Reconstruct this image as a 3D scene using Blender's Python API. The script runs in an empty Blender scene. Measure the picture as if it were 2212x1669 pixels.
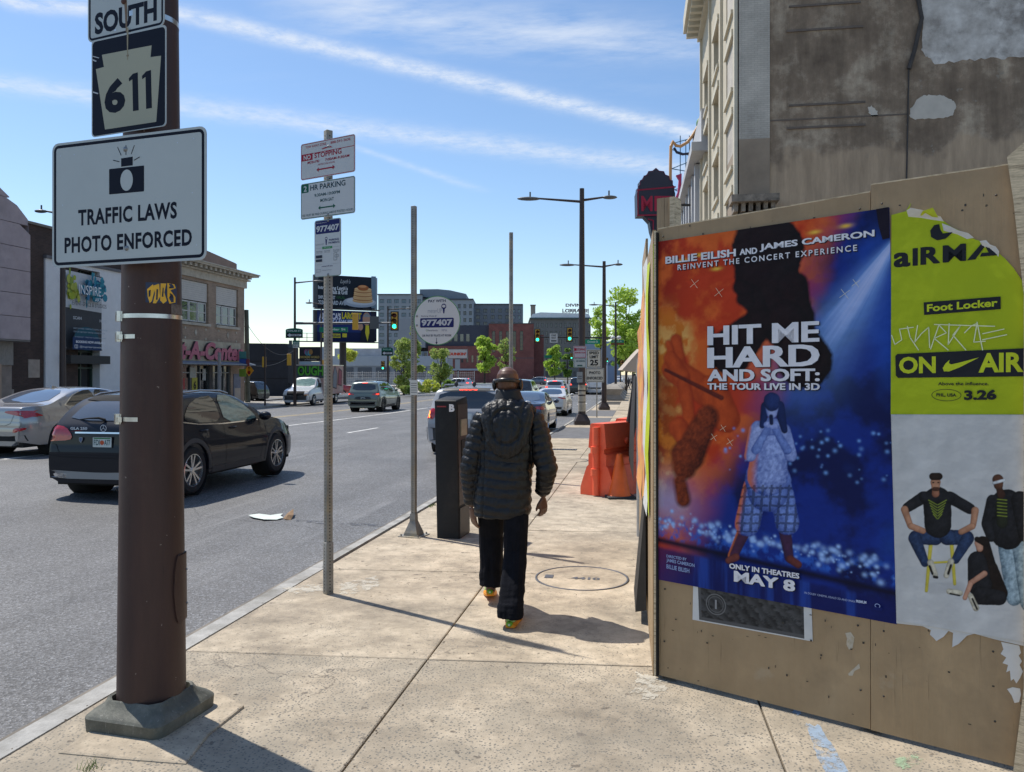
import bpy,bmesh,math,random
import numpy as np
from mathutils import Vector,Matrix
from mathutils.bvhtree import BVHTree
from mathutils.geometry import tessellate_polygon
random.seed(7)
S=bpy.context.scene
COL=S.collection
R=math.radians
HC=1.62
FP,CU,HV=1700.0,1106.0,808.0
TH=math.atan(268.0/FP)
Fw=Vector((-math.sin(TH),math.cos(TH),0)); Rt=Vector((math.cos(TH),math.sin(TH),0))
cd=bpy.data.cameras.new('camera'); cam=bpy.data.objects.new('camera',cd); COL.objects.link(cam)
cam.location=(0,0,HC); cam.rotation_euler=(R(90),0,TH)
cd.sensor_width=36; cd.lens=36*FP/2212; cd.shift_y=-(834.5-HV)/2212; cd.clip_end=6000; cd.clip_start=0.05
S.camera=cam
SUN=Vector((-0.455,0.242,0.857)).normalized()
sl=bpy.data.lights.new('sun','SUN'); sl.energy=4.3; sl.angle=R(0.5); sl.color=(1.0,0.95,0.87)
so=bpy.data.objects.new('sun',sl); COL.objects.link(so)
so.rotation_euler=SUN.to_track_quat('Z','Y').to_euler()
S.view_settings.view_transform='Standard'; S.view_settings.look='None'; S.view_settings.exposure=0.26
S.view_settings.gamma=1; S.view_settings.use_curve_mapping=False
def vdir(u,v):return Fw + Rt*((u-CU)/FP) + Vector((0,0,(HV-v)/FP))
W=bpy.data.worlds.new('World'); S.world=W; W.use_nodes=True
nt=W.node_tree; N=nt.nodes; L=nt.links
for n in list(N):N.remove(n)
out=N.new('ShaderNodeOutputWorld'); bg=N.new('ShaderNodeBackground'); bg.inputs[1].default_value=0.14
sky=N.new('ShaderNodeTexSky'); sky.sky_type='NISHITA'; sky.sun_disc=False
sky.sun_elevation=math.asin(SUN.z); sky.sun_rotation=math.atan2(SUN.x,SUN.y)
sky.air_density=1.0; sky.dust_density=0.25; sky.ozone_density=2.2; sky.altitude=50
tc=N.new('ShaderNodeTexCoord')
def wm(op,a,b=None,c=None,clamp=False):
 n=N.new('ShaderNodeMath'); n.operation=op; n.use_clamp=clamp
 for i,v in enumerate((a,b,c)):
  if v is None:continue
  if isinstance(v,(int,float)):n.inputs[i].default_value=v
  else:L.new(v,n.inputs[i])
 return n.outputs[0]
sep=N.new('ShaderNodeSeparateXYZ'); L.new(tc.outputs['Generated'],sep.inputs[0])
zc=wm('MAXIMUM',sep.outputs[2],0.03)
px=wm('DIVIDE',sep.outputs[0],zc); py=wm('DIVIDE',sep.outputs[1],zc)
cmb=N.new('ShaderNodeCombineXYZ'); L.new(px,cmb.inputs[0]); L.new(py,cmb.inputs[1])
def wnoise(scale,det,rough,sx=1,sy=1,rot=0,off=(0,0,0)):
 mp=N.new('ShaderNodeMapping'); mp.inputs['Scale'].default_value=(sx,sy,1); mp.inputs['Rotation'].default_value=(0,0,rot)
 mp.inputs['Location'].default_value=off
 L.new(cmb.outputs[0],mp.inputs[0])
 n=N.new('ShaderNodeTexNoise'); n.inputs['Scale'].default_value=scale; n.inputs['Detail'].default_value=det
 n.inputs['Roughness'].default_value=rough; L.new(mp.outputs[0],n.inputs[0]); return n.outputs[0]
def proj(u,v):
 d=vdir(u,v); return Vector((d.x/d.z,d.y/d.z))
fac=None
wob=wnoise(3.0,4,0.6)
fine=wnoise(13,7,0.7)
def contrail(p0,p1,w0,w1,strength,lim=None,nz_=None):
 """straight vapour trail lying in the plane of the high cloud"""
 global fac
 a,b=proj(*p0),proj(*p1); d=(b-a); Ln=d.length; d.normalize(); n=Vector((-d.y,d.x))
 s=wm('ADD',wm('MULTIPLY',wm('SUBTRACT',px,a.x),d.x),wm('MULTIPLY',wm('SUBTRACT',py,a.y),d.y))
 t=wm('ADD',wm('MULTIPLY',wm('SUBTRACT',px,a.x),n.x),wm('MULTIPLY',wm('SUBTRACT',py,a.y),n.y))
 t=wm('ADD',t,wm('MULTIPLY',wm('SUBTRACT',wob,0.5),w0*0.9))
 wd=wm('ADD',w0,wm('MULTIPLY',s,(w1-w0)/Ln))
 g=wm('DIVIDE',t,wm('MAXIMUM',wd,0.01)); g=wm('MULTIPLY',g,g); g=wm('POWER',2.718,wm('MULTIPLY',g,-1.0))
 g=wm('MULTIPLY',g,strength); g=wm('MULTIPLY',g,nz_ if nz_ else wm('MULTIPLY_ADD',fine,2.6,-0.55,clamp=True),clamp=True)
 if lim:
  g=wm('MULTIPLY',g,wm('MULTIPLY_ADD',s,4.0/Ln,0.5,clamp=True)); g=wm('MULTIPLY',g,wm('MULTIPLY_ADD',s,-4.0/Ln,4.6,clamp=True))
 fac=g if fac is None else wm('MAXIMUM',fac,g)
contrail((380,28),(1440,276),0.055,0.075,0.80)
contrail((0,182),(1360,352),0.10,0.14,0.55)
contrail((640,275),(1020,405),0.025,0.05,0.30,True)
contrail((0,5),(210,20),0.05,0.05,0.75,True)
cir=wnoise(3.2,9,0.66,0.7,1.6,R(-40),(2.0,0.4,0))
cloudy=wm('MULTIPLY_ADD',cir,3.4,-1.25,clamp=True)
contrail((650,18),(1520,112),0.20,0.13,0.62,True,cloudy)
contrail((900,60),(1530,125),0.10,0.08,0.5,True,cloudy)
cmask=wnoise(0.55,3,0.5,1,1,0,(0.6,2.2,0))
c1=wm('MULTIPLY_ADD',cir,3.0,-1.32,clamp=True); c2=wm('MULTIPLY_ADD',cmask,4.5,-2.0,clamp=True)
high=wm('MULTIPLY_ADD',zc,4.0,-1.15,clamp=True)
cc=wm('MULTIPLY',wm('MULTIPLY',c1,c2),wm('MULTIPLY',high,0.7))
fac=wm('MAXIMUM',fac,cc)
fac=wm('MULTIPLY',fac,wm('MULTIPLY_ADD',sep.outputs[2],14,-0.3,clamp=True))
hsv=N.new('ShaderNodeHueSaturation'); hsv.inputs['Saturation'].default_value=1.06; hsv.inputs['Value'].default_value=0.95
L.new(sky.outputs[0],hsv.inputs['Color'])
mx=N.new('ShaderNodeMixRGB'); L.new(fac,mx.inputs[0]); L.new(hsv.outputs[0],mx.inputs[1]); mx.inputs[2].default_value=(4.9,5.3,5.9,1)
L.new(mx.outputs[0],bg.inputs[0]); L.new(bg.outputs[0],out.inputs[0])
KERB_X,LKERB_X=-2.86,-24.5
def zg(y):
 """the pavement falls 1.35% away from the camera, then levels out"""
 s=0.0135
 if y < 30:return -s*y
 if y < 54:return -s*30 - s*((y-30) - (y-30)**2/48.0)
 return -s*42
def zroad(x):return -0.12 + 0.21*max(0.0,1-((x+13.68)/10.82)**2)
def G(u,v,road=False,off=0.0):
 """ground point seen at a pixel"""
 lo,hi=0.5,2000.0
 def f(d):
  p=Vector((0,0,HC)) + vdir(u,v)*d
  return p.z - (zg(p.y) + (zroad(p.x) if road else 0) + off)
 for _ in range(60):
  m=math.sqrt(lo*hi)
  if f(m) > 0:lo=m
  else:hi=m
 p=Vector((0,0,HC)) + vdir(u,v)*lo
 return p
def D(u,v,d):return Vector((0,0,HC)) + vdir(u,v)*d
def depth(p):return (Vector(p)-Vector((0,0,HC))).dot(Fw)
def gx(x,y,road=False):return Vector((x,y,zg(y) + (zroad(x) if road else 0)))
def s2l(c):return c/12.92 if c <= 0.04045 else ((c+0.055)/1.055)**2.4
def hx(h):
 h=h.lstrip('#'); return tuple(s2l(int(h[i:i+2],16)/255) for i in (0,2,4))
MATS={}
def mat(name,col,rough=0.6,var=0.0,scale=6.0,bump=0.0,bscale=None,metal=0.0,coat=0.0,col2=None,detail=5,dark=None,emit=None,estr=0,stretch=None,trans=0.0,spec=0.5):
 """procedural material: two octaves of noise between two tones, fine bump, optional dirt tone"""
 if name in MATS:return MATS[name]
 m=bpy.data.materials.new(name); m.use_nodes=True; t=m.node_tree; n=t.nodes; l=t.links
 b=n['Principled BSDF']; b.inputs['Roughness'].default_value=rough; b.inputs['Metallic'].default_value=metal
 b.inputs['Coat Weight'].default_value=coat; b.inputs['Coat Roughness'].default_value=0.04
 b.inputs['Specular IOR Level'].default_value=spec
 b.inputs['Transmission Weight'].default_value=trans
 if isinstance(col,str):col=hx(col)
 if isinstance(col2,str):col2=hx(col2)
 if isinstance(dark,str):dark=hx(dark)
 c4=(*col,1)
 if var > 0 or col2 or bump > 0 or dark:
  tcn=n.new('ShaderNodeTexCoord'); src=tcn.outputs['Object']
  if stretch:
   mp=n.new('ShaderNodeMapping'); mp.inputs['Scale'].default_value=stretch; l.new(src,mp.inputs[0]); src=mp.outputs[0]
  nz=n.new('ShaderNodeTexNoise'); nz.inputs['Scale'].default_value=scale; nz.inputs['Detail'].default_value=detail; nz.inputs['Roughness'].default_value=0.62
  l.new(src,nz.inputs[0])
  rp=n.new('ShaderNodeValToRGB'); rp.color_ramp.elements[0].position=0.32; rp.color_ramp.elements[1].position=0.70
  lo=tuple(x*(1-var) for x in col); hi=col2 if col2 else tuple(min(1,x*(1+var)) for x in col)
  if col2:lo=col
  rp.color_ramp.elements[0].color=(*lo,1); rp.color_ramp.elements[1].color=(*hi,1)
  l.new(nz.outputs[0],rp.inputs[0]); cs=rp.outputs[0]
  if dark:
   nd=n.new('ShaderNodeTexNoise'); nd.inputs['Scale'].default_value=scale*0.37; nd.inputs['Detail'].default_value=7; nd.inputs['Roughness'].default_value=0.7
   l.new(src,nd.inputs[0])
   rd=n.new('ShaderNodeValToRGB'); rd.color_ramp.elements[0].position=0.50; rd.color_ramp.elements[1].position=0.68
   l.new(nd.outputs[0],rd.inputs[0])
   mm=n.new('ShaderNodeMixRGB'); l.new(rd.outputs[0],mm.inputs[0]); l.new(cs,mm.inputs[1]); mm.inputs[2].default_value=(*dark,1); cs=mm.outputs[0]
  l.new(cs,b.inputs['Base Color'])
  if bump > 0:
   nb=n.new('ShaderNodeTexNoise'); nb.inputs['Scale'].default_value=bscale or scale*6; nb.inputs['Detail'].default_value=4
   l.new(src,nb.inputs[0])
   bp=n.new('ShaderNodeBump'); bp.inputs['Strength'].default_value=bump; bp.inputs['Distance'].default_value=0.01
   l.new(nb.outputs[0],bp.inputs['Height']); l.new(bp.outputs[0],b.inputs['Normal'])
 else:b.inputs['Base Color'].default_value=c4
 if emit:
  if isinstance(emit,str):emit=hx(emit)
  b.inputs['Emission Color'].default_value=(*emit,1); b.inputs['Emission Strength'].default_value=estr
 MATS[name]=m; return m
def print_mat(name,rough=0.5,bump=0.0,coat=0.0,wear=0.0):
 if name in MATS:return MATS[name]
 m=bpy.data.materials.new(name); m.use_nodes=True; n=m.node_tree.nodes; l=m.node_tree.links
 b=n['Principled BSDF']; b.inputs['Roughness'].default_value=rough; b.inputs['Coat Weight'].default_value=coat; b.inputs['Specular IOR Level'].default_value=0.18
 a=n.new('ShaderNodeAttribute'); a.attribute_name='Col'; cs=a.outputs['Color']
 if wear > 0:
  tcn=n.new('ShaderNodeTexCoord'); nz=n.new('ShaderNodeTexNoise'); nz.inputs['Scale'].default_value=4; nz.inputs['Detail'].default_value=8; nz.inputs['Roughness'].default_value=0.7
  l.new(tcn.outputs['Object'],nz.inputs[0])
  mr=n.new('ShaderNodeMapRange'); mr.inputs[3].default_value=1-wear; mr.inputs[4].default_value=1+wear*0.6; l.new(nz.outputs[0],mr.inputs[0])
  v=n.new('ShaderNodeVectorMath'); v.operation='SCALE'; l.new(cs,v.inputs[0]); l.new(mr.outputs[0],v.inputs['Scale']); cs=v.outputs[0]
 l.new(cs,b.inputs['Base Color'])
 if bump > 0:
  tcn=n.new('ShaderNodeTexCoord'); nb=n.new('ShaderNodeTexNoise'); nb.inputs['Scale'].default_value=7; nb.inputs['Detail'].default_value=3
  l.new(tcn.outputs['Object'],nb.inputs[0]); bp=n.new('ShaderNodeBump'); bp.inputs['Strength'].default_value=bump; bp.inputs['Distance'].default_value=0.012
  l.new(nb.outputs[0],bp.inputs['Height']); l.new(bp.outputs[0],b.inputs['Normal'])
 MATS[name]=m; return m
def tag(o,label=None,cat=None,group=None,kind=None):
 if label:o['label']=label
 if cat:o['category']=cat
 if group:o['group']=group
 if kind:o['kind']=kind
 return o
def thing(name,label,cat,loc=(0,0,0),rz=0.0,group=None):
 o=bpy.data.objects.new(name,None); COL.objects.link(o); o.empty_display_size=0.2
 o.location=loc; o.rotation_euler=(0,0,rz); tag(o,label,cat,group)
 o['_m']=0; del o['_m']; return o
def pm_of(o):
 m=Matrix.LocRotScale(o.location,o.rotation_euler,o.scale)
 return pm_of(o.parent) @ m if o.parent else m
def link(name,me,mats=None,parent=None,loc=None,rz=0.0):
 o=bpy.data.objects.new(name,me); COL.objects.link(o)
 if parent is not None:o.parent=parent
 if loc is not None:o.location=loc
 if rz:o.rotation_euler=(0,0,rz)
 return o
def copy_tree(o,parent=None):
 c=o.copy(); COL.objects.link(c); c.parent=parent
 for ch in list(o.children):copy_tree(ch,c)
 return c
class MB:
 def __init__(s):s.v=[]; s.f=[]; s.m=[]; s.sm=[]
 def add(s,vs,fs,mi=0,smooth=False):
  b=len(s.v); s.v.extend([tuple(x) for x in vs]); s.f.extend([tuple(i+b for i in f) for f in fs])
  s.m.extend([mi]*len(fs)); s.sm.extend([smooth]*len(fs)); return s
 def box(s,x0,y0,z0,x1,y1,z1,mi=0):
  if x0 > x1:x0,x1=x1,x0
  if y0 > y1:y0,y1=y1,y0
  if z0 > z1:z0,z1=z1,z0
  return s.add([(x0,y0,z0),(x1,y0,z0),(x1,y1,z0),(x0,y1,z0),(x0,y0,z1),(x1,y0,z1),(x1,y1,z1),(x0,y1,z1)],[(3,2,1,0),(4,5,6,7),(0,1,5,4),(1,2,6,5),(2,3,7,6),(3,0,4,7)],mi)
 def bbox(s,x0,y0,z0,x1,y1,z1,r=0.01,mi=0):
  """box with chamfered edges"""
  bm=bmesh.new(); bmesh.ops.create_cube(bm,size=1)
  for v in bm.verts:v.co=Vector(((x0+x1)/2+v.co.x*(x1-x0),(y0+y1)/2+v.co.y*(y1-y0),(z0+z1)/2+v.co.z*(z1-z0)))
  bmesh.ops.bevel(bm,geom=bm.edges[:],offset=r,segments=2,affect='EDGES',profile=0.6)
  return s.bm(bm,mi,True)
 def bm(s,bm,mi=0,smooth=False,M=None):
  bm.verts.index_update(); vs=[(M @ v.co) if M else v.co.copy() for v in bm.verts]
  fs=[tuple(v.index for v in f.verts) for f in bm.faces]; bm.free(); return s.add(vs,fs,mi,smooth)
 def tube(s,pts,rs,n=12,mi=0,caps=True,smooth=True,sx=1.0):
  pts=[Vector(p) for p in pts]
  if isinstance(rs,(int,float)):rs=[rs]*len(pts)
  vs=[]; fs=[]; up=None
  for i,p in enumerate(pts):
   a=pts[max(0,i-1)]; b=pts[min(len(pts)-1,i+1)]; d=(b-a).normalized()
   if up is None:
    up=Vector((0,0,1)) if abs(d.z) < 0.9 else Vector((1,0,0))
   e1=d.cross(up).normalized(); e2=d.cross(e1).normalized(); up=-e2 if up.dot(-e2) > 0 else e2
   e1=d.cross(up).normalized(); e2=e1.cross(d).normalized()
   for k in range(n):
    t=2*math.pi*k/n; vs.append(p + e1*(math.cos(t)*rs[i]*sx) + e2*(math.sin(t)*rs[i]))
  for i in range(len(pts)-1):
   for k in range(n):fs.append((i*n+k,i*n+(k+1) % n,(i+1)*n+(k+1) % n,(i+1)*n+k))
  s.add(vs,fs,mi,smooth)
  if caps:
   s.add(vs[:n],[tuple(range(n))[::-1]],mi); s.add(vs[-n:],[tuple(range(n))],mi)
  return s
 def rings(s,rings,mi=0,caps=True,smooth=True):
  """loft through closed rings of equal count"""
  n=len(rings[0]); vs=[p for r in rings for p in r]; fs=[]
  for i in range(len(rings)-1):
   for k in range(n):fs.append((i*n+k,i*n+(k+1) % n,(i+1)*n+(k+1) % n,(i+1)*n+k))
  if caps:fs.append(tuple(range(n))[::-1]); fs.append(tuple((len(rings)-1)*n+k for k in range(n)))
  return s.add(vs,fs,mi,smooth)
 def lathe(s,prof,c=(0,0,0),axis='z',n=24,mi=0,smooth=True,caps=False):
  vs=[]; fs=[]
  for r,h in prof:
   for k in range(n):
    t=2*math.pi*k/n; a,b=r*math.cos(t),r*math.sin(t)
    p={'z':(a,b,h),'y':(a,h,b),'x':(h,a,b)}[axis]
    vs.append((p[0]+c[0],p[1]+c[1],p[2]+c[2]))
  for i in range(len(prof)-1):
   for k in range(n):
    q=(i*n+k,i*n+(k+1) % n,(i+1)*n+(k+1) % n,(i+1)*n+k); fs.append(q if axis != 'y' else q[::-1])
  if caps:fs.append(tuple(range(n))[::-1]); fs.append(tuple((len(prof)-1)*n+k for k in range(n)))
  return s.add(vs,fs,mi,smooth)
 def ell(s,c,r,n=16,mi=0,M=None):
  bm=bmesh.new(); bmesh.ops.create_uvsphere(bm,u_segments=n,v_segments=max(6,n//2+2),radius=1)
  for v in bm.verts:v.co=Vector((v.co.x*r[0],v.co.y*r[1],v.co.z*r[2]))
  MM=Matrix.Translation(Vector(c)) @ (M.to_4x4() if M else Matrix.Identity(4))
  return s.bm(bm,mi,True,MM)
 def prism(s,poly,z0,z1,mi=0,f=None,smooth=False):
  """extrude a 2D outline between z0 and z1; f maps (x,y,z) to 3D"""
  f=f or (lambda x,y,z:(x,y,z)); n=len(poly)
  vs=[f(x,y,z0) for x,y in poly] + [f(x,y,z1) for x,y in poly]
  fs=[(i,(i+1) % n,n+(i+1) % n,n+i) for i in range(n)]
  tr=tessellate_polygon([[Vector((x,y,0)) for x,y in poly]])
  fs += [tuple(i+n for i in t) for t in tr] + [tuple(t[::-1]) for t in tr]
  return s.add(vs,fs,mi,smooth)
 def mesh(s,name,mats,sharp=None):
  me=bpy.data.meshes.new(name); me.from_pydata(s.v,[],s.f)
  if not isinstance(mats,(list,tuple)):mats=[mats]
  for m in mats:me.materials.append(m)
  me.polygons.foreach_set('material_index',s.m); me.polygons.foreach_set('use_smooth',s.sm)
  me.update()
  bm=bmesh.new(); bm.from_mesh(me); bmesh.ops.recalc_face_normals(bm,faces=bm.faces[:]); bm.to_mesh(me); bm.free()
  if sharp:me.set_sharp_from_angle(angle=R(sharp))
  return me
 def build(s,name,mats,parent=None,world=False,loc=None,sharp=None,**k):
  if world and parent is not None:
   inv=pm_of(parent).inverted(); s.v=[tuple(inv @ Vector(p)) for p in s.v]
  o=link(name,s.mesh(name,mats,sharp),parent=parent,loc=loc)
  if k:tag(o,**k)
  return o
_T={}
def text_tris(t,bold=0.0,space=1.0,shear=0.0):
 key=(t,bold,space,shear)
 if key in _T:return _T[key]
 cu=bpy.data.curves.new('lettering','FONT'); cu.body=t; cu.size=1; cu.offset=bold; cu.resolution_u=3
 cu.space_character=space; cu.shear=shear
 o=bpy.data.objects.new('lettering',cu); COL.objects.link(o)
 bpy.context.view_layer.update()
 me=bpy.data.meshes.new_from_object(o.evaluated_get(bpy.context.evaluated_depsgraph_get()))
 me.calc_loop_triangles()
 vs=[(v.co.x,v.co.y) for v in me.vertices]; fs=[tuple(p.vertices) for p in me.loop_triangles]
 bpy.data.objects.remove(o); bpy.data.curves.remove(cu); bpy.data.meshes.remove(me)
 xs=[a for a,_ in vs] or [0]; ys=[b for _,b in vs] or [0]
 x0,x1,y0,y1=min(xs),max(xs),min(ys),max(ys)
 vs=[((a-x0)/max(1e-6,x1-x0),(b-y0)/max(1e-6,y1-y0)) for a,b in vs]
 _T[key]=(vs,fs,(x1-x0)/max(1e-6,(y1-y0))); return _T[key]
class Print:
 """flat print: coloured shapes in the x/z plane of a thing, each layer a hair in front of the last (towards -y)"""
 def __init__(s,y=0.0,lay=0.00012):s.v=[]; s.f=[]; s.c=[]; s.y=y; s.lay=lay
 def _c(s,c):return hx(c) if isinstance(c,str) else c
 def tri(s,vs,fs,c):
  b=len(s.v); c=s._c(c)
  s.v += [(x,s.y,z) for x,z in vs]; s.f += [tuple(i+b for i in f) for f in fs]; s.c += [c]*len(vs) if not isinstance(c,list) else c
  return s
 def up(s):s.y -= s.lay; return s
 def poly(s,pts,c):
  s.up(); tr=tessellate_polygon([[Vector((x,z,0)) for x,z in pts]]); return s.tri(pts,tr,c)
 def rect(s,x0,z0,x1,z1,c,r=0.0):
  if r <= 0:return s.poly([(x0,z0),(x1,z0),(x1,z1),(x0,z1)],c)
  return s.poly(rrect(x0,z0,x1,z1,r),c)
 def frame(s,x0,z0,x1,z1,w,c,r=0.01):
  s.up(); a=rrect(x0,z0,x1,z1,r); b=rrect(x0+w,z0+w,x1-w,z1-w,max(0.001,r-w)); n=len(a)
  return s.tri(a+b,[(i,(i+1) % n,n+(i+1) % n,n+i) for i in range(n)],c)
 def ell(s,cx,cz,rx,rz,c,n=28):return s.poly([(cx+rx*math.cos(2*math.pi*i/n),cz+rz*math.sin(2*math.pi*i/n)) for i in range(n)],c)
 def ring(s,cx,cz,rx,rz,w,c,n=32):
  s.up(); a=[(cx+rx*math.cos(2*math.pi*i/n),cz+rz*math.sin(2*math.pi*i/n)) for i in range(n)]
  b=[(cx+(rx-w)*math.cos(2*math.pi*i/n),cz+(rz-w)*math.sin(2*math.pi*i/n)) for i in range(n)]
  return s.tri(a+b,[(i,(i+1) % n,n+(i+1) % n,n+i) for i in range(n)],c)
 def line(s,pts,w,c):
  s.up(); vs=[]; fs=[]
  for i in range(len(pts)-1):
   a=Vector(pts[i]); b=Vector(pts[i+1]); d=(b-a)
   if d.length < 1e-6:continue
   d.normalize(); n=Vector((-d.y,d.x))*w/2; a2=a-d*w*0.3; b2=b+d*w*0.3; k=len(vs)
   vs += [tuple(a2+n),tuple(a2-n),tuple(b2-n),tuple(b2+n)]; fs.append((k,k+1,k+2,k+3))
  return s.tri(vs,fs,c)
 def text(s,t,x0,z0,x1,z1,c,bold=0.02,space=1.0,shear=0.0,slope=0.0):
  s.up(); vs,fs,_=text_tris(t,bold,space,shear)
  return s.tri([(x0+a*(x1-x0),z0+b*(z1-z0)+a*(x1-x0)*slope) for a,b in vs],fs,c)
 def textc(s,t,cx,z0,h,c,bold=0.02,maxw=None,squeeze=1.0,space=1.0,shear=0.0,slope=0.0):
  _,_,asp=text_tris(t,bold,space,shear); w=h*asp*squeeze
  if maxw:w=min(w,maxw)
  return s.text(t,cx-w/2,z0,cx+w/2,z0+h,c,bold,space,shear,slope)
 def build(s,name,mt,parent):
  me=bpy.data.meshes.new(name); me.from_pydata(s.v,[],s.f)
  a=me.color_attributes.new('Col','FLOAT_COLOR','POINT')
  arr=np.ones((len(s.v),4),dtype=np.float32); arr[:,:3]=np.array(s.c,dtype=np.float32).reshape(-1,3); a.data.foreach_set('color',arr.ravel())
  me.materials.append(mt); me.update()
  bm=bmesh.new(); bm.from_mesh(me); bm.normal_update()
  fl=[f for f in bm.faces if f.normal.y > 0]; bmesh.ops.reverse_faces(bm,faces=fl); bm.to_mesh(me); bm.free()
  return link(name,me,parent=parent)
def rrect(x0,z0,x1,z1,r,k=4):
 pts=[]
 for cx,cz,a0 in ((x1-r,z0+r,-90),(x1-r,z1-r,0),(x0+r,z1-r,90),(x0+r,z0+r,180)):
  for i in range(k+1):
   a=R(a0+90*i/k); pts.append((cx+r*math.cos(a),cz+r*math.sin(a)))
 return pts
class Plane:
 """upright plane through two points seen at pixels; gives local x/z of any pixel on it"""
 def __init__(s,pl,pr):
  s.o=Vector((pl.x,pl.y,0)); e=Vector((pr.x-pl.x,pr.y-pl.y,0)); s.W=e.length; s.e=e.normalized()
  s.rz=math.atan2(s.e.y,s.e.x); s.n=Vector((s.e.y,-s.e.x,0))
 def hit(s,u,v):
  d=vdir(u,v); t=(s.o.x*s.n.x+s.o.y*s.n.y)/d.dot(s.n) ; return Vector((0,0,HC))+d*t
 def __call__(s,u,v):
  p=s.hit(u,v); return ((p-s.o).dot(s.e),p.z)
def fbm(x,y,seed=0,octs=5,rough=0.55):
 """value noise on numpy arrays"""
 rs=np.random.RandomState(seed); tab=rs.rand(256,256); r=0; a=1; tot=0
 for o in range(octs):
  xi=np.floor(x).astype(int); yi=np.floor(y).astype(int); fx=x-xi; fy=y-yi; fx=fx*fx*(3-2*fx); fy=fy*fy*(3-2*fy)
  g=lambda i,j:tab[(xi+i) % 256,(yi+j) % 256]
  r=r+a*((g(0,0)*(1-fx)+g(1,0)*fx)*(1-fy)+(g(0,1)*(1-fx)+g(1,1)*fx)*fy); tot += a; a *= rough; x=x*2.03+17.1; y=y*2.03+5.7
 return r/tot
def sstep(a,b,x):t=np.clip((x-a)/(b-a),0,1); return t*t*(3-2*t)
PAPER=print_mat('printed_paper',0.48,0.5,0.0,0.16)
SIGNP=print_mat('sign_print',0.6,0.0,0.0,0.10)
# ====== THE SETTING
def node_mat(name,fn,rough=0.85):
 m=bpy.data.materials.new(name); m.use_nodes=True; t=m.node_tree
 b=t.nodes['Principled BSDF']; b.inputs['Roughness'].default_value=rough; fn(t.nodes,t.links,b); MATS[name]=m; return m
def ramp(n,l,src,stops):
 r=n.new('ShaderNodeValToRGB'); e=r.color_ramp.elements
 while len(e) < len(stops):e.new(0.5)
 for i,(p,c) in enumerate(stops):
  e[i].position=p; e[i].color=(*((c,c,c) if isinstance(c,(int,float)) else c),1)
 l.new(src,r.inputs[0]); return r.outputs[0]
def nz(n,l,src,scale,det=5,rough=0.6,out=0):
 t=n.new('ShaderNodeTexNoise'); t.inputs['Scale'].default_value=scale; t.inputs['Detail'].default_value=det; t.inputs['Roughness'].default_value=rough
 l.new(src,t.inputs[0]); return t.outputs[out]
def mixc(n,l,f,a,b,mode='MIX'):
 m=n.new('ShaderNodeMixRGB'); m.blend_type=mode
 for i,v in enumerate((f,a,b)):
  if isinstance(v,(int,float)):m.inputs[i].default_value=v if i == 0 else (v,v,v,1)
  elif isinstance(v,tuple):m.inputs[i].default_value=(*v,1)
  else:l.new(v,m.inputs[i])
 return m.outputs[0]
def n_gum(n,l,P):
 v=n.new('ShaderNodeTexVoronoi'); v.inputs['Scale'].default_value=1.7; l.new(P,v.inputs[0]); return v.outputs['Distance']
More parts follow.
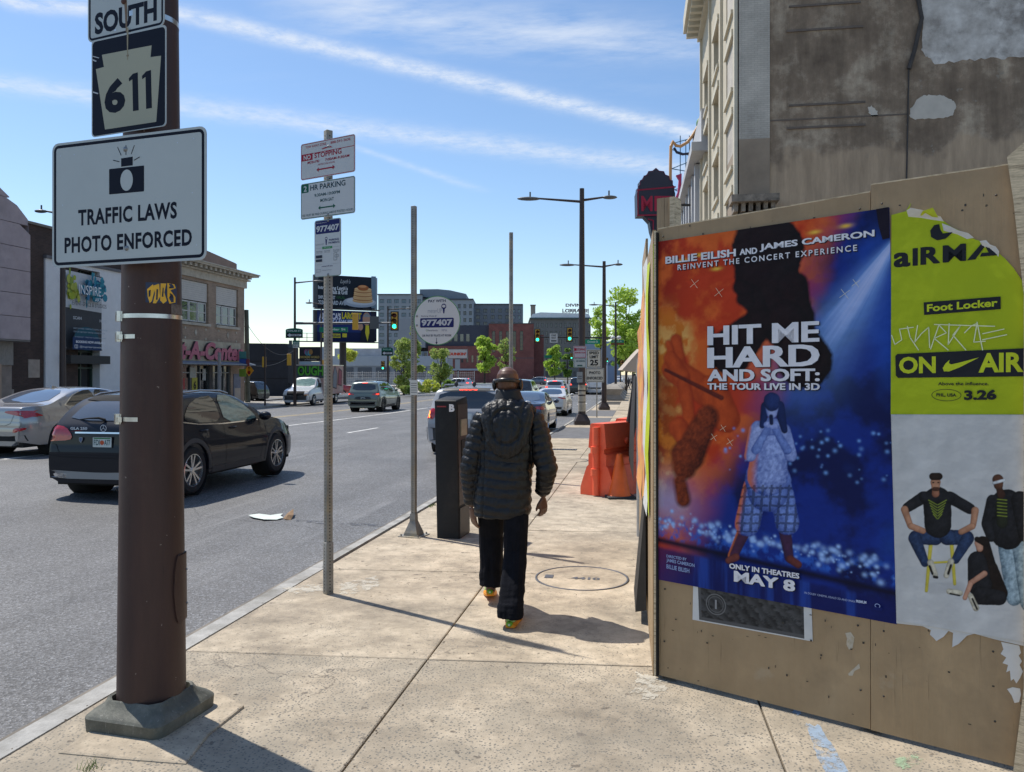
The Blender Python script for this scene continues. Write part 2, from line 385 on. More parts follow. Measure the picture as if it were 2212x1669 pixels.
def f_concrete(n,l,b,near=False):
 g=n.new('ShaderNodeNewGeometry'); P=g.outputs['Position']
 oi=n.new('ShaderNodeObjectInfo')
 base=ramp(n,l,nz(n,l,P,1.5,9,0.72),[(0.31,(0.23,0.19,0.14)),(0.50,(0.435,0.360,0.262)),(0.72,(0.59,0.50,0.375))])
 mid=ramp(n,l,nz(n,l,P,7,6,0.7),[(0.35,0.74),(0.65,1.12)])
 c=mixc(n,l,1.0,base,mid,'MULTIPLY')
 tone=ramp(n,l,oi.outputs['Random'],[(0.0,0.88),(1.0,1.06)]); c=mixc(n,l,1.0,c,tone,'MULTIPLY')
 v=n.new('ShaderNodeTexVoronoi'); v.inputs['Scale'].default_value=62; l.new(P,v.inputs[0]); v.inputs['Randomness'].default_value=1
 chip=ramp(n,l,v.outputs['Distance'],[(0.24,1.0),(0.36,0.0)])
 sel=ramp(n,l,nz(n,l,P,34,2,0.5),[(0.34,0.0),(0.42,1.0)] if near else [(0.47,0.0),(0.53,1.0)])
 worn=ramp(n,l,nz(n,l,P,0.8,5,0.7),[(0.40,0.75),(0.52,1.0)] if near else [(0.40,0.15),(0.58,0.95)])
 f=mixc(n,l,1.0,chip,sel,'MULTIPLY'); f=mixc(n,l,1.0,f,worn,'MULTIPLY')
 if near:c=mixc(n,l,ramp(n,l,nz(n,l,P,2.6,6,0.7),[(0.42,0.15),(0.60,0.65)]),c,(0.27,0.235,0.18))
 c=mixc(n,l,f,c,mixc(n,l,nz(n,l,P,90,1),(0.08,0.077,0.07),(0.22,0.205,0.175)))
 v2=n.new('ShaderNodeTexVoronoi'); v2.inputs['Scale'].default_value=24; l.new(P,v2.inputs[0])
 big=mixc(n,l,1.0,ramp(n,l,v2.outputs['Distance'],[(0.12,1.0),(0.17,0.0)]),ramp(n,l,nz(n,l,P,9,2),[(0.55,0.0),(0.60,0.8)]),'MULTIPLY')
 c=mixc(n,l,big,c,(0.15,0.14,0.125))
 gum=mixc(n,l,1.0,ramp(n,l,n_gum(n,l,P),[(0.030,1.0),(0.036,0.0)]),0.55,'MULTIPLY'); c=mixc(n,l,gum,c,(0.12,0.10,0.085))
 blot=ramp(n,l,nz(n,l,P,0.45,6,0.6),[(0.56,0.0),(0.66,0.45)]); c=mixc(n,l,blot,c,(0.20,0.165,0.125))
 spots=ramp(n,l,nz(n,l,P,16,3,0.4),[(0.69,0.0),(0.73,0.75)]); c=mixc(n,l,spots,c,(0.11,0.09,0.07))
 cv=n.new('ShaderNodeTexVoronoi'); cv.feature='DISTANCE_TO_EDGE'; cv.inputs['Scale'].default_value=0.55
 wp=n.new('ShaderNodeVectorMath'); wp.operation='ADD'; l.new(P,wp.inputs[0]); l.new(mixc(n,l,0.5,nz(n,l,P,3,4,0.6,1),0.0),wp.inputs[1]); l.new(wp.outputs[0],cv.inputs[0])
 ck=ramp(n,l,cv.outputs['Distance'],[(0.0018,0.8),(0.004,0.0)]); ck=mixc(n,l,1.0,ck,ramp(n,l,nz(n,l,P,0.6,2),[(0.5,0.0),(0.6,1.0)]),'MULTIPLY')
 c=mixc(n,l,ck,c,(0.09,0.075,0.06))
 l.new(c,b.inputs['Base Color'])
 bp=n.new('ShaderNodeBump'); bp.inputs['Strength'].default_value=0.5; bp.inputs['Distance'].default_value=0.006
 h=mixc(n,l,0.6,nz(n,l,P,70,5,0.7),f,'SUBTRACT'); l.new(h,bp.inputs['Height']); l.new(bp.outputs[0],b.inputs['Normal'])
CONC=node_mat('pavement_concrete',f_concrete,0.88)
CONC2=node_mat('worn_pavement_concrete',lambda n,l,b:f_concrete(n,l,b,True),0.88)
def f_asphalt(n,l,b):
 g=n.new('ShaderNodeNewGeometry'); P=g.outputs['Position']
 base=ramp(n,l,nz(n,l,P,0.5,8,0.65),[(0.3,(0.115,0.113,0.112)),(0.7,(0.178,0.174,0.170))])
 mp=n.new('ShaderNodeMapping'); mp.inputs['Scale'].default_value=(1.6,0.05,1); l.new(P,mp.inputs[0])
 tr=ramp(n,l,nz(n,l,mp.outputs[0],1.0,6,0.6),[(0.3,0.84),(0.7,1.16)])
 c=mixc(n,l,1.0,base,tr,'MULTIPLY')
 v=n.new('ShaderNodeTexVoronoi'); v.inputs['Scale'].default_value=85; l.new(P,v.inputs[0])
 st=ramp(n,l,v.outputs['Color'],[(0.2,0.55),(0.75,1.0),(0.9,1.9)]); c=mixc(n,l,0.85,c,st,'MULTIPLY')
 cv=n.new('ShaderNodeTexVoronoi'); cv.feature='DISTANCE_TO_EDGE'; cv.inputs['Scale'].default_value=0.28
 wp=n.new('ShaderNodeVectorMath'); wp.operation='ADD'; l.new(P,wp.inputs[0]); l.new(mixc(n,l,0.6,nz(n,l,P,1.6,5,0.65,1),0.0),wp.inputs[1]); l.new(wp.outputs[0],cv.inputs[0])
 ck=mixc(n,l,1.0,ramp(n,l,cv.outputs['Distance'],[(0.0015,0.8),(0.0035,0.0)]),ramp(n,l,nz(n,l,P,0.25,2),[(0.48,0.0),(0.56,1.0)]),'MULTIPLY'); c=mixc(n,l,ck,c,(0.035,0.035,0.035))
 oil=ramp(n,l,nz(n,l,P,0.9,5,0.7),[(0.62,0.0),(0.72,0.4)]); c=mixc(n,l,oil,c,(0.07,0.068,0.066))
 pale=mixc(n,l,1.0,ramp(n,l,nz(n,l,mp.outputs[0],2.2,6,0.65),[(0.56,0.0),(0.66,0.5)]),ramp(n,l,nz(n,l,P,0.35,3),[(0.45,0.0),(0.6,1.0)]),'MULTIPLY'); c=mixc(n,l,pale,c,(0.26,0.255,0.25))
 l.new(c,b.inputs['Base Color'])
 bp=n.new('ShaderNodeBump'); bp.inputs['Strength'].default_value=0.55; bp.inputs['Distance'].default_value=0.005
 l.new(v.outputs['Distance'],bp.inputs['Height']); l.new(bp.outputs[0],b.inputs['Normal'])
 rr=ramp(n,l,v.outputs['Color'],[(0.2,0.85),(0.9,0.42)]); l.new(rr,b.inputs['Roughness'])
ASPH=node_mat('asphalt',f_asphalt,0.7)
KERB=mat('kerb_stone',(0.36,0.35,0.325),0.9,0.25,5,0.5,60,dark=(0.20,0.19,0.165))
JOINT=mat('joint_dirt',(0.05,0.042,0.032),0.95,0.3,12)
SOIL=mat('far_ground',(0.17,0.16,0.14),0.95,0.3,0.05)
PAINTW=mat('road_paint_white',(0.62,0.61,0.57),0.7,0.25,3,col2=(0.72,0.71,0.68),dark=(0.28,0.28,0.27))
PAINTY=mat('road_paint_yellow',(0.55,0.42,0.20),0.7,0.25,3,dark=(0.25,0.22,0.16))
def sheet(xs,ys,zf):
 mb=MB(); vs=[(x,y,zf(x,y)) for y in ys for x in xs]; n=len(xs)
 mb.add(vs,[(j*n+i,j*n+i+1,(j+1)*n+i+1,(j+1)*n+i) for j in range(len(ys)-1) for i in range(n-1)],0,True); return mb
YS=list(np.arange(-14,60,2.0)) + [60,66,72,80,100,140,200,300,420]
m=sheet([-900,0,900],[-300,200,1800],lambda x,y:-1.3); m.build('ground',SOIL,kind='structure')
m=sheet(list(np.linspace(LKERB_X,KERB_X,19)),YS,lambda x,y:zg(y)+zroad(x)); m.build('road',ASPH,kind='structure')
CY0,CY1=58.5,68.0
m=sheet([-70,-40,LKERB_X+0.02],list(np.linspace(CY0,CY1,8)),lambda x,y:zg(y)-0.118); m.build('cross_road',ASPH,kind='structure')
def strip(name,x,y0,y1,w,mt,step=2.0):
 ys=list(np.arange(y0,y1,step))+[y1]
 mb=sheet([x-w/2,x+w/2],ys,lambda a,b:zg(b)+zroad(a)+0.005); mb.build(name,mt,kind='structure')
strip('lane_line',-12.55,14,190,0.13,PAINTW)
for i,x in enumerate((-16.2,-16.5)):strip('centre_line',x,18,190,0.11,PAINTY)
for y in range(24,190,12):strip('lane_dash',-9.1,y,y+3,0.11,PAINTW)
for k in range(8):strip('crossing_bar',-4.0-k*1.35,57.5,61.0,0.55,PAINTW)
def zpav(x,y):return zg(y)
PAVE=MB()
PAVE=sheet([-2.74,3.4],YS,lambda x,y:zg(y)-0.03)
pave=PAVE.build('pavement',JOINT,kind='structure')
colx=[-2.705,-1.215,0.62,2.5,4.4]
rows=[-3.9,-1.9,0.2,2.32,4.40,6.55,8.55,10.6,12.7,14.8,16.9,19.0,21.1,23.2]
rs=random.Random(3)
for j in range(len(rows)-1):
 for i in range(len(colx)-1):
  x0,x1=colx[i]+0.005,colx[i+1]-0.005; y0,y1=rows[j],rows[j+1]; sk=lambda x:0.07*(x+2.7); g=0.008
  h=[rs.uniform(-0.0025,0.0015) for _ in range(4)]
  P=[(x0,y0+sk(x0)+g),(x1,y0+sk(x1)+g),(x1,y1+sk(x1)-g),(x0,y1+sk(x0)-g)]
  c=0.006
  top=[(P[k][0]+(c if k in (0,3) else -c),P[k][1]+(c if k < 2 else -c)) for k in range(4)]
  mb=MB(); vs=[(a,b,zg(b)-0.03) for a,b in P]+[(a,b,zg(b)-0.004+h[k]) for k,(a,b) in enumerate(P)]+[(a,b,zg(b)+h[k]) for k,(a,b) in enumerate(top)]
  fs=[(0,1,5,4),(1,2,6,5),(2,3,7,6),(3,0,4,7),(4,5,9,8),(5,6,10,9),(6,7,11,10),(7,4,8,11),(8,9,10,11)]
  mb.add(vs,fs).build('slab',CONC2 if y1 <= 4.41 else CONC,pave)
DPAV=mat('dark_pavers',(0.13,0.13,0.135),0.9,0.25,4,0.3,40)
def far_slab(name,x0,x1,y0,y1,mt,dz=0.0):
 n=max(2,int((y1-y0)/3)+1)
 sheet([x0,x1],list(np.linspace(y0,y1,n)),lambda x,y:zg(y)+dz).build(name,mt,pave)
yy=23.2
strips=[(23.6,29.6),(31.4,38.0),(39.4,47.0)]
for a,b in strips:far_slab('paver_strip',-2.70,-1.15,a,b,DPAV)
prev=23.2
for a,b in strips+[(56.0,56.1)]:
 far_slab('slab',-2.70,-1.15,prev,a,CONC); prev=b
for k in range(11):far_slab('slab',-1.14,1.6,23.2+k*3+0.02,23.2+(k+1)*3-0.02,CONC)
far_slab('slab',-1.14,3.4,56.3,190,CONC); far_slab('slab',-2.7,-1.15,62,190,CONC); far_slab('slab',1.62,4.4,23.2,56.2,CONC)
far_slab('slab',3.4,4.4,56.2,190,CONC)
kb=thing('kerb',None,None,(0,0,0)); kb['kind']='structure'
def kstone(x0,x1,y0,y1,par,jig=0.0):
 n=3; mb=MB(); ys=np.linspace(y0,y1,n); o=[rs.uniform(-jig,jig) for _ in ys]
 rings=[[(x0+o[k],y,zg(y)-0.32),(x1,y,zg(y)-0.32),(x1,y,zg(y)+0.001),(x0+0.02+o[k],y,zg(y)+0.002),(x0+o[k],y,zg(y)-0.018)] for k,y in enumerate(ys)]
 mb.rings(rings,0,True,False); mb.build('kerb_stone',KERB,par)
y=-3.0
while y < 56:
 w=0.135 if y < 5.3 else 0.10
 kstone(-2.855,-2.855+w+0.012,y+0.004,y+2.4-0.004,kb,0.006); y += 2.4
while y < 190:kstone(-2.855,-2.715,y,y+12,kb); y += 12
gut=sheet([-3.05,-2.86],list(np.arange(-3,60,3)),lambda x,y:zg(y)+zroad(x)+0.004); gut.build('gutter_dirt',mat('gutter_dirt',(0.20,0.175,0.145),0.95,0.35,2.5,dark=(0.12,0.115,0.11)),kind='structure')
LPAV=mat('left_pavement',(0.36,0.33,0.28),0.9,0.2,0.8,0.3,20,dark=(0.22,0.2,0.18))
def left_pav(y0,y1,x0=-31):
 ys=list(np.linspace(y0,y1,max(3,int((y1-y0)/4))))
 mb=sheet([x0,LKERB_X-0.15],ys,lambda x,y:zg(y)+0.0)
 mb.add([(LKERB_X-0.15,y0,zg(y0)),(LKERB_X-0.15,y0,zg(y0)-.3),(x0,y0,zg(y0)-.3),(x0,y0,zg(y0))],[(0,1,2,3)])
 mb.build('far_pavement',LPAV,kind='structure')
 mb=MB(); mb.rings([[(LKERB_X,yy_,zg(yy_)-.3),(LKERB_X,yy_,zg(yy_)),(LKERB_X-.15,yy_,zg(yy_)+.003),(LKERB_X-.15,yy_,zg(yy_)-.3)] for yy_ in ys],0,True,False)
 mb.build('far_kerb',KERB,kind='structure')
left_pav(-10,CY0); left_pav(CY1,190,-90)
sheet([-90,-31],[60,68.3,190],lambda x,y:-0.60).build('car_park',mat('lot_asphalt',(0.16,0.16,0.16),0.9,0.2,0.3),kind='structure')
def blob(name,pts,mt,dz=0.0035,jag=0.0,seed=1,n=60,par=None,road=False):
 r=random.Random(seed); P=[G(u,v,road) for u,v in pts]; cx=sum(p.x for p in P)/len(P); cy=sum(p.y for p in P)/len(P)
 out_=[]
 m_=len(P)
 for i in range(m_):
  a,b=P[i],P[(i+1) % m_]
  for k in range(max(1,n//m_)):
   t=k/max(1,n//m_); q=a.lerp(b,t); s=1+r.uniform(-jag,jag); out_.append((cx+(q.x-cx)*s,cy+(q.y-cy)*s))
 mb=MB(); vs=[(x,y_,zg(y_)+(zroad(x) if road else 0)+dz) for x,y_ in out_]
 mb.add(vs,[tuple(t) for t in tessellate_polygon([[Vector((x,y_,0)) for x,y_ in out_]])]); return mb.build(name,mt,par or pave)
def splash(name,c1,amt):
 def f(n,l,b):
  g=n.new('ShaderNodeNewGeometry'); P=g.outputs['Position']; l.new(ramp(n,l,nz(n,l,P,30,4),[(0.3,tuple(x*.8 for x in c1)),(0.7,c1)]),b.inputs['Base Color'])
  l.new(ramp(n,l,nz(n,l,P,11,8,0.75),[(0.5-amt,0.0),(0.56-amt*.4,0.75)]),b.inputs['Alpha'])
 return node_mat(name,f,0.85)
SPL_B=splash('blue_splash',(0.34,0.45,0.58),0.10)
SPL_G=splash('green_splash',(0.38,0.52,0.33),0.06)
SPL_W=splash('white_splash',(0.62,0.57,0.47),0.06)
blob('paint_stain',[(1738,1560),(1772,1572),(1790,1600),(1822,1650),(1840,1690),(1800,1690),(1765,1640),(1752,1600)],SPL_B,jag=0.10,seed=4)
blob('paint_stain',[(1712,1525),(1735,1530),(1728,1548),(1712,1542)],SPL_B,jag=0.3,seed=9)
blob('paint_stain',[(1935,1642),(1985,1632),(1992,1650),(1960,1662),(1930,1660)],SPL_G,jag=0.25,seed=5)
blob('worn_patch',[(1375,1455),(1410,1462),(1440,1475),(1442,1500),(1400,1512),(1365,1498)],SPL_W,jag=0.16,seed=6)
blob('worn_patch',[(735,1262),(810,1245),(822,1268),(768,1284),(735,1284)],SPL_W,jag=0.12,seed=7)
blob('worn_patch',[(605,1272),(690,1262),(700,1276),(640,1284)],SPL_W,jag=0.2,seed=8)
def manhole(u,v,r,label,text=None):
 c=G(u,v); t=thing('manhole_cover',label,'manhole cover',(c.x,c.y,c.z+0.004))
 fr=MB(); fr.lathe([(r,-0.01),(r,0.004),(r-0.016,0.004),(r-0.016,-0.008)],n=48); fr.build('rim',mat('manhole_iron',(0.10,0.10,0.11),0.6,0.3,20,metal=0.3),t)
 fl=MB(); fl.lathe([(0.0,0.0),(r-0.018,0.0)],n=48); fl.build('fill',CONC,t)
 if text:
  vs,fs,asp=text_tris(text,0.04); h=0.075
  mb=MB(); mb.add([((a-0.5)*h*3.2+0.03,(b-0.5)*h-0.02,0.003) for a,b in vs],fs); mb.build('cast_number',mat('manhole_iron',0),t)
  g=MB(); g.box(-0.31,-0.05,0.0,-0.24,0.05,0.004); g.build('lift_slot',mat('manhole_iron',0),t)
 return t
manhole(1257,1250,0.39,'round manhole cover filled with pale concrete, beside the walking man','4410')
manhole(1228,995,0.42,'round cover flush with the pavement near the orange barrier')
c=G(1219,972); t=thing('drain_grate','long iron drain grate in the pavement beyond the walking man','drain grate',(c.x,c.y,c.z+0.004))
mb=MB()
for k in range(9):mb.box(-0.28+k*0.068,-0.16,0,-0.25+k*0.068,0.16,0.006)
mb.build('bar',mat('manhole_iron',0),t).__setitem__('kind','stuff')
MB().box(-0.31,-0.19,-0.002,0.31,0.19,0.001).build('pit',mat('pit_dark',(0.02,0.02,0.02),0.9),t)
# ====== PLYWOOD HOARDING with posters
def f_ply(n,l,b):
 tcn=n.new('ShaderNodeTexCoord'); P=tcn.outputs['Object']
 mp=n.new('ShaderNodeMapping'); mp.inputs['Scale'].default_value=(4,4,0.7); l.new(P,mp.inputs[0])
 g=ramp(n,l,nz(n,l,mp.outputs[0],1.5,6,0.6),[(0.3,(0.345,0.235,0.125)),(0.7,(0.405,0.285,0.158))])
 big=ramp(n,l,nz(n,l,P,1.6,8,0.7),[(0.3,0.74),(0.7,1.10)]); c=mixc(n,l,1.0,g,big,'MULTIPLY')
 c=mixc(n,l,ramp(n,l,nz(n,l,P,0.9,7,0.72),[(0.54,0.0),(0.66,0.38)]),c,(0.19,0.135,0.08)); c=mixc(n,l,ramp(n,l,nz(n,l,P,2.7,7,0.7),[(0.63,0.0),(0.70,0.5)]),c,(0.42,0.33,0.22))
 mp2=n.new('ShaderNodeMapping'); mp2.inputs['Scale'].default_value=(60,60,2.2); l.new(P,mp2.inputs[0])
 cr=ramp(n,l,nz(n,l,mp2.outputs[0],1.0,4,0.6),[(0.64,0.0),(0.72,0.42)]); c=mixc(n,l,cr,c,(0.10,0.065,0.03))
 sp=ramp(n,l,nz(n,l,P,22,2,0.5),[(0.73,0.0),(0.76,0.9)]); c=mixc(n,l,sp,c,(0.05,0.035,0.02))
 l.new(c,b.inputs['Base Color'])
 bp=n.new('ShaderNodeBump'); bp.inputs['Strength'].default_value=0.35; bp.inputs['Distance'].default_value=0.004
 l.new(nz(n,l,mp2.outputs[0],1.0,4,0.6),bp.inputs['Height']); l.new(bp.outputs[0],b.inputs['Normal'])
PLY=node_mat('plywood',f_ply,0.62)
PLYE=mat('plywood_edge',(0.62,0.50,0.33),0.8,0.25,30,stretch=(1,1,8),dark=(0.2,0.14,0.08))
WOOD=mat('timber_post',(0.34,0.24,0.14),0.8,0.25,6,0.3,30,stretch=(6,6,0.6))
pA,pB=G(1417,1465),G(2187,1665)
FP_=Plane(pA,pB)
hoard=thing('hoarding','tan plywood hoarding facing the camera, pasted with posters, its top edge rising to the right','hoarding',(FP_.o.x,FP_.o.y,0),FP_.rz)
seam=FP_(1881,1585)[0]; zt1=FP_(1408,498)[1]; zt1b=FP_(1889,415)[1]; zt2=FP_(1893,400)[1]; zt2b=FP_(2185,356)[1]; Wt=FP_(2300,1690)[0]
zb=lambda x:zg(FP_.o.y+FP_.e.y*x)+0.02
def plysheet(x0,x1,za,zb_,y=0.0,name='plywood_sheet',mt=None,par=None,drop=0.0):
 mb=MB(); t=0.018
 mb.prism([(x0,zb(x0)-drop),(x1,zb(x1)-drop),(x1,zb_),(x0,za)],y,y+t,0,lambda x,z,q:(x,q,z))
 o=mb.build(name,[mt or PLY],par or hoard)
 e=MB(); e.prism([(x0,za),(x1,zb_),(x1,zb_+0.006),(x0,za+0.006)],y-0.0012,y+t+0.0012,0,lambda x,z,q:(x,q,z)); e.build('raw_edge',PLYE,o)
 return o
plysheet(0.012,seam-0.002,zt1,zt1b)
plysheet(seam+0.002,Wt+0.02,zt2,zt2b,-0.006)
MB().box(-0.004,-0.018,zb(0),0.011,0.030,zt1-0.01).build('corner_batten',PLYE,hoard)
MB().box(0.012,-0.0235,zb(0),0.020,-0.002,zt1-0.02).build('corner_gap',mat('gap_black',(0.012,0.011,0.010),0.9),hoard)
MB().box(0.02,0.02,zb(0),0.11,0.06,zt1-0.02).build('stud',WOOD,hoard)
MB().box(seam-0.045,0.02,zb(0),seam+0.045,0.06,zt1b-0.02).build('stud',WOOD,hoard)
MB().box(Wt-0.09,0.02,zb(0),Wt,0.06,zt2b-0.02).build('stud',WOOD,hoard)
rj=random.Random(5); SCW=mat('screw_dark',(0.05,0.045,0.04),0.5,metal=0.5)
mb=MB()
for xs__ in (0.05,seam-0.05,seam+0.05,FP_(2150,1600)[0]):
 for k in range(9):
  z=0.15+k*0.28+rj.uniform(-.02,.02); x=xs__+rj.uniform(-.008,.008); mb.lathe([(0,-0.0085),(0.0045,-0.008),(0.005,-0.005)],(x,0,z),'y',8)
for _ in range(70):
 x,z=rj.uniform(0.05,1.9),rj.choice([rj.uniform(0.05,0.55),rj.uniform(2.2,2.42)]); a=rj.uniform(0,3); mb.box(x,-0.0075,z,x+0.011*math.cos(a)+.001,-0.0055,z+0.011*abs(math.sin(a))+.001)
mb.build('screws_and_staples',SCW,hoard).__setitem__('kind','stuff')
mb=MB(); mb.prism([(0.0,-0.03),(Wt,-0.03),(Wt,-0.012),(0,-0.012)],zb(0)-0.022,zb(0)+0.012,0,lambda x,y,z:(x,y+0.016,z))
eb=thing('leaning_board','pale plywood board leaning at the right end of the hoarding','board',(*FP_.hit(2187,1660).xy,0),FP_.rz)
mb=MB(); ex=MB()
q=lambda u,v:(FP_(u,v)[0]-FP_(2187,1660)[0],FP_(u,v)[1])
mb.prism([q(2186,1700),q(2300,1730),q(2300,240),q(2178,345),q(2192,440),q(2214,640),q(2214,1480)],-0.045,-0.02,0,lambda x,z,y:(x+0.0,y,z)); mb.build('board',PLYE,eb)
c=D(1440,600,5.0); t=thing('timber_post','short brown timber post standing up behind the hoarding, beside the dark vertical sign','post',(c.x,c.y,zg(c.y)),FP_.rz)
h0=1.62+(808-405)*5.0/FP
MB().box(-0.058,-0.02,0,-0.006,0.05,h0).build('board',WOOD,t)
MB().box(-0.004,-0.02,0,0.034,0.05,h0-0.002).build('board',WOOD,t); MB().box(0.036,-0.03,0,0.066,0.07,h0-0.004).build('board',PLYE,t)
def poster(name,label,cat,y,grp=None):
 t=thing(name,label,cat,tuple(Vector((FP_.o.x,FP_.o.y,0))+FP_.n*(-0)),FP_.rz,grp); t['_y']=y; return t
def sheet_mesh(outline,y,name,mt,par,thick=0.0006):
 MB().prism(outline,y,y+thick,0,lambda x,z,q_:(x,q_,z)).build(name,mt,par)
PAPERW=mat('paper_white',(0.62,0.62,0.60),0.7,0.12,3,0.5,9)
t=thing('banknote_print','dark photocopied one dollar print pasted below the large blue poster','poster',(FP_.o.x,FP_.o.y,0),FP_.rz)
o_=[FP_(1498,1262),FP_(1496.5,1339),FP_(1756,1386),FP_(1753,1290)]
sheet_mesh(o_[::-1],-0.0032,'paper',PAPERW,t)
P_=Print(-0.0036)
i_=[FP_(1508,1262),FP_(1511,1339),FP_(1738,1380),FP_(1736,1290)]
gx_,gz_=90,50; vs=[]; cs=[]
for j in range(gz_+1):
 for i in range(gx_+1):
  s_,t_=i/gx_,j/gz_
  a=Vector(i_[1]).lerp(Vector(i_[2]),s_); b=Vector(i_[0]).lerp(Vector(i_[3]),s_); vs.append(tuple(a.lerp(b,t_)))
  n1=float(fbm(np.array([s_*26]),np.array([t_*12]),5)[0]); sw=math.sin((s_*3+t_)*18+n1*9)*0.5+0.5
  k=0.02+0.10*max(0,n1-0.35)+0.03*sw
  if t_ < 0.1 or s_ < 0.03:k=0.10
  cs.append((k,k*1.0,k*1.02))
n_=gx_+1
P_.tri(vs,[(j*n_+i,j*n_+i+1,(j+1)*n_+i+1,(j+1)*n_+i) for j in range(gz_) for i in range(gx_)],cs)
cx_,cz_=FP_(1547,1306)
P_.ring(cx_,cz_,0.056,0.056,0.006,(0.16,0.16,0.16)); P_.ring(cx_,cz_,0.043,0.043,0.004,(0.13,0.13,0.13)); P_.textc('1',cx_,cz_-0.024,0.048,(0.30,0.30,0.30),0.03)
P_.build('printed_face',PAPER,t)
cp=thing('concert_poster','large orange and blue concert film poster pasted on the left plywood sheet','poster',(FP_.o.x,FP_.o.y,0),FP_.rz)
q4=[FP_(1422.5,1251.7),FP_(1938.9,1348.5),FP_(1922.5,449.4),FP_(1415.6,524.5)]
PY=-0.0085
sheet_mesh(q4,PY,'paper',PAPERW,cp)
nx_,ny_=330,500
s_,t_=np.meshgrid(np.linspace(0,1,nx_+1),np.linspace(0,1,ny_+1)); s_=s_.ravel(); t_=t_.ravel()
A=np.array(q4); bl,br,tr_,tl=A
XY=(bl[None]*(1-s_)[:,None]+br[None]*s_[:,None])*(1-t_)[:,None]+(tl[None]*(1-s_)[:,None]+tr_[None]*s_[:,None])*t_[:,None]
rip=0.0016*np.sin(XY[:,1]*5+fbm(s_*3,t_*3,9)*7)
def C(*a):return np.array(hx(a[0]))[None]
def blend(c,d,f):f=np.clip(f,0,1)[:,None]; return c*(1-f)+d*f
n1=fbm(s_*7,t_*11,11,6); n2=fbm(s_*16,t_*22,12,6); n3=fbm(s_*3,t_*4,13,4)
col=C('#c8401a')*np.ones((len(s_),3))
col=blend(col,C('#8f1d10'),sstep(0.2,0.0,s_)*sstep(0.55,1.0,t_)+0.5*sstep(0.5,0.7,n1))
col=blend(col,C('#e8702a'),sstep(0.40,0.62,n1)*0.9)
dg=s_*1.15+(1-t_)*0.85-0.80+(n3-0.5)*0.28
blue=blend(C('#0d2f86')*np.ones((len(s_),3)),C('#06174f'),sstep(0.4,0.65,n1)); blue=blend(blue,C('#1d57b8'),sstep(0.5,0.75,n3)*0.55)
col=blend(col,blue,sstep(-0.02,0.26,dg))
fl=sstep(0.62,0.40,s_*1.9+0.10*np.abs(t_-0.52)*0+(1-n1)*0.62-0.05)*sstep(0.12,0.30,t_)*sstep(0.86,0.72,t_+0.2*(n2-0.5))
col=blend(col,C('#d97f22'),fl*0.95); col=blend(col,C('#f0bd62'),fl*sstep(0.44,0.62,n2)); col=blend(col,C('#8e2b0d'),fl*sstep(0.50,0.36,n1)*0.85)
sm=np.exp(-((s_-0.06)/0.13)**2-((t_-0.235)/0.075)**2); col=blend(col,C('#a9a6c8'),sm*(0.5+n1*0.7))
ax,ay=1.05,0.95; ang=np.arctan2(ay-t_,(ax-s_)*0.62); rr_=np.hypot((ax-s_)*0.62,ay-t_)
bm_=np.exp(-((ang-0.98)/0.20)**2)*sstep(0.62,0.05,rr_)*1.3; bm_ *= 0.75+0.5*fbm(ang*22,rr_*1.0,15); col=blend(col,C('#7fb2ea'),np.clip(bm_,0,0.9)); col=blend(col,C('#e4efff'),np.clip(bm_-0.65,0,1)*0.8)
for cx__,cz__ in ((0.14,0.935),(0.22,0.945),(0.55,0.955),(0.62,0.935),(0.72,0.965),(0.84,0.97),(0.30,0.90)):
 g_=np.exp(-((s_-cx__)/0.022)**2-((t_-cz__)/0.005)**2); col=blend(col,C('#ffd24a'),g_)
def pix(XY):
 P=np.array(FP_.o)[None]+np.array(FP_.e)[None]*XY[:,:1]; f=np.array(Fw); r_=np.array(Rt); d=P@f; return CU+FP*(P@r_)/d,HV-FP*(XY[:,1]-HC)/d
def caps(col,u,v,p0,p1,r0,r1,dark,lit,lx=0.5,soft=2.5,nsd=1,rim=None,fold=0.0):
 """one limb: tapering rounded shape shaded across its width"""
 dx,dy=p1[0]-p0[0],p1[1]-p0[1]; L2=max(1e-6,dx*dx+dy*dy); t=np.clip(((u-p0[0])*dx+(v-p0[1])*dy)/L2,0,1); qx,qy=p0[0]+t*dx,p0[1]+t*dy
 ex,ey=u-qx,v-qy; d=np.hypot(ex,ey); r_=r0+(r1-r0)*t; n_=fbm(u/9+nsd*7.3+50,v/13+50,nsd,4)-0.5; r_=r_*(1+0.10*n_)
 m=np.clip((r_-d)/soft+0.5,0,1); k=np.clip(d/np.maximum(r_,1e-3),0,1); nzv=np.sqrt(1-k*k); sh=nzv*0.55+0.35+lx*0.35*ex/np.maximum(r_,1e-3)-0.12*ey/np.maximum(r_,1e-3)
 sh=sh*(0.9+0.5*n_)+fold*(fbm(u/5+v/11+90,v/6-u/14+90,nsd+40,3)-0.5)*1.6; sh=np.clip(sh,0,1)**1.6; c=np.array(hx(dark))[None]*(1-np.clip(sh,0,1)[:,None])+np.array(hx(lit))[None]*np.clip(sh,0,1)[:,None]
 if rim:c=c*(1-(sstep(.45,.9,-ex/np.maximum(r_,1e-3))*.85)[:,None])+np.array(hx(rim))[None]*(sstep(.45,.9,-ex/np.maximum(r_,1e-3))*.85)[:,None]
 return col*(1-m[:,None])+c*m[:,None]
U_,V_=pix(XY)
for a in (((1660,540),(1655,610),78,66),((1650,600),(1700,690),60,62),((1625,640),(1640,676),24,22),((1600,622),(1612,628),16,18),((1606,648),(1616,652),14,16),((1715,620),(1735,740),34,26),((1640,700),(1580,760),34,50),((1700,690),(1740,780),40,60)):
 col=caps(col,U_,V_,*a,'#0b0609','#241013',-0.6,7,3)
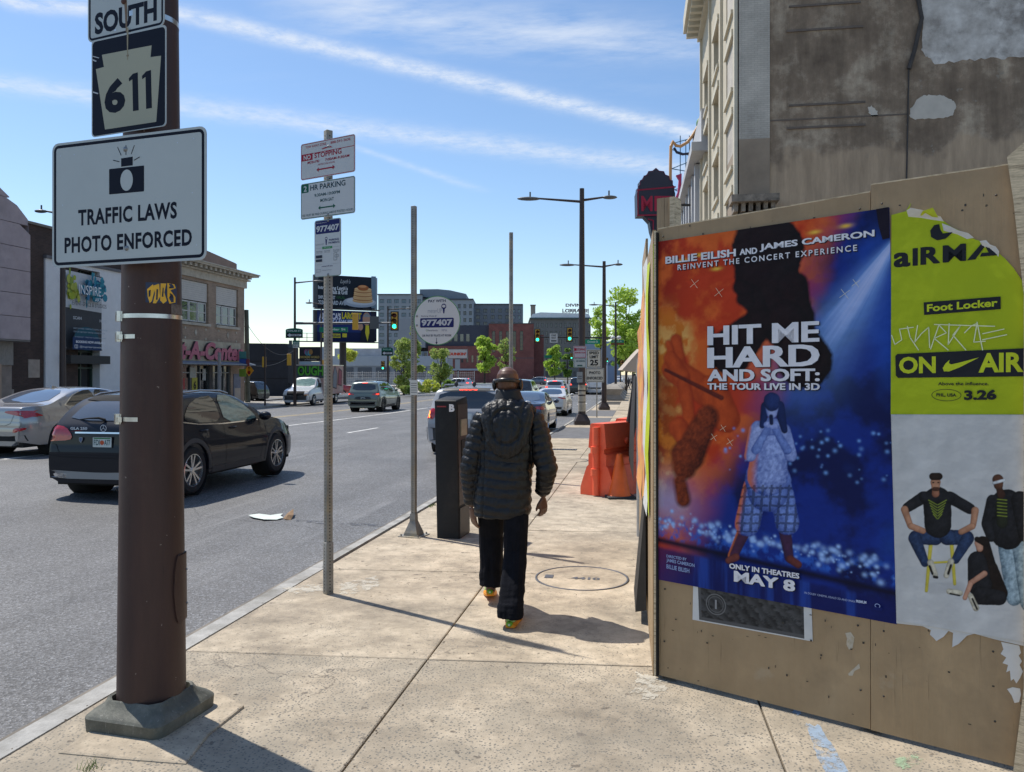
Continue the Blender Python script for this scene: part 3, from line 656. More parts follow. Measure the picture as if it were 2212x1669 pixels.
for a,n_ in ((((1462,735),(1470,790),13,14),1),(((1446,742),(1452,770),7,8),2),(((1458,800),(1530,850),27,30),3),(((1450,775),(1475,815),15,18),4),(((1480,830),(1492,915),15,13),5),(((1468,925),(1480,945),22,20),6),(((1540,845),(1570,905),34,30),8)):
 col=caps(col,U_,V_,*a,'#8a2410','#dd5f24',-0.5,5,n_)
for a in (((1530,900),(1490,985),24,34),((1485,985),(1480,1010),36,26),((1470,1040),(1478,1080),14,16)):col=caps(col,U_,V_,*a,'#2e0d0c','#9c4420',-0.6,9,7,None,.4)
col=caps(col,U_,V_,(1560,860),(1440,800),5,3.5,'#2b0f10','#7a3020',0,3,5)
rsn=np.random.RandomState(5)
def light(cx,cy,r,k,c='#bfe0ff'):
 global col
 g=np.exp(-(((s_-cx)/r)**2+(((t_-cy)*1.62)/r)**2)); col=blend(col,C(c),np.clip(g*k,0,1))
for _ in range(60):
 light(rsn.uniform(0.33,1.0),rsn.uniform(0.33,0.46),rsn.uniform(0.003,0.008),rsn.uniform(0.4,1.0),'#7ab4f2')
band=sstep(0.115,0.135,t_-0.03*0+0.035*s_)*sstep(0.215,0.17,t_+0.05*s_); col=blend(col,C('#2b66c4'),band*sstep(0.4,0.7,fbm(s_*40,t_*50,19))*0.9)
for _ in range(170):
 cx=rsn.uniform(0,1); light(cx,0.165-0.05*cx+rsn.normal()*0.014+0.012,rsn.uniform(0.003,0.012),rsn.uniform(0.4,1.1),'#a7d4ff')
hz=np.exp(-((t_-(0.118-0.045*s_))/0.010)**2); col=blend(col,C('#03082a'),hz*0.95)
fl2=sstep(0.105,0.09,t_+0.045*s_); col=blend(col,C('#0a1b5e'),fl2*0.8); col=blend(col,C('#2e62c8'),fl2*0.45*sstep(0.5,0.75,fbm(s_*18,t_*2,23)))
for a,dk_,lt_,n_,fo in ((((1612,1140),(1585,1200),15,11),'#1c0f24','#5a3550',1,0),(((1590,1204),(1575,1211),9,7),'#2a1522','#8a4a3c',2,0),(((1696,1140),(1706,1205),14,10),'#180f24','#513252',3,0),(((1708,1208),(1726,1220),9,8),'#24121f','#7d4036',4,0),(((1633,1055),(1616,1132),27,27),'#12307e','#86a9e6',5,.35),(((1686,1055),(1702,1130),27,26),'#12307e','#86a9e6',6,.35),(((1660,1040),(1660,1062),50,44),'#12307e','#86a9e6',7,.2),(((1664,935),(1660,1028),33,44),'#1f4593','#a9c4f0',8,.45),(((1640,925),(1682,925),16,16),'#234892','#a4bfec',9,.3),(((1634,930),(1622,985),15,13),'#274a93','#b3c9ef',10,.3),(((1694,930),(1710,985),15,13),'#274a93','#aac3ee',12,.3),(((1656,878),(1648,920),11,6),'#060d28','#1d3468',14,0),(((1684,878),(1696,930),12,7),'#060d28','#1d3468',15,0),(((1669,878),(1669,893),15,11),'#3a5fa8','#c3d6f6',16,0),(((1669,866),(1669,872),18,17),'#08102c','#2b4580',17,0),(((1663,881),(1664,881),2,2),'#0b1636','#23407c',18,0),(((1675,881),(1676,881),2,2),'#0b1636','#23407c',18,0),(((1634,972),(1660,926),10,7),'#1b3c86','#8fb0e6',21,.3),(((1702,972),(1676,928),10,7),'#16347a','#7f9fda',22,.3),(((1658,918),(1676,922),7,7),'#3a5fa8','#b3c9f0',20,.3),(((1667,900),(1668,915),4.5,4),'#04081c','#1a2b55',19,0)):
 col=caps(col,U_,V_,*a,dk_,lt_,0.35,2.0,n_,rim='#e0793c' if n_ in (1,5,8,10) else None,fold=fo)
chk=((np.abs(((U_-1660)*0.9+(V_-1040)*0.08) % 17-8.5) < 2.6) | (np.abs(V_ % 19-9.5) < 2.4)) & (V_ > 1048) & (V_ < 1150) & (((U_ > 1592) & (U_ < 1660)) | ((U_ > 1662) & (U_ < 1728)))
on=(np.abs(col[:,2]-0.45) < 0.42) & (col[:,0] > 0.045) & chk; col[on]=col[on]*0.42
PT=Print(PY-0.0004)
PT.v=[(float(a),float(PY-0.0006+r_),float(b)) for (a,b),r_ in zip(XY,rip*0)]
n_=nx_+1; jj,ii=np.meshgrid(np.arange(ny_),np.arange(nx_),indexing='ij'); jj=jj.ravel(); ii=ii.ravel()
PT.f=list(zip((jj*n_+ii).tolist(),(jj*n_+ii+1).tolist(),((jj+1)*n_+ii+1).tolist(),((jj+1)*n_+ii).tolist())); PT.c=np.clip(col*np.array([[0.86,0.80,0.92]]),0,1).tolist()
PT.y=PY-0.0008
WH=(0.72,0.72,0.76)
def ptext(P_,t,bl_,tlv,bru,c,bold=0.03,space=1.0,brv=None,shear=0.0):
 x0,z0=FP_(*bl_); _,z1=FP_(bl_[0],tlv); x1,zr=FP_(bru,brv if brv else bl_[1]); P_.text(t,x0,z0,x1,z1,c,bold,space,shear,slope=((zr-z0)/(x1-x0) if brv else 0.0))
SH=(0.02,0.02,0.03)
def pshadow(P_,t,bl_,tlv,bru,fat=0,**k):
 if fat:
  k['bold']=0.012; sh_=lambda q_:{**k,'brv':(k['brv']+q_ if k.get('brv') else None)}
  for du in (-fat,0,fat):ptext(P_,t,(bl_[0]+2+du,bl_[1]+2),tlv+2,bru+2+du,SH,**sh_(2))
  for du in (-fat,0,fat):
   for dv in ((-.6,.6) if fat > 1 else (-.3,.3)):ptext(P_,t,(bl_[0]+du,bl_[1]+dv),tlv+dv,bru+du,WH,**sh_(dv))
  return
 ptext(P_,t,(bl_[0]+2,bl_[1]+2),tlv+2,bru+2,SH,**{**k,'brv':(k['brv']+2 if k.get('brv') else None)}); ptext(P_,t,bl_,tlv,bru,WH,**k)
pshadow(PT,'BILLIE EILISH',(1439.8,571),556,1590.5,0.7,brv=554.5)
pshadow(PT,'AND',(1600,552),539.5,1637,0.5,brv=548.5)
pshadow(PT,'JAMES CAMERON',(1643.5,545.5),529,1889.8,0.7,brv=515.8)
pshadow(PT,'REINVENT THE CONCERT EXPERIENCE',(1466,585),573.4,1852.9,bold=0.015,space=1.35,brv=543)
pshadow(PT,'HIT ME',(1532.2,746),706.6,1770,2.0,bold=0.04,brv=738)
pshadow(PT,'HARD',(1532.5,795),752.6,1770,2.4,bold=0.04,brv=790.5)
pshadow(PT,'AND SOFT:',(1532.5,824),799.6,1771.5,1.4,bold=0.04,brv=823.5)
pshadow(PT,'THE TOUR LIVE IN 3D',(1531.5,842),828.6,1772.5,0.7,bold=0.045,brv=843)
for u,v,r_ in ((1503,614,0.030),(1556,633,0.030),(1827,636,0.028),(1851,613,0.022),(1545,945,0.022),(1565,925,0.020),(1580,955,0.022)):
 x,z=FP_(u,v)
 for a in (35,125):PT.line([(x-r_*math.cos(R(a)),z-r_*math.sin(R(a))),(x+r_*math.cos(R(a)),z+r_*math.sin(R(a)))],0.0016,(0.75,0.72,0.5))
LB=hx('#9fb6dd')
def pp(P_,pts,c):P_.poly([FP_(u,v) for u,v in pts],c)
pshadow(PT,'ONLY IN THEATRES',(1579,1226.5),1215.8,1729,0.5,brv=1249)
pshadow(PT,'MAY 8',(1590,1254.5),1232,1719,1.4,bold=0.045,brv=1277)
for tx,v0,vt,ur,vr in (('DIRECTED BY',1203,1197,1487,1210.5),('JAMES CAMERON',1214.3,1205,1504,1226.5),('BILLIE EILISH',1226.8,1217.5,1493,1237)):
 ptext(PT,tx,(1443.6,v0),vt,ur,hx('#8fa3cf'),0.02,1.0,brv=vr)
ptext(PT,'IN DOLBY CINEMA, REALD 3D AND IMAX',(1741,1281.5),1276.5,1850,hx('#a9b6d8'),0.0,1.0,brv=1301)
ptext(PT,'PREMIUM',(1852,1300),1294,1874,hx('#c6cfe6'),0.03,1.0,brv=1303)
PT.ring(*FP_(1898,1307),0.012,0.010,0.003,hx('#93a4d0')); pp(PT,[(1889,1309),(1908,1311),(1908,1318),(1889,1316)],hx('#0a1b5e'))
pp(PT,[(1895,454),(1922.5,449.4),(1924,516),(1909,520),(1901,492)],hx('#160b1e'))
PT.build('printed_face',PAPER,cp)
t=thing('old_poster_strip','narrow yellow-green strip of an older poster showing left of the big concert poster','poster',(FP_.o.x,FP_.o.y,0),FP_.rz)
P_=Print(-0.0040); pp(P_,[(1411.2,528),(1421,1246),(1428,1246),(1421,527)],hx('#9fb52e')); pp(P_,[(1413.4,770),(1414.5,860),(1421,860),(1419,770)],hx('#e6d44a')); P_.build('printed_face',PAPER,t)
P_=None
ap=thing('shoe_poster','torn lime green and white trainer poster right of the concert poster','poster',(FP_.o.x,FP_.o.y,0),FP_.rz)
AY=-0.0125
gr=[(1925.5,895.5),(2260,896),(2260,655),(2212,612),(2190,580),(2172,560),(2159,549),(2146,540),(2140,533),(2130,531),(2125,524),(2108,519),(2092,511),(2075,500),(2057,492),(2040,479),(2020,474),(1998,470),(1975,462),(1966,452),(1970,439),(1958,458),(1927,466)]
wh=[(1938,1345.5),(1995,1352),(2012,1360),(2013,1356),(2010,1370),(2018,1377),(2024,1384),(2040,1374),(2050,1362),(2060,1366),(2058,1397),(2072,1390),(2090,1372),(2106,1368),(2150,1380),(2212,1394),(2260,1402),(2260,896),(1926,895.5)]
base_=[FP_(u,v) for u,v in (wh[:-2]+[(2260,896)]+gr[2:])]
sheet_mesh(base_,AY,'paper',PAPERW,ap)
PT=Print(AY-0.0006)
def gridfill(P_,quad,nx,ny,fn):
 a,b,c_,d=[np.array(FP_(*q_)) for q_ in quad]; s_,t_=np.meshgrid(np.linspace(0,1,nx+1),np.linspace(0,1,ny+1)); s_=s_.ravel(); t_=t_.ravel()
 XY=(a[None]*(1-s_)[:,None]+b[None]*s_[:,None])*(1-t_)[:,None]+(d[None]*(1-s_)[:,None]+c_[None]*s_[:,None])*t_[:,None]
 n_=nx+1; jj,ii=np.meshgrid(np.arange(ny),np.arange(nx),indexing='ij'); jj=jj.ravel(); ii=ii.ravel()
 P_.up(); P_.tri([tuple(map(float,p)) for p in XY],list(zip((jj*n_+ii).tolist(),(jj*n_+ii+1).tolist(),((jj+1)*n_+ii+1).tolist(),((jj+1)*n_+ii).tolist())),np.clip(fn(s_,t_),0,1).tolist())
pp(PT,gr,hx('#a8b81c'))
pp(PT,wh,hx('#c6c7c6'))
0 and gridfill(PT,[(1945,1330),(2255,1370),(2255,905),(1945,905)],60,90,lambda s,t:(np.array(hx('#c6c7c6'))[None]*(0.93+0.22*(fbm(s*5,t*7,31)-0.5)+0.05*np.sin(s*14+fbm(s*3,t*4,8)*5)*(t > 0.35))[:,None]))
BK=(0.016,0.017,0.022); LG=hx('#a8b81c'); LG2=hx('#c3cf2a')
[ptext(PT,tx,(a+du,v0+dv),vt+dv,b+du,BK,0.01,1.0,brv=v1+dv) for tx,a,b,v0,v1,vt in (('a',1934,1966,579,576,549),('I',1975,1982,575,574,539),('R',1992,2030,573,569,537),('M',2040,2086,568,564,533)) for du in (-2.2,0,2.2) for dv in (-.8,.8)]
pp(PT,[(2090,564),(2108,562),(2128,535),(2122,527)],BK); pp(PT,[(2118,556),(2155,553),(2150,546),(2122,548)],BK); pp(PT,[(2128,531),(2135,531),(2155,552),(2140,553)],BK)
pp(PT,[(2030,486),(2020,488),(2011,500),(2013,514),(2026,521),(2045,517),(2060,503),(2038,506),(2033,498)],BK)
pp(PT,[(1996.8,654.4),(2162.8,641.7),(2162.8,668.9),(1998,681.6)],BK)
ptext(PT,'Foot Locker',(2004,675),659,2156,hx('#c3cf2a'),0.03,1.0,brv=663)
pp(PT,[(1936,770),(1940,765.5),(2260,751),(2260,813),(1942,817),(1937,812)],BK)
ptext(PT,'ON',(1944,808),772,2023,LG2,0.035,1.0,brv=807); ptext(PT,'AIR',(2115,805.5),764,2212,LG2,0.035,1.0,brv=804)
pp(PT,[(2044,786),(2038,796),(2041,803),(2052,803),(2075,794),(2116,773),(2070,785),(2056,788),(2051,785),(2053,778)],LG2)
ptext(PT,'Above the influence.',(2028,833),826,2137,BK,0.02,1.0,brv=833)
cx_,cz_=FP_(2045.6,854); rx_=FP_(2078,854)[0]-cx_; rz_=FP_(2045,841)[1]-cz_
PT.ring(cx_,cz_,rx_,rz_,0.0022,BK); PT.textc('PHL, USA',cx_,cz_-0.009,0.017,BK,0.03,maxw=rx_*1.6)
ptext(PT,'3.26',(2084,865),843,2154,BK,0.05,1.0,brv=864)
SC=hx('#dfe5b8')
for st in ([(1928,725),(1935,745),(1950,735),(1945,712),(1975,708)],[(1962,706),(1968,730),(1986,757)],[(1984,704),(1978,740),(1992,722),(2008,708),(2010,752)],[(2012,755),(2030,703),(2046,720),(2020,732),(2050,757)],[(2052,700),(2050,745),(2076,705),(2060,725),(2088,757)],[(2085,720),(2100,705),(2112,700),(2105,740),(2130,738)],[(2112,697),(2124,757)],[(2124,722),(2170,712)],[(2124,735),(2176,724)],[(2020,702),(2150,706)]):
 PT.line([FP_(u,v) for u,v in st],0.0042,SC)
def people(s_,t_):
 a,b,c_,d=[np.array(FP_(*q_)) for q_ in PQ]; XY2=(a[None]*(1-s_)[:,None]+b[None]*s_[:,None])*(1-t_)[:,None]+(d[None]*(1-s_)[:,None]+c_[None]*s_[:,None])*t_[:,None]
 u,v=pix(XY2); col=np.array(hx('#c6c7c6'))[None]*(0.93+0.20*(fbm(u/40,v/40,31)-0.5)+0.03*np.sin(u/17+fbm(u/60,v/90,8)*6))[:,None]
 BKc,BKl,DNd,DNl,SKd_,SKl,YEd,YEl='#050507','#26272c','#0c1226','#2f4468','#5e3524','#c99676','#8f8222','#dccd52'
 C=lambda p0,p1,r0,r1,dk,lt,n_=1,f_=0.0,so=1.6:caps(col,u,v,p0,p1,r0,r1,dk,lt,0.3,so,n_,None,f_)
 col=C((2015,1270),(2075,1268),9,9,'#a3a4a4','#b9baba',1,0,12)
 for q_ in (((2014,1158),(2003,1275),4.5,3.5),((2056,1158),(2064,1260),4.5,3.5),((2012,1160),(2058,1160),5,5),((2010,1215),(2060,1212),2.5,2.5)):col=C(*q_,YEd,YEl,2)
 for q_ in (((2022,1160),(1980,1160),17,15),((1978,1162),(2000,1215),14,9),((2048,1160),(2090,1160),17,15),((2092,1162),(2066,1208),14,9)):col=C(*q_,DNd,DNl,3,.35)
 for q_ in (((2012,1214),(2022,1240),7,6),((2056,1212),(2046,1242),7,6)):col=C(*q_,'#6d6756','#dad4bf',4,.3)
 for q_ in (((2010,1222),(2016,1238),2.5,2.5),((2056,1220),(2050,1238),2.5,2.5),((2020,1245),(2026,1246),3,3)):col=C(*q_,'#0a0a0b','#202022',4)
 for q_ in (((1996,1074),(1962,1096),13,11),((2054,1074),(2096,1098),13,12)):col=C(*q_,BKc,BKl,5,.2)
 for q_ in (((1956,1100),(1968,1134),8,6.5),((1970,1136),(1996,1146),7,6.5),((2108,1102),(2104,1132),8,6.5),((2102,1136),(2078,1148),7,6.5)):col=C(*q_,SKd_,SKl,6)
 for q_ in (((2026,1082),(2028,1132),31,29),((2000,1074),(2052,1074),13,13)):col=C(*q_,BKc,BKl,7,.25)
 for k in range(6):col=C((2008+k*2,1080+k*6),(2026,1090+k*6),1.4,1.2,'#39421a','#8a9a3a',8); col=C((2046-k*2,1080+k*6),(2028,1090+k*6),1.4,1.2,'#39421a','#8a9a3a',8)
 col=C((2023,1056),(2023,1066),7,8,SKd_,'#a9745a',9); col=C((2023,1042),(2023,1051),11,9,SKd_,SKl,10); col=C((2017,1029),(2030,1029),8,8,'#120c0a','#2e211b',11)
 col=C((2020,1056),(2027,1056),4.5,4.5,'#24140e','#5c3a2a',12); col=C((2017,1042),(2019,1042),1.3,1.3,'#1b0f0b','#2a1a14',1,0,.9); col=C((2028,1042),(2030,1042),1.3,1.3,'#1b0f0b','#2a1a14',1,0,.9)
 for q_ in (((2180,1180),(2192,1290),23,17),((2212,1180),(2225,1300),24,20)):col=C(*q_,'#3d5360','#a9c0cc',13,.4)
 for q_ in (((2175,1090),(2178,1150),34,36),((2146,1082),(2134,1130),14,13),((2134,1134),(2142,1160),12,10),((2205,1080),(2222,1150),20,22)):col=C(*q_,BKc,BKl,14,.3)
 col=C((2164,1090),(2166,1128),13,12,'#0d0f0b','#2b3022',15)
 for k in range(6):col=C((2156,1078+k*7),(2176,1080+k*7),1.3,1.3,'#39421a','#8a9a3a',16)
 col=C((2160,1056),(2164,1068),7,9,'#1c0f0b','#4a2f24',17); col=C((2157,1036),(2158,1048),12,10,'#1f120d','#6b4635',18); col=C((2148,1043),(2170,1037),3.2,3.2,'#6f7478','#e2e6e8',19)
 for q_ in (((2124,1172),(2136,1230),15,20),((2138,1230),(2160,1280),20,18)):col=C(*q_,'#060404','#241a17',20,.3)
 for q_ in (((2112,1210),(2118,1262),20,26),((2120,1285),(2160,1290),20,16)):col=C(*q_,BKc,BKl,21,.3)
 col=C((2116,1172),(2118,1184),9.5,7,'#7a4a38','#d0a288',22); col=C((2112,1164),(2130,1172),6,8,'#070404','#241a17',23)
 for q_ in (((2128,1238),(2098,1258),6.5,5.5),((2098,1260),(2086,1290),5.5,5)):col=C(*q_,'#7a4a38','#cf9f85',24)
 for q_ in (((2052,1276),(2076,1280),6,6),((2098,1286),(2110,1312),6,7)):col=C(*q_,'#6d6756','#dad4bf',25,.3)
 for q_ in (((2054,1281),(2074,1285),1.8,1.8),((2102,1292),(2112,1314),2,2)):col=C(*q_,'#0a0a0b','#202022',26)
 return col
PQ=[(1940,1340),(2258,1392),(2258,897),(1928,897)]
gridfill(PT,PQ,300,440,people)
PT.build('printed_face',PAPER,ap)
mb=MB()
def curl(pts,out_):
 vs=[(FP_(u,v)[0],AY-0.002-o_,FP_(u,v)[1]) for (u,v),o_ in zip(pts,out_)]; mb.add(vs,[tuple(t) for t in tessellate_polygon([[Vector((a[0],a[2],0)) for a in vs]])])
curl([(1964,470),(1962,458),(1972,453),(1998,458),(2012,464),(2034,470),(2040,480),(2012,476),(1990,472)],[0,.02,.03,.03,.02,.01,0,0,0])
curl([(2036,484),(2046,488),(2056,492),(2072,500),(2094,506),(2106,516),(2090,518),(2070,508),(2050,503),(2040,500)],[0,.01,.012,.01,.012,.01,0,0,0,0])
curl([(2118,523),(2132,521),(2140,530),(2153,535),(2160,545),(2158,556),(2148,548),(2136,538),(2124,534)],[.01,.012,.01,.012,.01,0,0,0,0])
mb.build('torn_white_curl',PAPERW,ap)
mb=MB(); curl([(1998,460),(2020,453),(2030,473),(2010,470),(1990,468)],[.03,.035,.02,0,.01])
mb.build('torn_green_curl',mat('lime_paper',hx('#b9c41f'),0.6,0.1,5),ap)
t=thing('paper_shred','long torn white paper shred left on the plywood below the shoe poster','paper scrap',(FP_.o.x,FP_.o.y,0),FP_.rz)
jag=[(2163,1386),(2182,1390),(2202,1394),(2206,1410),(2201,1416),(2208,1428),(2203,1436),(2210,1450),(2204,1464),(2196,1476),(2190,1466),(2184,1470),(2182,1448),(2174,1452),(2178,1436),(2166,1432),(2174,1420),(2162,1412),(2168,1402)]
sheet_mesh([FP_(u,v) for u,v in jag][::-1],-0.0075,'paper',PAPERW,t)
t=thing('paper_scrap','small torn white scrap on the plywood under the long shred','paper scrap',(FP_.o.x,FP_.o.y,0),FP_.rz)
sheet_mesh([FP_(u,v) for u,v in [(2176,1488),(2188,1484),(2204,1487),(2206,1500),(2202,1516),(2192,1518),(2186,1502)]][::-1],-0.0075,'paper',PAPERW,t)
WORN_=mat('old_paste',(0.50,0.44,0.34),0.8,0.2,30,dark=(0.38,0.28,0.15))
t=thing('paste_mark','pale paste marks on the plywood under the blue poster near the seam','paste mark',(FP_.o.x,FP_.o.y,0),FP_.rz)
for pts in ([(1826,1368),(1838,1366),(1846,1378),(1842,1400),(1834,1404),(1828,1392),(1830,1380)],[(1832,1456),(1856,1434),(1858,1444),(1846,1450),(1842,1460),(1834,1460)]):
 sheet_mesh([FP_(u,v) for u,v in pts][::-1],-0.0015,'paste',WORN_,t)
sf=thing('side_fence','plywood side fence running away from the corner of the hoarding, layered with posters','fence',(FP_.o.x,FP_.o.y,0),math.atan2(2.6,-0.035))
def side_box(name,y0,y1,z0,z1,mt,off=0.0,th=0.016,par=None):
 return MB().box(y0,off,z0,y1,off+th,z1).build(name,mt,par or sf)
side_box('plywood_sheet',0.03,1.22,-0.06,2.42,PLY); side_box('plywood_sheet',1.25,2.45,-0.06,2.58,PLY,0.008); side_box('plywood_sheet',2.48,3.9,-0.06,2.1,PLY,0.008)
for x_ in (0.25,1.2,2.4):MB().box(x_,-0.09,-0.08,x_+0.045,-0.002,2.4).build('stud',WOOD,sf)
YP=mat('yellow_pink_print',hx('#e2b53c'),0.55,0.0,9,col2=hx('#e07a6a'),dark=hx('#a6527e'),detail=3)
def side_poster(label,y0,y1,z0,z1,mt,off):
 t=thing('side_poster',label,'poster',sf.location,sf.rotation_euler.z); n=8; mb=MB(); r=random.Random(label)
 vs=[]
 for i in range(n+1):
  z=z0+(z1-z0)*i/n; o_=off+r.uniform(0,0.012); vs += [(y0,o_,z),(y1,o_+r.uniform(0,0.02),z)]
 mb.add(vs,[(2*i,2*i+1,2*i+3,2*i+2) for i in range(n)],0,False); mb.build('printed_face',mt,t)
side_poster('lime green poster edge on the side fence just past the corner',0.42,0.60,0.75,2.3,mat('lime_paper',0),0.020)
side_poster('weathered white poster beside the lime one on the side fence',0.62,1.15,0.72,2.36,PAPERW,0.024)
side_poster('tattered yellow and pink poster on the middle of the side fence',1.35,2.15,0.60,2.25,YP,0.026)
side_poster('second yellow and pink poster farther along the side fence',2.3,3.8,0.55,2.05,YP,0.028)
t=thing('loose_panel','dark loose panel kicked out at the foot of the side fence','board',sf.location,sf.rotation_euler.z)
mb=MB(); mb.add([(0.95,0.028,0.03),(1.45,0.028,0.04),(1.50,0.105,0.02),(1.0,0.10,0.0),(1.0,0.028,0.72),(1.45,0.028,0.72),(1.46,0.04,0.72),(1.0,0.038,0.72)],[(2,3,7,6),(0,3,2,1),(0,4,7,3),(1,2,6,5),(4,5,6,7)]); mb.build('board',mat('dark_board',(0.03,0.026,0.022),0.8,0.3,5),t)
cf=thing('chain_link_fence','grey chain link fence hung with black shade cloth beyond the side fence','fence',(0.03,8.5,zg(9)),R(90))
mb=MB(); GM=mat('galvanised',(0.45,0.46,0.47),0.45,0.15,8,metal=0.7)
for k in range(8):MB().tube([(k*2.6,0,-0.02),(k*2.6,0,1.9-0.01*k)],0.024,8).build('fence_post',GM,cf)
MB().tube([(0,0,1.88),(18.2,0,1.66)],0.018,8).build('top_rail',GM,cf)
mb=MB(); st=0.11
for k in range(int(18.2/st)):
 x=k*st
 for s_ in (1,-1):
  xe=x+s_*1.7; a=Vector((x,0,0.05)); b=Vector((xe,0,1.75));
  if xe < 0 or xe > 18.2:continue
  mb.tube([a,b],0.003,3,caps=False)
mb.build('mesh_wire',GM,cf).__setitem__('kind','stuff')
CL=mat('shade_cloth',(0.018,0.019,0.02),0.85,0.3,20)
mb=MB(); n=30; vs=[]
for i in range(n+1):
 x=2.5+i*0.52; w=0.035+0.03*math.sin(i*1.7); vs += [(x,w,1.72-0.008*i),(x,w+0.04*math.sin(i*2.3)+0.02,1.1),(x,w+0.03+0.05*math.sin(i*0.9),0.25+0.25*(math.sin(i*0.8) > 0))]
mb.add(vs,[(3*i+k,3*i+k+3,3*i+k+4,3*i+k+1) for i in range(n) for k in (0,1)],0,True); mb.build('shade_cloth',CL,cf)
t=thing('hanging_cloth','black torn cloth bunched on the fence above the orange barrier','cloth',(-0.02,12.0,0),R(90))
mb=MB(); mb.tube([(0,0,1.62),(0.05,0.03,1.3),(0.0,0.06,1.0),(0.1,0.10,0.72),(0.0,0.11,0.50)],[0.02,0.035,0.05,0.075,0.03],9); mb.build('cloth',CL,t)
# ====== POLES AND SIGNS IN FRONT
def f_brown(n,l,b):
 tcn=n.new('ShaderNodeTexCoord'); P=tcn.outputs['Object']; mp=n.new('ShaderNodeMapping'); mp.inputs['Scale'].default_value=(6,6,0.7); l.new(P,mp.inputs[0])
 c=ramp(n,l,nz(n,l,mp.outputs[0],1.5,6,0.65),[(0.3,(0.040,0.021,0.018)),(0.7,(0.068,0.034,0.027))])
 c=mixc(n,l,ramp(n,l,nz(n,l,P,2.0,8,0.7),[(0.55,0.0),(0.70,0.5)]),c,(0.085,0.055,0.042))
 c=mixc(n,l,ramp(n,l,nz(n,l,P,34,3,0.5),[(0.735,0.0),(0.75,1.0)]),c,(0.22,0.17,0.14))
 c=mixc(n,l,ramp(n,l,nz(n,l,mp.outputs[0],5,5,0.7),[(0.68,0.0),(0.72,0.6)]),c,(0.018,0.012,0.011))
 l.new(c,b.inputs['Base Color']); bp=n.new('ShaderNodeBump'); bp.inputs['Strength'].default_value=0.2; bp.inputs['Distance'].default_value=0.004; l.new(nz(n,l,P,90,4),bp.inputs['Height']); l.new(bp.outputs[0],b.inputs['Normal']); b.inputs['Specular IOR Level'].default_value=0.35
BROWN=node_mat('brown_pole_paint',f_brown,0.5)
STEEL=mat('stainless_band',(0.62,0.61,0.58),0.28,0.2,14,metal=0.95)
SIGNW=mat('sign_back_sheet',(0.40,0.42,0.43),0.5,0.08,6)
BOLT=mat('sign_bolt',(0.25,0.25,0.25),0.4,metal=0.8)
def f_cast(n,l,b):
 tcn=n.new('ShaderNodeTexCoord'); P=tcn.outputs['Object']
 c=ramp(n,l,nz(n,l,P,7,8,0.7),[(0.3,(0.055,0.055,0.045)),(0.55,(0.115,0.115,0.09)),(0.75,(0.20,0.19,0.155))])
 mp=n.new('ShaderNodeMapping'); mp.inputs['Scale'].default_value=(30,30,9); l.new(P,mp.inputs[0])
 s=ramp(n,l,nz(n,l,mp.outputs[0],2,6,0.8),[(0.60,0.0),(0.66,0.6)]); c=mixc(n,l,s,c,(0.36,0.34,0.30))
 l.new(c,b.inputs['Base Color']); bp=n.new('ShaderNodeBump'); bp.inputs['Strength'].default_value=0.6; bp.inputs['Distance'].default_value=0.006
 l.new(nz(n,l,P,20,5,0.7),bp.inputs['Height']); l.new(bp.outputs[0],b.inputs['Normal'])
CAST=node_mat('cast_base',f_cast,0.62)
pc=D(328,1565,3.80); pg=Vector((pc.x,pc.y,zg(pc.y)))
pole=thing('brown_pole','thick brown steel pole in the left foreground on a square cast base','pole',pg)
rb,rt=0.155,0.118
def prad(z):return rb+(rt-rb)*min(1,z/3.6)
MB().tube([(0,0,0.06),(0,0,1.2),(0,0,2.4),(0,0,3.6),(0,0,5.6)],[rb,prad(1.2),prad(2.4),rt,rt-0.01],48).build('shaft',BROWN,pole)
cor=[G(200,1600)-pg,G(345,1622)-pg,G(447,1552)-pg]
e1=(cor[1]-cor[0]); e2=(cor[2]-cor[1]); ang=math.atan2(e1.y,e1.x)
sq=0.212
def sqr(r_,z,k=8,rnd=0.05,rot=ang):
 pts=rrect(-r_,-r_,r_,r_,rnd,4); c_,s_=math.cos(rot),math.sin(rot); return [Vector((x*c_-y*s_,x*s_+y*c_,z)) for x,y in pts]
def circ(r_,z,rot=ang):
 base=sqr(1,z,rnd=0.3); return [Vector((p.x,p.y,0)).normalized()*r_+Vector((0,0,z)) for p in base]
mb=MB(); mb.rings([sqr(sq,-0.01),sqr(sq+0.004,0.068),sqr(sq-0.004,0.078)],0,False,False)
mb.rings([sqr(sq-0.004,0.078),[a.lerp(b,0.15) for a,b in zip(sqr(sq-0.012,0.092),circ(0.20,0.092))],[a.lerp(b,0.7) for a,b in zip(sqr(sq-0.03,0.112),circ(0.194,0.112))],circ(0.190,0.134),circ(0.182,0.140),circ(0.172,0.136),circ(0.162,0.09)],0,False,True)
mb.build('cast_base',CAST,pole,sharp=40)
pad=[G(u,v)-pg for u,v in [(134,1627),(250,1548),(330,1500),(460,1496),(522,1531),(447,1590),(400,1650),(270,1640)]]
mb=MB(); mb.prism([(p.x,p.y) for p in pad],-0.02,0.008);
mb=MB(); sh=[(p.x*1.0,p.y*1.0) for p in pad]; ct=(sum(p[0] for p in sh)/8,sum(p[1] for p in sh)/8)
mb.rings([[(ct[0]+(x-ct[0])*k_,ct[1]+(y-ct[1])*k_,z) for x,y in sh] for k_,z in ((1.05,-0.02),(1.03,0.010),(1.0,0.014))],0,True,False)
mb.build('mortar_pad',CONC,pole)
def onpole(a,z,dr=0.0):r_=prad(z)+dr; return Vector((r_*math.cos(a),r_*math.sin(a),z))
cama=math.atan2(-pg.y,-pg.x)
def pole_z(v):return HC+(HV-v)/FP*3.66-pg.z
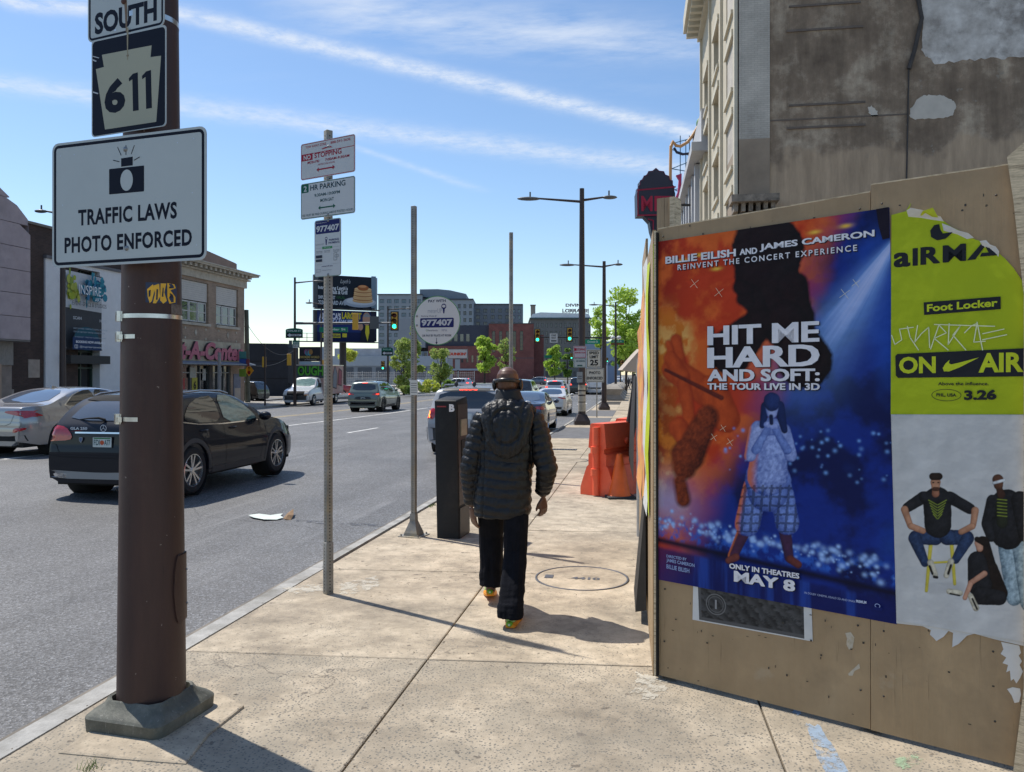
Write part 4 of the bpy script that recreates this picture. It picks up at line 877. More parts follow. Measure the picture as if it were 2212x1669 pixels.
def pole_a(u):
 s_=max(-0.98,min(0.98,(u-328)/ (FP/3.72*0.135))); return cama+math.asin(s_)
def wrap(name,u0,u1,z0,z1,mt,dr=0.003,nseg=12,par=pole,jag=0):
 a0,a1=pole_a(u0),pole_a(u1); mb=MB(); vs=[]
 for i in range(nseg+1):
  a=a0+(a1-a0)*i/nseg; vs += [onpole(a,z0,dr),onpole(a,z1,dr)]
 mb.add(vs,[(2*i,2*i+2,2*i+3,2*i+1) for i in range(nseg)],0,True); return mb.build(name,mt,par)
def band(v,h,full,u0=258,u1=400):
 z=pole_z(v)
 if full:wrap('steel_band',262,396,z-h/2,z+h/2,STEEL)
 else:wrap('steel_band',262,u1,z-h/2,z+h/2,STEEL)
 a=pole_a(262); c_=onpole(a,z,0.0); d=Vector((math.cos(a),math.sin(a),0)); t_=Vector((-d.y,d.x,0))
 mb=MB()
 def bx(r0,r1,t0,t1,z0,z1):
  vs=[c_+d*r+t_*q_+Vector((0,0,w)) for w in (z0,z1) for r,q_ in ((r0,t0),(r1,t0),(r1,t1),(r0,t1))]
  mb.add(vs,[(3,2,1,0),(4,5,6,7),(0,1,5,4),(1,2,6,5),(2,3,7,6),(3,0,4,7)])
 bx(-0.005,0.022,-0.018,-0.014,-0.024,0.024); bx(-0.005,0.022,0.016,0.020,-0.024,0.024); bx(0.002,0.006,-0.018,0.02,-0.024,0.024)
 if not full:bx(0.0,0.016,0.022,0.045,-0.014,0.010)
 mb.build('band_bracket',STEEL,pole)
band(682,0.020,True); band(727,0.020,False,u1=296); band(907,0.020,False,u1=302)
mb=MB(); z0,z1=pole_z(1352)-0.02,pole_z(1210)+0.0; a0,a1=pole_a(366),cama+R(96)
pr=rrect(0,0,1,1,0.001); n_=10; outl=[]
for x,z in rrect(0,z0,(a1-a0),z1,0.09*2.2 if False else 0.20,6):outl.append((a0+x,z))
cen=onpole((a0+a1)/2,(z0+z1)/2,0.007);
ring0=[onpole(a,z,-0.002) for a,z in outl]; ring1=[onpole(a,z,0.006) for a,z in outl]; ring2=[onpole(a0+(a-a0)*0.94+(a1-a0)*0.03,z*0.985+(z0+z1)/2*0.015,0.008) for a,z in outl]
n_=len(outl); am=(a0+a1)/2
col_=[onpole(a0+(a1-a0)*f_,zc_,0.0085) for zc_ in np.linspace(z0+0.03,z1-0.03,2) for f_ in (0.5,)]
mb.add(ring0+ring1,[(i,(i+1) % n_,n_+(i+1) % n_,n_+i) for i in range(n_)]); mb.add(ring1+ring2,[(i,(i+1) % n_,n_+(i+1) % n_,n_+i) for i in range(n_)],0,True)
half=sorted(range(n_),key=lambda i:outl[i][1]); rows_=14
def span(z):
 r_=0.20; w=a1-a0; e_=0
 if z < z0+r_:e_=r_-math.sqrt(max(0,r_*r_-(z0+r_-z)**2))
 if z > z1-r_:e_=r_-math.sqrt(max(0,r_*r_-(z-z1+r_)**2))
 e_=min(e_,w/2-0.001); return a0+e_,a1-e_
vs=[]; K=6
for j in range(rows_+1):
 z=z0+0.004+(z1-z0-0.008)*j/rows_; l_,r__=span(z)
 for k in range(K+1):vs.append(onpole(l_+(r__-l_)*k/K,z,0.0083))
mb.add(vs,[(j*(K+1)+k,j*(K+1)+k+1,(j+1)*(K+1)+k+1,(j+1)*(K+1)+k) for j in range(rows_) for k in range(K)],0,True)
mb.build('access_cover',BROWN,pole)
for v in (1246,1322):
 z=pole_z(v)-0.01; p=onpole(pole_a(389),z,0.009); mb=MB(); mb.ell(p,(0.006,0.006,0.006),8); mb.build('cover_screw',BOLT,pole)
zA,zB=pole_z(659),pole_z(607)
stk=wrap('sticker',316,378,zA+0.012,zB-0.006,mat('sticker_blue',hx('#20304f'),0.4),0.002)
mb=MB()
def onst(u,v,dr):return onpole(pole_a(u),pole_z(v),dr)
def stpoly(pts,mtn,dr):
 vs=[onst(u,v,dr) for u,v in pts]; m2=MB(); m2.add(vs,[tuple(t) for t in tessellate_polygon([[Vector((a,b,0)) for a,b in pts]])]); m2.build('sticker_print',mtn,pole)
SY=mat('sticker_yellow',hx('#e8b227'),0.4,0.1,30); SKD_=mat('sticker_ink',hx('#10182c'),0.4)
for k,pts in enumerate(([(319,625),(330,614),(334,622),(328,650),(324,655),(320,640)],[(332,616),(342,612),(344,640),(336,655),(330,655),(334,635)],[(345,611),(356,610),(352,630),(357,648),(350,655),(344,648)],[(358,609),(372,610),(375,618),(364,624),(374,638),(374,650),(362,654),(358,640)])):
 stpoly(pts,SY,0.0032)
for pts in ([(322,628),(326,626),(325,640),(322,642)],[(337,624),(340,624),(339,646),(336,648)],[(349,620),(351,620),(350,640),(347,640)],[(362,616),(368,616),(366,620),(361,620)],[(363,630),(369,634),(369,640),(364,640)]):stpoly(pts,SKD_,0.0040)
wrap('adhesive_residue',366,392,pole_z(676),pole_z(654),mat('residue',(0.16,0.13,0.11),0.8,0.4,60,dark=(0.05,0.027,0.022)),0.0015)
def sign_plane(u0,d0,u1,d1):return Plane(D(u0,800,d0),D(u1,800,d1))
def sign(name,label,cat,pl,x0,z0,x1,z1,r_,cwhite,th=0.003,parent_empty=True,back=0.0,grp=None):
 t=thing(name,label,cat,(pl.o.x,pl.o.y,0),pl.rz,grp)
 MB().prism(rrect(x0,z0,x1,z1,r_),0,th,0,lambda x,z,y:(x,y,z)).build('plate',SIGNW,t)
 P_=Print(-0.0003); P_.rect(x0,z0,x1,z1,cwhite,r_); return t,P_
SG=hx('#b7bebd')
pl=sign_plane(113,3.74,446,3.46)
x0,z1=0.0,pl(113,312)[1]; x1=pl(446,555)[0]; z0=pl(113,580)[1]
tr,P_=sign('camera_enforcement_sign','large white TRAFFIC LAWS PHOTO ENFORCED sign with a camera symbol on the brown pole','sign',pl,x0,z0,x1,z1,0.035,SG)
NV=hx('#0b1122')
P_.frame(x0+0.011,z0+0.011,x1-0.011,z1-0.011,0.014,NV,0.028)
def lt(P_,pl,t,bl_,tlv,bru,c=NV,bold=0.025,space=1.0,shear=0.0):
 xa,za=pl(*bl_); _,zb_=pl(bl_[0],tlv); xb=pl(bru,bl_[1])[0]; P_.text(t,xa,za,xb,zb_,c,bold,space,shear)
lt(P_,pl,'TRAFFIC LAWS',(169,489),454,382.5,bold=0.034,space=1.08); lt(P_,pl,'PHOTO ENFORCED',(139.7,548.5),514,414.8,bold=0.034,space=1.08)
q=lambda *p:[pl(u,v) for u,v in p]
P_.poly(rrect(*pl(236,421),pl(311.5,421)[0],pl(236,366)[1],0.004),NV); P_.poly(q((262,343),(287,339),(287,358),(262,361)),NV)
P_.ell(*pl(273.8,390),pl(287.5,390)[0]-pl(274,390)[0],pl(274,367)[1]-pl(274,390)[1],SG)
for a,b in (((254.5,319),(262,336)),((290.5,315),(284,333)),((245,347),(258,350)),((302,340),(290,347)),((272.5,315),(272.5,335))):P_.line(q(a,b),0.0035,NV)
P_.build('printed_face',SIGNP,tr)
for u,v,r_ in ((271,323,0.008),(274,537,0.008)):
 x,z=pl(u,v); mb=MB(); mb.lathe([(0,-0.007),(r_,-0.006),(r_+0.004,-0.002)],(x,0,z),'y',16); mb.build('bolt',BOLT,tr)
HL=mat('sign_hole',(0.55,0.62,0.72),0.5)
for u,v in ((131.5,338),(161,335),(384,309),(419,300),(182,321),(136,444),(416,417),(164.5,545),(390,530),(425,530)):
 x,z=pl(u,v); mb=MB(); mb.lathe([(0.0,-0.0017),(0.0028,-0.0017)],(x,0,z),'y',10); mb.build('drill_hole',HL,tr)
pl=sign_plane(193,3.78,356,3.60)
zb_,zt_=pl(202,297)[1],pl(202,88)[1]; xl,xr=pl(198,200)[0],pl(359,200)[0]
rs_,P_=sign('route_sign','white keystone 611 route sign on dark blue, on the brown pole above the camera sign','sign',pl,xl,zb_,xr,zt_,0.018,SG)
P_.rect(xl+0.006,zb_+0.004,xr-0.006,zt_-0.008,NV,0.02)
ks=[(590,320),(878,265),(872,333),(933,325),(905,708),(608,753),(555,403),(602,390)]
P_.poly([pl(a*.37265+0.5,b*.37265) for a,b in ks],hx('#a9a894'))
xa,za=pl(225.5,248); _,zb2=pl(225.5,172);
P_.text('6',*pl(226,248.5),*pl(271,166),NV,0.045); [P_.poly(q((a+1,b+9),(a+10,b-1),(a+20.5,b-4),(a+22.5,b+78),(a+10,b+80),(a+8.6,b+11),(a+1.5,b+16)),NV) for a,b in ((277.5,161),(306,156))]
RUST=hx('#6b4a33'); P_.ell(*pl(276,121),0.006,0.006,RUST); P_.poly(q((274,60),(278,60),(276.6,130),(275.2,130)),hx('#9a9078'))
for a,b,c_ in (((199,122),(214,126),0.004),((200,130),(208,133),0.006),((202,200),(212,203),0.006)):P_.line(q(a,b),c_,hx('#b9bcc0'))
P_.build('printed_face',SIGNP,rs_)
pl=sign_plane(190,3.80,352,3.61)
zb_,zt_=pl(194,95)[1],pl(190,-32)[1]; xr=pl(355,60)[0]
rs_,P_=sign('direction_sign','white SOUTH plate above the 611 route sign, cut by the top of the picture','sign',pl,0,zb_+0.004,xr,zt_,0.03,SG)
P_.frame(0.008,zb_+0.011,xr-0.007,zt_-0.008,0.011,NV,0.024)
P_.text('SOUTH',pl(205,77)[0],pl(205,77)[1],pl(339,40)[0],pl(205,30)[1],NV,0.04)
P_.poly([pl(a,b) for a,b in ((268,0),(274,-4),(276,30),(274,70),(272,70),(270,30))],hx('#7d6a58')); P_.ell(*pl(249,66),0.006,0.005,hx('#cfdcec'))
P_.build('printed_face',SIGNP,rs_)
mb=MB(); mb.lathe([(0,-0.009),(0.012,-0.007),(0.014,-0.002)],(pl(268,4)[0],0,pl(268,4)[1]),'y',14); mb.build('bolt',mat('rusty_bolt',(0.09,0.04,0.03),0.8),rs_)
z=pole_z(23); MB().tube([(0,0,z-.012),(0,0,z+.012)],rt+0.004,40).build('steel_band',STEEL,pole)
GALV=mat('galvanised_post',(0.27,0.26,0.235),0.6,0.25,9,metal=0.2,dark=(0.36,0.29,0.18),spec=0.3)
HOLE=mat('post_hole',(0.015,0.015,0.015),0.9)
def square_post(label,base,ztop,w,rot,sleeve=0.0,grp='perforated square sign posts'):
 t=thing('sign_post',label,'post',base,rot,grp); h=ztop-base.z
 mb=MB(); mb.bbox(-w/2,-w/2,-0.01,w/2,w/2,h,0.004); mb.build('tube',GALV,t)
 if sleeve:MB().bbox(-w/2-.004,-w/2-.004,-0.012,w/2+.004,w/2+.004,sleeve,0.003).build('sleeve',GALV,t)
 mb=MB(); k=0.025
 while k < h-0.02:
  o_=w/2+0.0008+(0.004 if k < sleeve else 0)
  for ax in range(4):
   c_,s_=(0,-1),(0,0)
   d=[(0,-1),(1,0),(0,1),(-1,0)][ax]; vs=[]
   for i in range(8):
    a=2*math.pi*i/8; q_=math.cos(a)*0.0055; vs.append((d[0]*o_-d[1]*q_,d[1]*o_+d[0]*q_,k+math.sin(a)*0.0055))
   mb.add(vs,[tuple(range(8))])
  k += 0.0254
 mb.build('perforation',HOLE,t).__setitem__('kind','stuff')
 return t
b1=G(709,1283); dp=depth(b1)
sp=square_post('square perforated post carrying the NO STOPPING and 2 HR PARKING signs',b1,HC+(HV-283)/FP*dp,0.052,R(-42),0.40)
b2=G(894,1158)
rp=square_post('square perforated post with a flared foot holding the round white sign',b2,HC+(HV-446)/FP*depth(b2),0.050,R(-12),0.0)
mb=MB();
mb.rings([[Vector((x,y,z)) for x,y in ((-r_,-r_),(r_,-r_),(r_,r_),(-r_,r_))] for r_,z in ((0.125,0.0),(0.125,0.010))],0,True,False)
mb.rings([[Vector((x,y,z)) for x,y in ((-r_,-r_),(r_,-r_),(r_,r_),(-r_,r_))] for r_,z in ((0.080,0.010),(0.075,0.04),(0.033,0.16),(0.030,0.24))],0,True,False)
mb.build('flared_foot',GALV,rp)
for a in (45,135,225,315):MB().tube([(0.14*math.cos(R(a)),0.14*math.sin(R(a)),0.0),(0.14*math.cos(R(a)),0.14*math.sin(R(a)),0.03)],0.009,8).build('anchor_bolt',BOLT,rp)
b3=D(1104,900,13.4); b3.z=zg(b3.y)
square_post('bare grey square post rising behind the walking man',b3,HC+(HV-503)/FP*13.4,0.06,R(20))
zs_=HC+(HV-854)/FP*depth(b2)-b2.z
t=thing('small_notice','small white notice fixed on the round-sign post at chest height','sign',b2,R(-12))
MB().box(-0.028,-0.034,zs_,0.062,-0.031,zs_+0.16).build('plate',mat('notice_white',hx('#c9c8c0'),0.6),t)
P_=Print(-0.0342)
for k in range(5):P_.line([(-0.015,zs_+0.03+k*0.024),(0.05,zs_+0.03+k*0.024)],0.006,hx('#55565a'))
P_.build('printed_face',SIGNP,t)
SW=hx('#c4c6c6'); RD=hx('#9c2136'); GN=hx('#0f5a48')
pl=sign_plane(649,dp+0.06,767,dp-0.22); pl.o=pl.o - pl.n*(-0.0)
off=Vector((b1.x,b1.y,0)); dist=(off-pl.o).dot(pl.n); pl.o=pl.o+pl.n*(dist+0.040)
x0=pl(650,350)[0]; x1=pl(767,340)[0]
zt_,zb_=pl(650,313)[1],pl(650,391)[1]
t,P_=sign('no_stopping_sign','white and red NO STOPPING tow away sign at the top of the tall post','sign',pl,x0,zb_,x1,zt_,0.018,SW)
P_.frame(x0+0.004,zb_+0.004,x1-0.004,zt_-0.004,0.005,RD,0.016)
zm=pl(650,337)[1]; P_.line([(x0+0.006,zm),(x1-0.006,zm)],0.005,RD)
Wd=x1-x0; X=lambda f_:x0+Wd*f_
def Z(f_):return zb_+(zt_-zb_)*f_
P_.text('TOW AWAY ZONE',X(.09),Z(.855),X(.48),Z(.925),RD,0.015); P_.text('888-591-3636',X(.56),Z(.855),X(.92),Z(.925),RD,0.015)
P_.poly([(X(.40),Z(.775)),(X(.46),Z(.80)),(X(.50),Z(.79)),(X(.50),Z(.765)),(X(.40),Z(.755))],RD); P_.poly([(X(.52),Z(.79)),(X(.56),Z(.80)),(X(.60),Z(.755)),(X(.53),Z(.77))],RD)
P_.rect(X(.012),Z(.52),X(.225),Z(.705),RD); P_.text('NO',X(.055),Z(.545),X(.19),Z(.675),SW,0.03); P_.text('STOPPING',X(.26),Z(.545),X(.76),Z(.685),RD,0.02)
P_.text('MON-FRI',X(.13),Z(.42),X(.35),Z(.49),RD,0.02); P_.text('7:00AM-9:30AM',X(.46),Z(.42),X(.90),Z(.49),RD,0.02); P_.text('RESTRICTED HOURS',X(.33),Z(.335),X(.64),Z(.375),RD,0.0)
def arrow(P_,xa,xb,z,w,c):
 P_.line([(xa+w*1.5,z),(xb-w*1.5,z)],w,c); P_.poly([(xa,z),(xa+w*2.3,z+w*1.7),(xa+w*2.3,z-w*1.7)],c); P_.poly([(xb,z),(xb-w*2.3,z-w*1.7),(xb-w*2.3,z+w*1.7)],c)
arrow(P_,X(.30),X(.64),Z(.22),0.010,RD); P_.build('printed_face',SIGNP,t)
zt_,zb_=pl(650,399)[1],pl(650,476)[1]
t,P_=sign('parking_hours_sign','white and green 2 HR PARKING sign below the NO STOPPING sign','sign',pl,x0,zb_,x1,zt_,0.018,SW)
P_.frame(x0+0.004,zb_+0.004,x1-0.004,zt_-0.004,0.005,GN,0.016)
P_.rect(X(.012),Z(.74),X(.15),Z(.985),GN,0.008); P_.text('2',X(.055),Z(.775),X(.115),Z(.93),SW,0.02); P_.text('HR PARKING',X(.18),Z(.775),X(.83),Z(.93),hx('#173c48'),0.02)
P_.text('9:30AM-10:00PM',X(.26),Z(.585),X(.73),Z(.67),hx('#1c4a50'),0.02); P_.text('MON-SAT',X(.37),Z(.42),X(.62),Z(.51),hx('#1c4a50'),0.02)
arrow(P_,X(.33),X(.65),Z(.265),0.010,GN); P_.text('FEE MUST BE PAID DURING ABOVE POSTED HOURS',X(.03),Z(.075),X(.97),Z(.135),hx('#1c4a50'),0.0)
P_.build('printed_face',SIGNP,t)
xs0,xs1=pl(679.5,530)[0],pl(736.5,530)[0]; zt_,zb_=pl(679,478)[1],pl(679,600)[1]; NB=hx('#23285e')
t,P_=sign('payment_zone_sign','narrow white and blue 977407 parking payment sign below the 2 HR PARKING sign','sign',pl,xs0,zb_,xs1,zt_,0.02,hx('#c2c5c5'))
x0_,Wd_=xs0,xs1-xs0; X=lambda f_:x0_+Wd_*f_
P_.frame(xs0+0.001,zb_+0.001,xs1-0.001,zt_-0.001,0.003,hx('#3f7a5f'),0.02)
P_.rect(X(.04),Z(.755),X(.96),Z(.985),NB,0.012); P_.text('Parking Zone #',X(.08),Z(.935),X(.46),Z(.96),SW,0.0); P_.text('977407',X(.07),Z(.79),X(.93),Z(.90),SW,0.035)
P_.ell(X(.45),Z(.665),0.013,0.013,NB); P_.ell(X(.45),Z(.665),0.009,0.007,SW); P_.poly([(X(.42),Z(.64)),(X(.48),Z(.64)),(X(.465),Z(.55)),(X(.435),Z(.55))],NB)
P_.text('meterUP',X(.05),Z(.56),X(.36),Z(.585),hx('#8b8f97'),0.0); P_.text('PARKING',X(.56),Z(.615),X(.93),Z(.65),NB,0.02); P_.text('PAYMENTS',X(.54),Z(.565),X(.95),Z(.60),NB,0.02)
P_.rect(X(.30),Z(.485),X(.68),Z(.525),hx('#3d8a56'),0.004); P_.text('easy to pay',X(.36),Z(.495),X(.62),Z(.515),SW,0.0)
for f_ in (.505,.215):P_.line([(X(.05),Z(f_)),(X(.30),Z(f_))],0.001,hx('#888888')); P_.line([(X(.70),Z(f_)),(X(.95),Z(f_))],0.001,hx('#888888'))
for xa in (.08,.38,.72):P_.text('Download',X(xa),Z(.44),X(xa+.22),Z(.458),hx('#555a66'),0.0); P_.text('the app',X(xa),Z(.415),X(xa+.22),Z(.432),hx('#555a66'),0.0)
P_.rect(X(.06),Z(.33),X(.30),Z(.38),hx('#333845'),0.003); P_.rect(X(.06),Z(.265),X(.30),Z(.31),hx('#333845'),0.003)
P_.frame(X(.74),Z(.27),X(.86),Z(.40),0.002,hx('#333845'),0.003); P_.frame(X(.78),Z(.32),X(.92),Z(.365),0.002,hx('#333845'),0.003)
P_.text('meterUP.org',X(.29),Z(.165),X(.70),Z(.19),NB,0.02); P_.text('Parking Authority',X(.32),Z(.10),X(.66),Z(.118),hx('#4b5164'),0.0); P_.frame(X(.07),Z(.085),X(.25),Z(.13),0.0015,hx('#6b7080'),0.003)
P_.build('printed_face',SIGNP,t)
for v in (317,387,398,464,477,594):
 x,z=pl(709,v); mb=MB(); mb.lathe([(0,-0.008),(0.007,-0.007),(0.011,-0.002)],(x,0,z),'y',12); mb.build('bolt',BOLT,t)
d2=depth(b2); pl=sign_plane(890,d2+0.02,998,d2-0.12); dist=(Vector((b2.x,b2.y,0))-pl.o).dot(pl.n); pl.o=pl.o+pl.n*(dist+0.042)
cx,cz=pl(944,693); rr=(pl(996.5,693)[0]-pl(891.5,693)[0])/2; rz_=(pl(944,640)[1]-pl(944,746.5)[1])/2; rr=rz_
t=thing('round_sign','round white PAY WITH 977407 kiosk sign on the flared-foot post','sign',(pl.o.x,pl.o.y,0),pl.rz)
disc=[(cx+rr*math.cos(2*math.pi*i/64),cz+rr*math.sin(2*math.pi*i/64)) for i in range(64)]
MB().prism(disc,0,0.003,0,lambda x,z,y:(x,y,z)).build('plate',SIGNW,t)
P_=Print(-0.0003); SWR=hx('#cbc9c6'); P_.ell(cx,cz,rr,rr,SWR,64); P_.ring(cx,cz,rr,rr,0.008,hx('#4c8a55'),64)
k=rr/53.0; XX=lambda u:cx+(u-944)*k
ZZ=lambda v:cz-(v-693)*k
DT=hx('#2c2f4a')
P_.text('PAY WITH',XX(924),ZZ(654),XX(964),ZZ(648),DT,0.03)
P_.ell(XX(959.5),ZZ(663),5.6*k,6*k,NB); P_.ell(XX(959.5),ZZ(662.5),3.8*k,3*k,SWR); P_.poly([(XX(957),ZZ(668)),(XX(962),ZZ(668)),(XX(960.7),ZZ(678)),(XX(958.2),ZZ(678))],NB)
P_.text('meterUP',XX(923),ZZ(677),XX(955),ZZ(667),hx('#9698a2'),-0.005); P_.text('Parking Zone #',XX(908),ZZ(685.5),XX(943),ZZ(681.5),hx('#4b4e68'),0.01)
P_.rect(XX(905.5),ZZ(708),XX(982),ZZ(687.5),NB,0.012); P_.text('977407',XX(908.5),ZZ(704.5),XX(979),ZZ(690.5),hx('#b9babd'),0.045)
P_.text('ParkMobile',XX(924),ZZ(716),XX(946),ZZ(712.5),hx('#4b4e68'),0.0); P_.ring(XX(921),ZZ(714),2*k,2*k,0.6*k,hx('#4c8a55'),16); P_.text('PPA',XX(955),ZZ(717),XX(967),ZZ(712),hx('#8b8e9c'),0.0)
P_.text('OR PAY BY PLATE AT KIOSK',XX(910),ZZ(727.5),XX(977),ZZ(723),DT,0.015)
P_.line([(XX(943),ZZ(731)),(XX(943),ZZ(742))],1.2*k,DT); P_.poly([(XX(940.5),ZZ(739.5)),(XX(945.5),ZZ(739.5)),(XX(943),ZZ(744.5))],DT)
P_.build('printed_face',SIGNP,t)
for v in (683,703):mb=MB(); mb.lathe([(0,-0.008),(0.008,-0.007),(0.012,-0.002)],(XX(898),0,ZZ(v)),'y',12); mb.build('bolt',BOLT,t)
ka,kb_=G(943.5,1163),G(992,1165.5)
kz=math.atan2(kb_.y-ka.y,kb_.x-ka.x); kw=(kb_-ka).length
K=thing('parking_kiosk','tall black parking pay kiosk with a white B on its back, beside the walking man','parking kiosk',ka,kz)
KM=mat('kiosk_black',(0.012,0.013,0.015),0.6,0.2,5,0.15,120,dark=(0.028,0.027,0.026),spec=0.3); KM2=mat('kiosk_side',(0.036,0.031,0.029),0.5,0.12,12)
kh=HC+(HV-866)/FP*depth(ka)-ka.z; kd=0.38; sl_=0.018
def kf(z):return -0.028*z/kh
mb=MB(); rings=[]
for z in (0,0.02,kh*0.5,kh-0.03,kh-0.005):
 o_=kf(z); rings.append([(o_+a,b,z) for a,b in rrect(0,0,kw,kd,0.012,2)])
rings.append([(kf(kh)+kw/2+(a-kw/2)*0.94,kd/2+(b-kd/2)*0.94,kh+0.004+0.03*b/kd) for a,b in rrect(0,0,kw,kd,0.012,2)])
mb.rings(rings,0,True,False); mb.build('cabinet',KM,K,sharp=50)
MB().box(kw-0.001,0.02,0.01,kw+0.006,kd-0.02,kh*0.22).build('lower_door',KM2,K)
mb=MB(); y0_,y1_=0.018,kd-0.015
mb.add([(kw+0.005+kf(kh*.24),y0_,kh*.24),(kw+0.005+kf(kh*.24),y1_,kh*.24),(kw+0.005+kf(kh*.97),y1_,kh*.97),(kw+0.005+kf(kh*.97),y0_,kh*.97)],[(0,1,2,3)]); mb.build('side_panel',KM2,K)
mb=MB(); zf=lambda f_:kh*f_
mb.box(kw+kf(zf(.80))+0.004,0.10,zf(.74),kw+kf(zf(.80))+0.014,kd-0.08,zf(.86)); mb.build('screen',mat('kiosk_screen',hx('#8f927f'),0.3,0.2,20),K)
MB().box(kw+kf(zf(.6))+0.004,0.11,zf(.50),kw+kf(zf(.6))+0.013,kd-0.09,zf(.71)).build('card_slot',mat('pit_dark',0),K)
MB().box(-0.0015+0.03+kf(zf(.943)),-0.004,zf(.952),0.13+kf(zf(.943)),0.0,zf(.962)).build('red_tag',mat('red_tag',hx('#8e2f33'),0.5),K)
P_=Print(-0.003,0.001); P_.text('B',0.165+kf(kh),zf(.92),0.225+kf(kh),zf(.975),(0.75,0.75,0.75),0.06); P_.build('letter',SIGNP,K)
ORG=mat('barrier_orange',(0.80,0.105,0.040),0.55,0.12,3,0.15,30,col2=(0.88,0.15,0.06),dark=(0.60,0.09,0.045))
bb=G(1290,1072)
br_=thing('water_barrier','orange plastic water-filled barrier standing at the right edge of the pavement','barrier',bb,R(58))
prof=[(-0.30,0.0),(-0.30,0.10),(-0.28,0.17),(-0.185,0.42),(-0.155,0.44),(-0.155,0.60),(-0.12,0.62),(-0.12,0.68),(-0.155,0.70),(-0.125,1.02),(-0.11,1.05)]
prof=prof+[(-a,b) for a,b in prof[::-1]]; Lb=1.15
mb=MB(); mb.prism(prof,0,Lb,0,lambda x,z,y:(y,-x,z)); mb.build('shell',ORG,br_,sharp=30)
MB().tube([(-0.03,0.0,0.02),(-0.03,0.0,1.00)],0.05,12).build('hinge_post',ORG,br_)
for z in (0.62,0.30):MB().tube([(-0.055,0,z),(-0.055,0,z+0.10)],0.062,12).build('hinge_knuckle',ORG,br_)
MB().ell((0.55,-0.155,0.78),(0.05,0.03,0.05),12).build('drain_plug',ORG,br_)
mb=MB(); mb.box(0.45,-0.16,0.0,0.75,0.16,0.001)
mb.build('fork_slot',ORG,br_)
br2=copy_tree(br_); c=bb+Vector((0.62,0.95,0)); br2.location=(0.40-0.62,13.2,zg(13.2)); br2.rotation_euler=(0,0,R(72)); br2['label']='second orange barrier mostly hidden behind the first one, against the fence'
cb=G(1338,1075)
cn=thing('traffic_cone','orange traffic cone in front of the plastic barrier','traffic cone',cb,R(15))
CO=mat('cone_orange',(0.86,0.14,0.015),0.5,0.1,6)
MB().lathe([(0.175,0.03),(0.155,0.05),(0.045,0.60),(0.040,0.62),(0.030,0.63),(0.026,0.60)],n=28).build('cone',CO,cn)
MB().bbox(-0.20,-0.20,0,0.20,0.20,0.035,0.012).build('base',mat('cone_base',(0.03,0.03,0.03),0.7),cn)
ct_=D(1369,1000,13.0); t=thing('channelizer_post','slim orange and white striped marker post by the fence behind the barrier','marker post',(ct_.x,ct_.y,zg(ct_.y)))
MB().tube([(0,0,0.05),(0,0,0.95)],[0.055,0.045],14).build('tube',CO,t); WB=mat('reflective_white',(0.75,0.75,0.75),0.4)
for z in (0.35,0.62):MB().tube([(0,0,z),(0,0,z+0.14)],0.056,14).build('white_band',WB,t)
MB().lathe([(0.22,0),(0.20,0.05),(0.07,0.08)],n=20).build('base',mat('cone_base',0),t)
t=thing('paper_litter','flattened pale paper lying on the asphalt','litter',G(575,1120,True))
o_=Vector(t.location)
pts=[(536,1118),(560,1115),(590,1115),(600,1112),(611,1114),(606,1118),(612,1122),(598,1125),(570,1126),(548,1122)]
rj=random.Random(2); vs=[G(u,v,True)-o_+Vector((0,0,rj.uniform(0.004,0.03))) for u,v in pts]+[Vector((0,0,0.03))]
mb=MB(); mb.add(vs,[(i,(i+1) % 10,10) for i in range(10)]); mb.build('sheet',mat('litter_pale',(0.60,0.66,0.60),0.8,0.15,20),t)
t=thing('brown_leaf','crumpled brown leaf beside the paper on the asphalt','leaf',G(622,1122,True)); o_=Vector(t.location)
vs=[G(u,v,True)-o_+Vector((0,0,h_)) for u,v,h_ in ((612,1120,.0),(620,1115,.03),(634,1111,.07),(634,1120,.04),(628,1124,.0),(616,1124,.01))]+[Vector((0,0,0.05))]
mb=MB(); mb.add(vs,[(i,(i+1) % 6,6) for i in range(6)]); mb.build('blade',mat('leaf_brown',(0.24,0.15,0.08),0.9,0.3,30),t)
WET=splash('damp_streak',(0.10,0.11,0.13),0.02)
road_=[o for o in bpy.data.objects if o.name == 'road'][0]
blob('damp_streak',[(640,1124),(700,1127),(790,1132),(850,1137),(850,1139.5),(790,1137),(700,1133),(640,1128)],WET,dz=0.0045,jag=0.0,seed=3,road=True,par=road_)
rj=random.Random(11); GR=mat('grit',(0.14,0.11,0.08),0.95,0.4,40)
mb=MB()
for _ in range(420):
 x=rj.uniform(-2.7,0.1); y=rj.uniform(1.9,11); s_=rj.uniform(0.002,0.007)
 if rj.random() < 0.4:x=rj.choice([-1.215,-1.21,-2.72])+rj.gauss(0,0.015)
 z=zg(y); vs=[(x+s_*math.cos(a+rj.random())*rj.uniform(.6,1.6),y+s_*math.sin(a+rj.random())*rj.uniform(.6,1.6),z+0.001) for a in (0,1.6,3.1,4.7)]+[(x,y,z+s_*0.7)]
 mb.add(vs,[(0,1,4),(1,2,4),(2,3,4),(3,0,4)])
mb.build('grit',GR,kind='stuff',label='scattered grit and chips on the slabs',cat='grit')
mb=MB(); WG=mat('weed_green',(0.10,0.16,0.03),0.8,0.3,20)
for u,v in ((190,1662),(930,1096),(936,1093)):
 p=G(u,v)
 for k in range(26):
  a=rj.uniform(0,6.28); l_=rj.uniform(0.02,0.05); x,y=p.x+rj.gauss(0,.02),p.y+rj.gauss(0,.02)
  mb.add([(x,y,p.z),(x+.004,y,p.z),(x+l_*math.cos(a)*.7,y+l_*math.sin(a)*.7,p.z+l_)],[(0,1,2)])
mb.build('weeds',WG,kind='stuff',label='small green weeds in the kerb joint',cat='weeds')
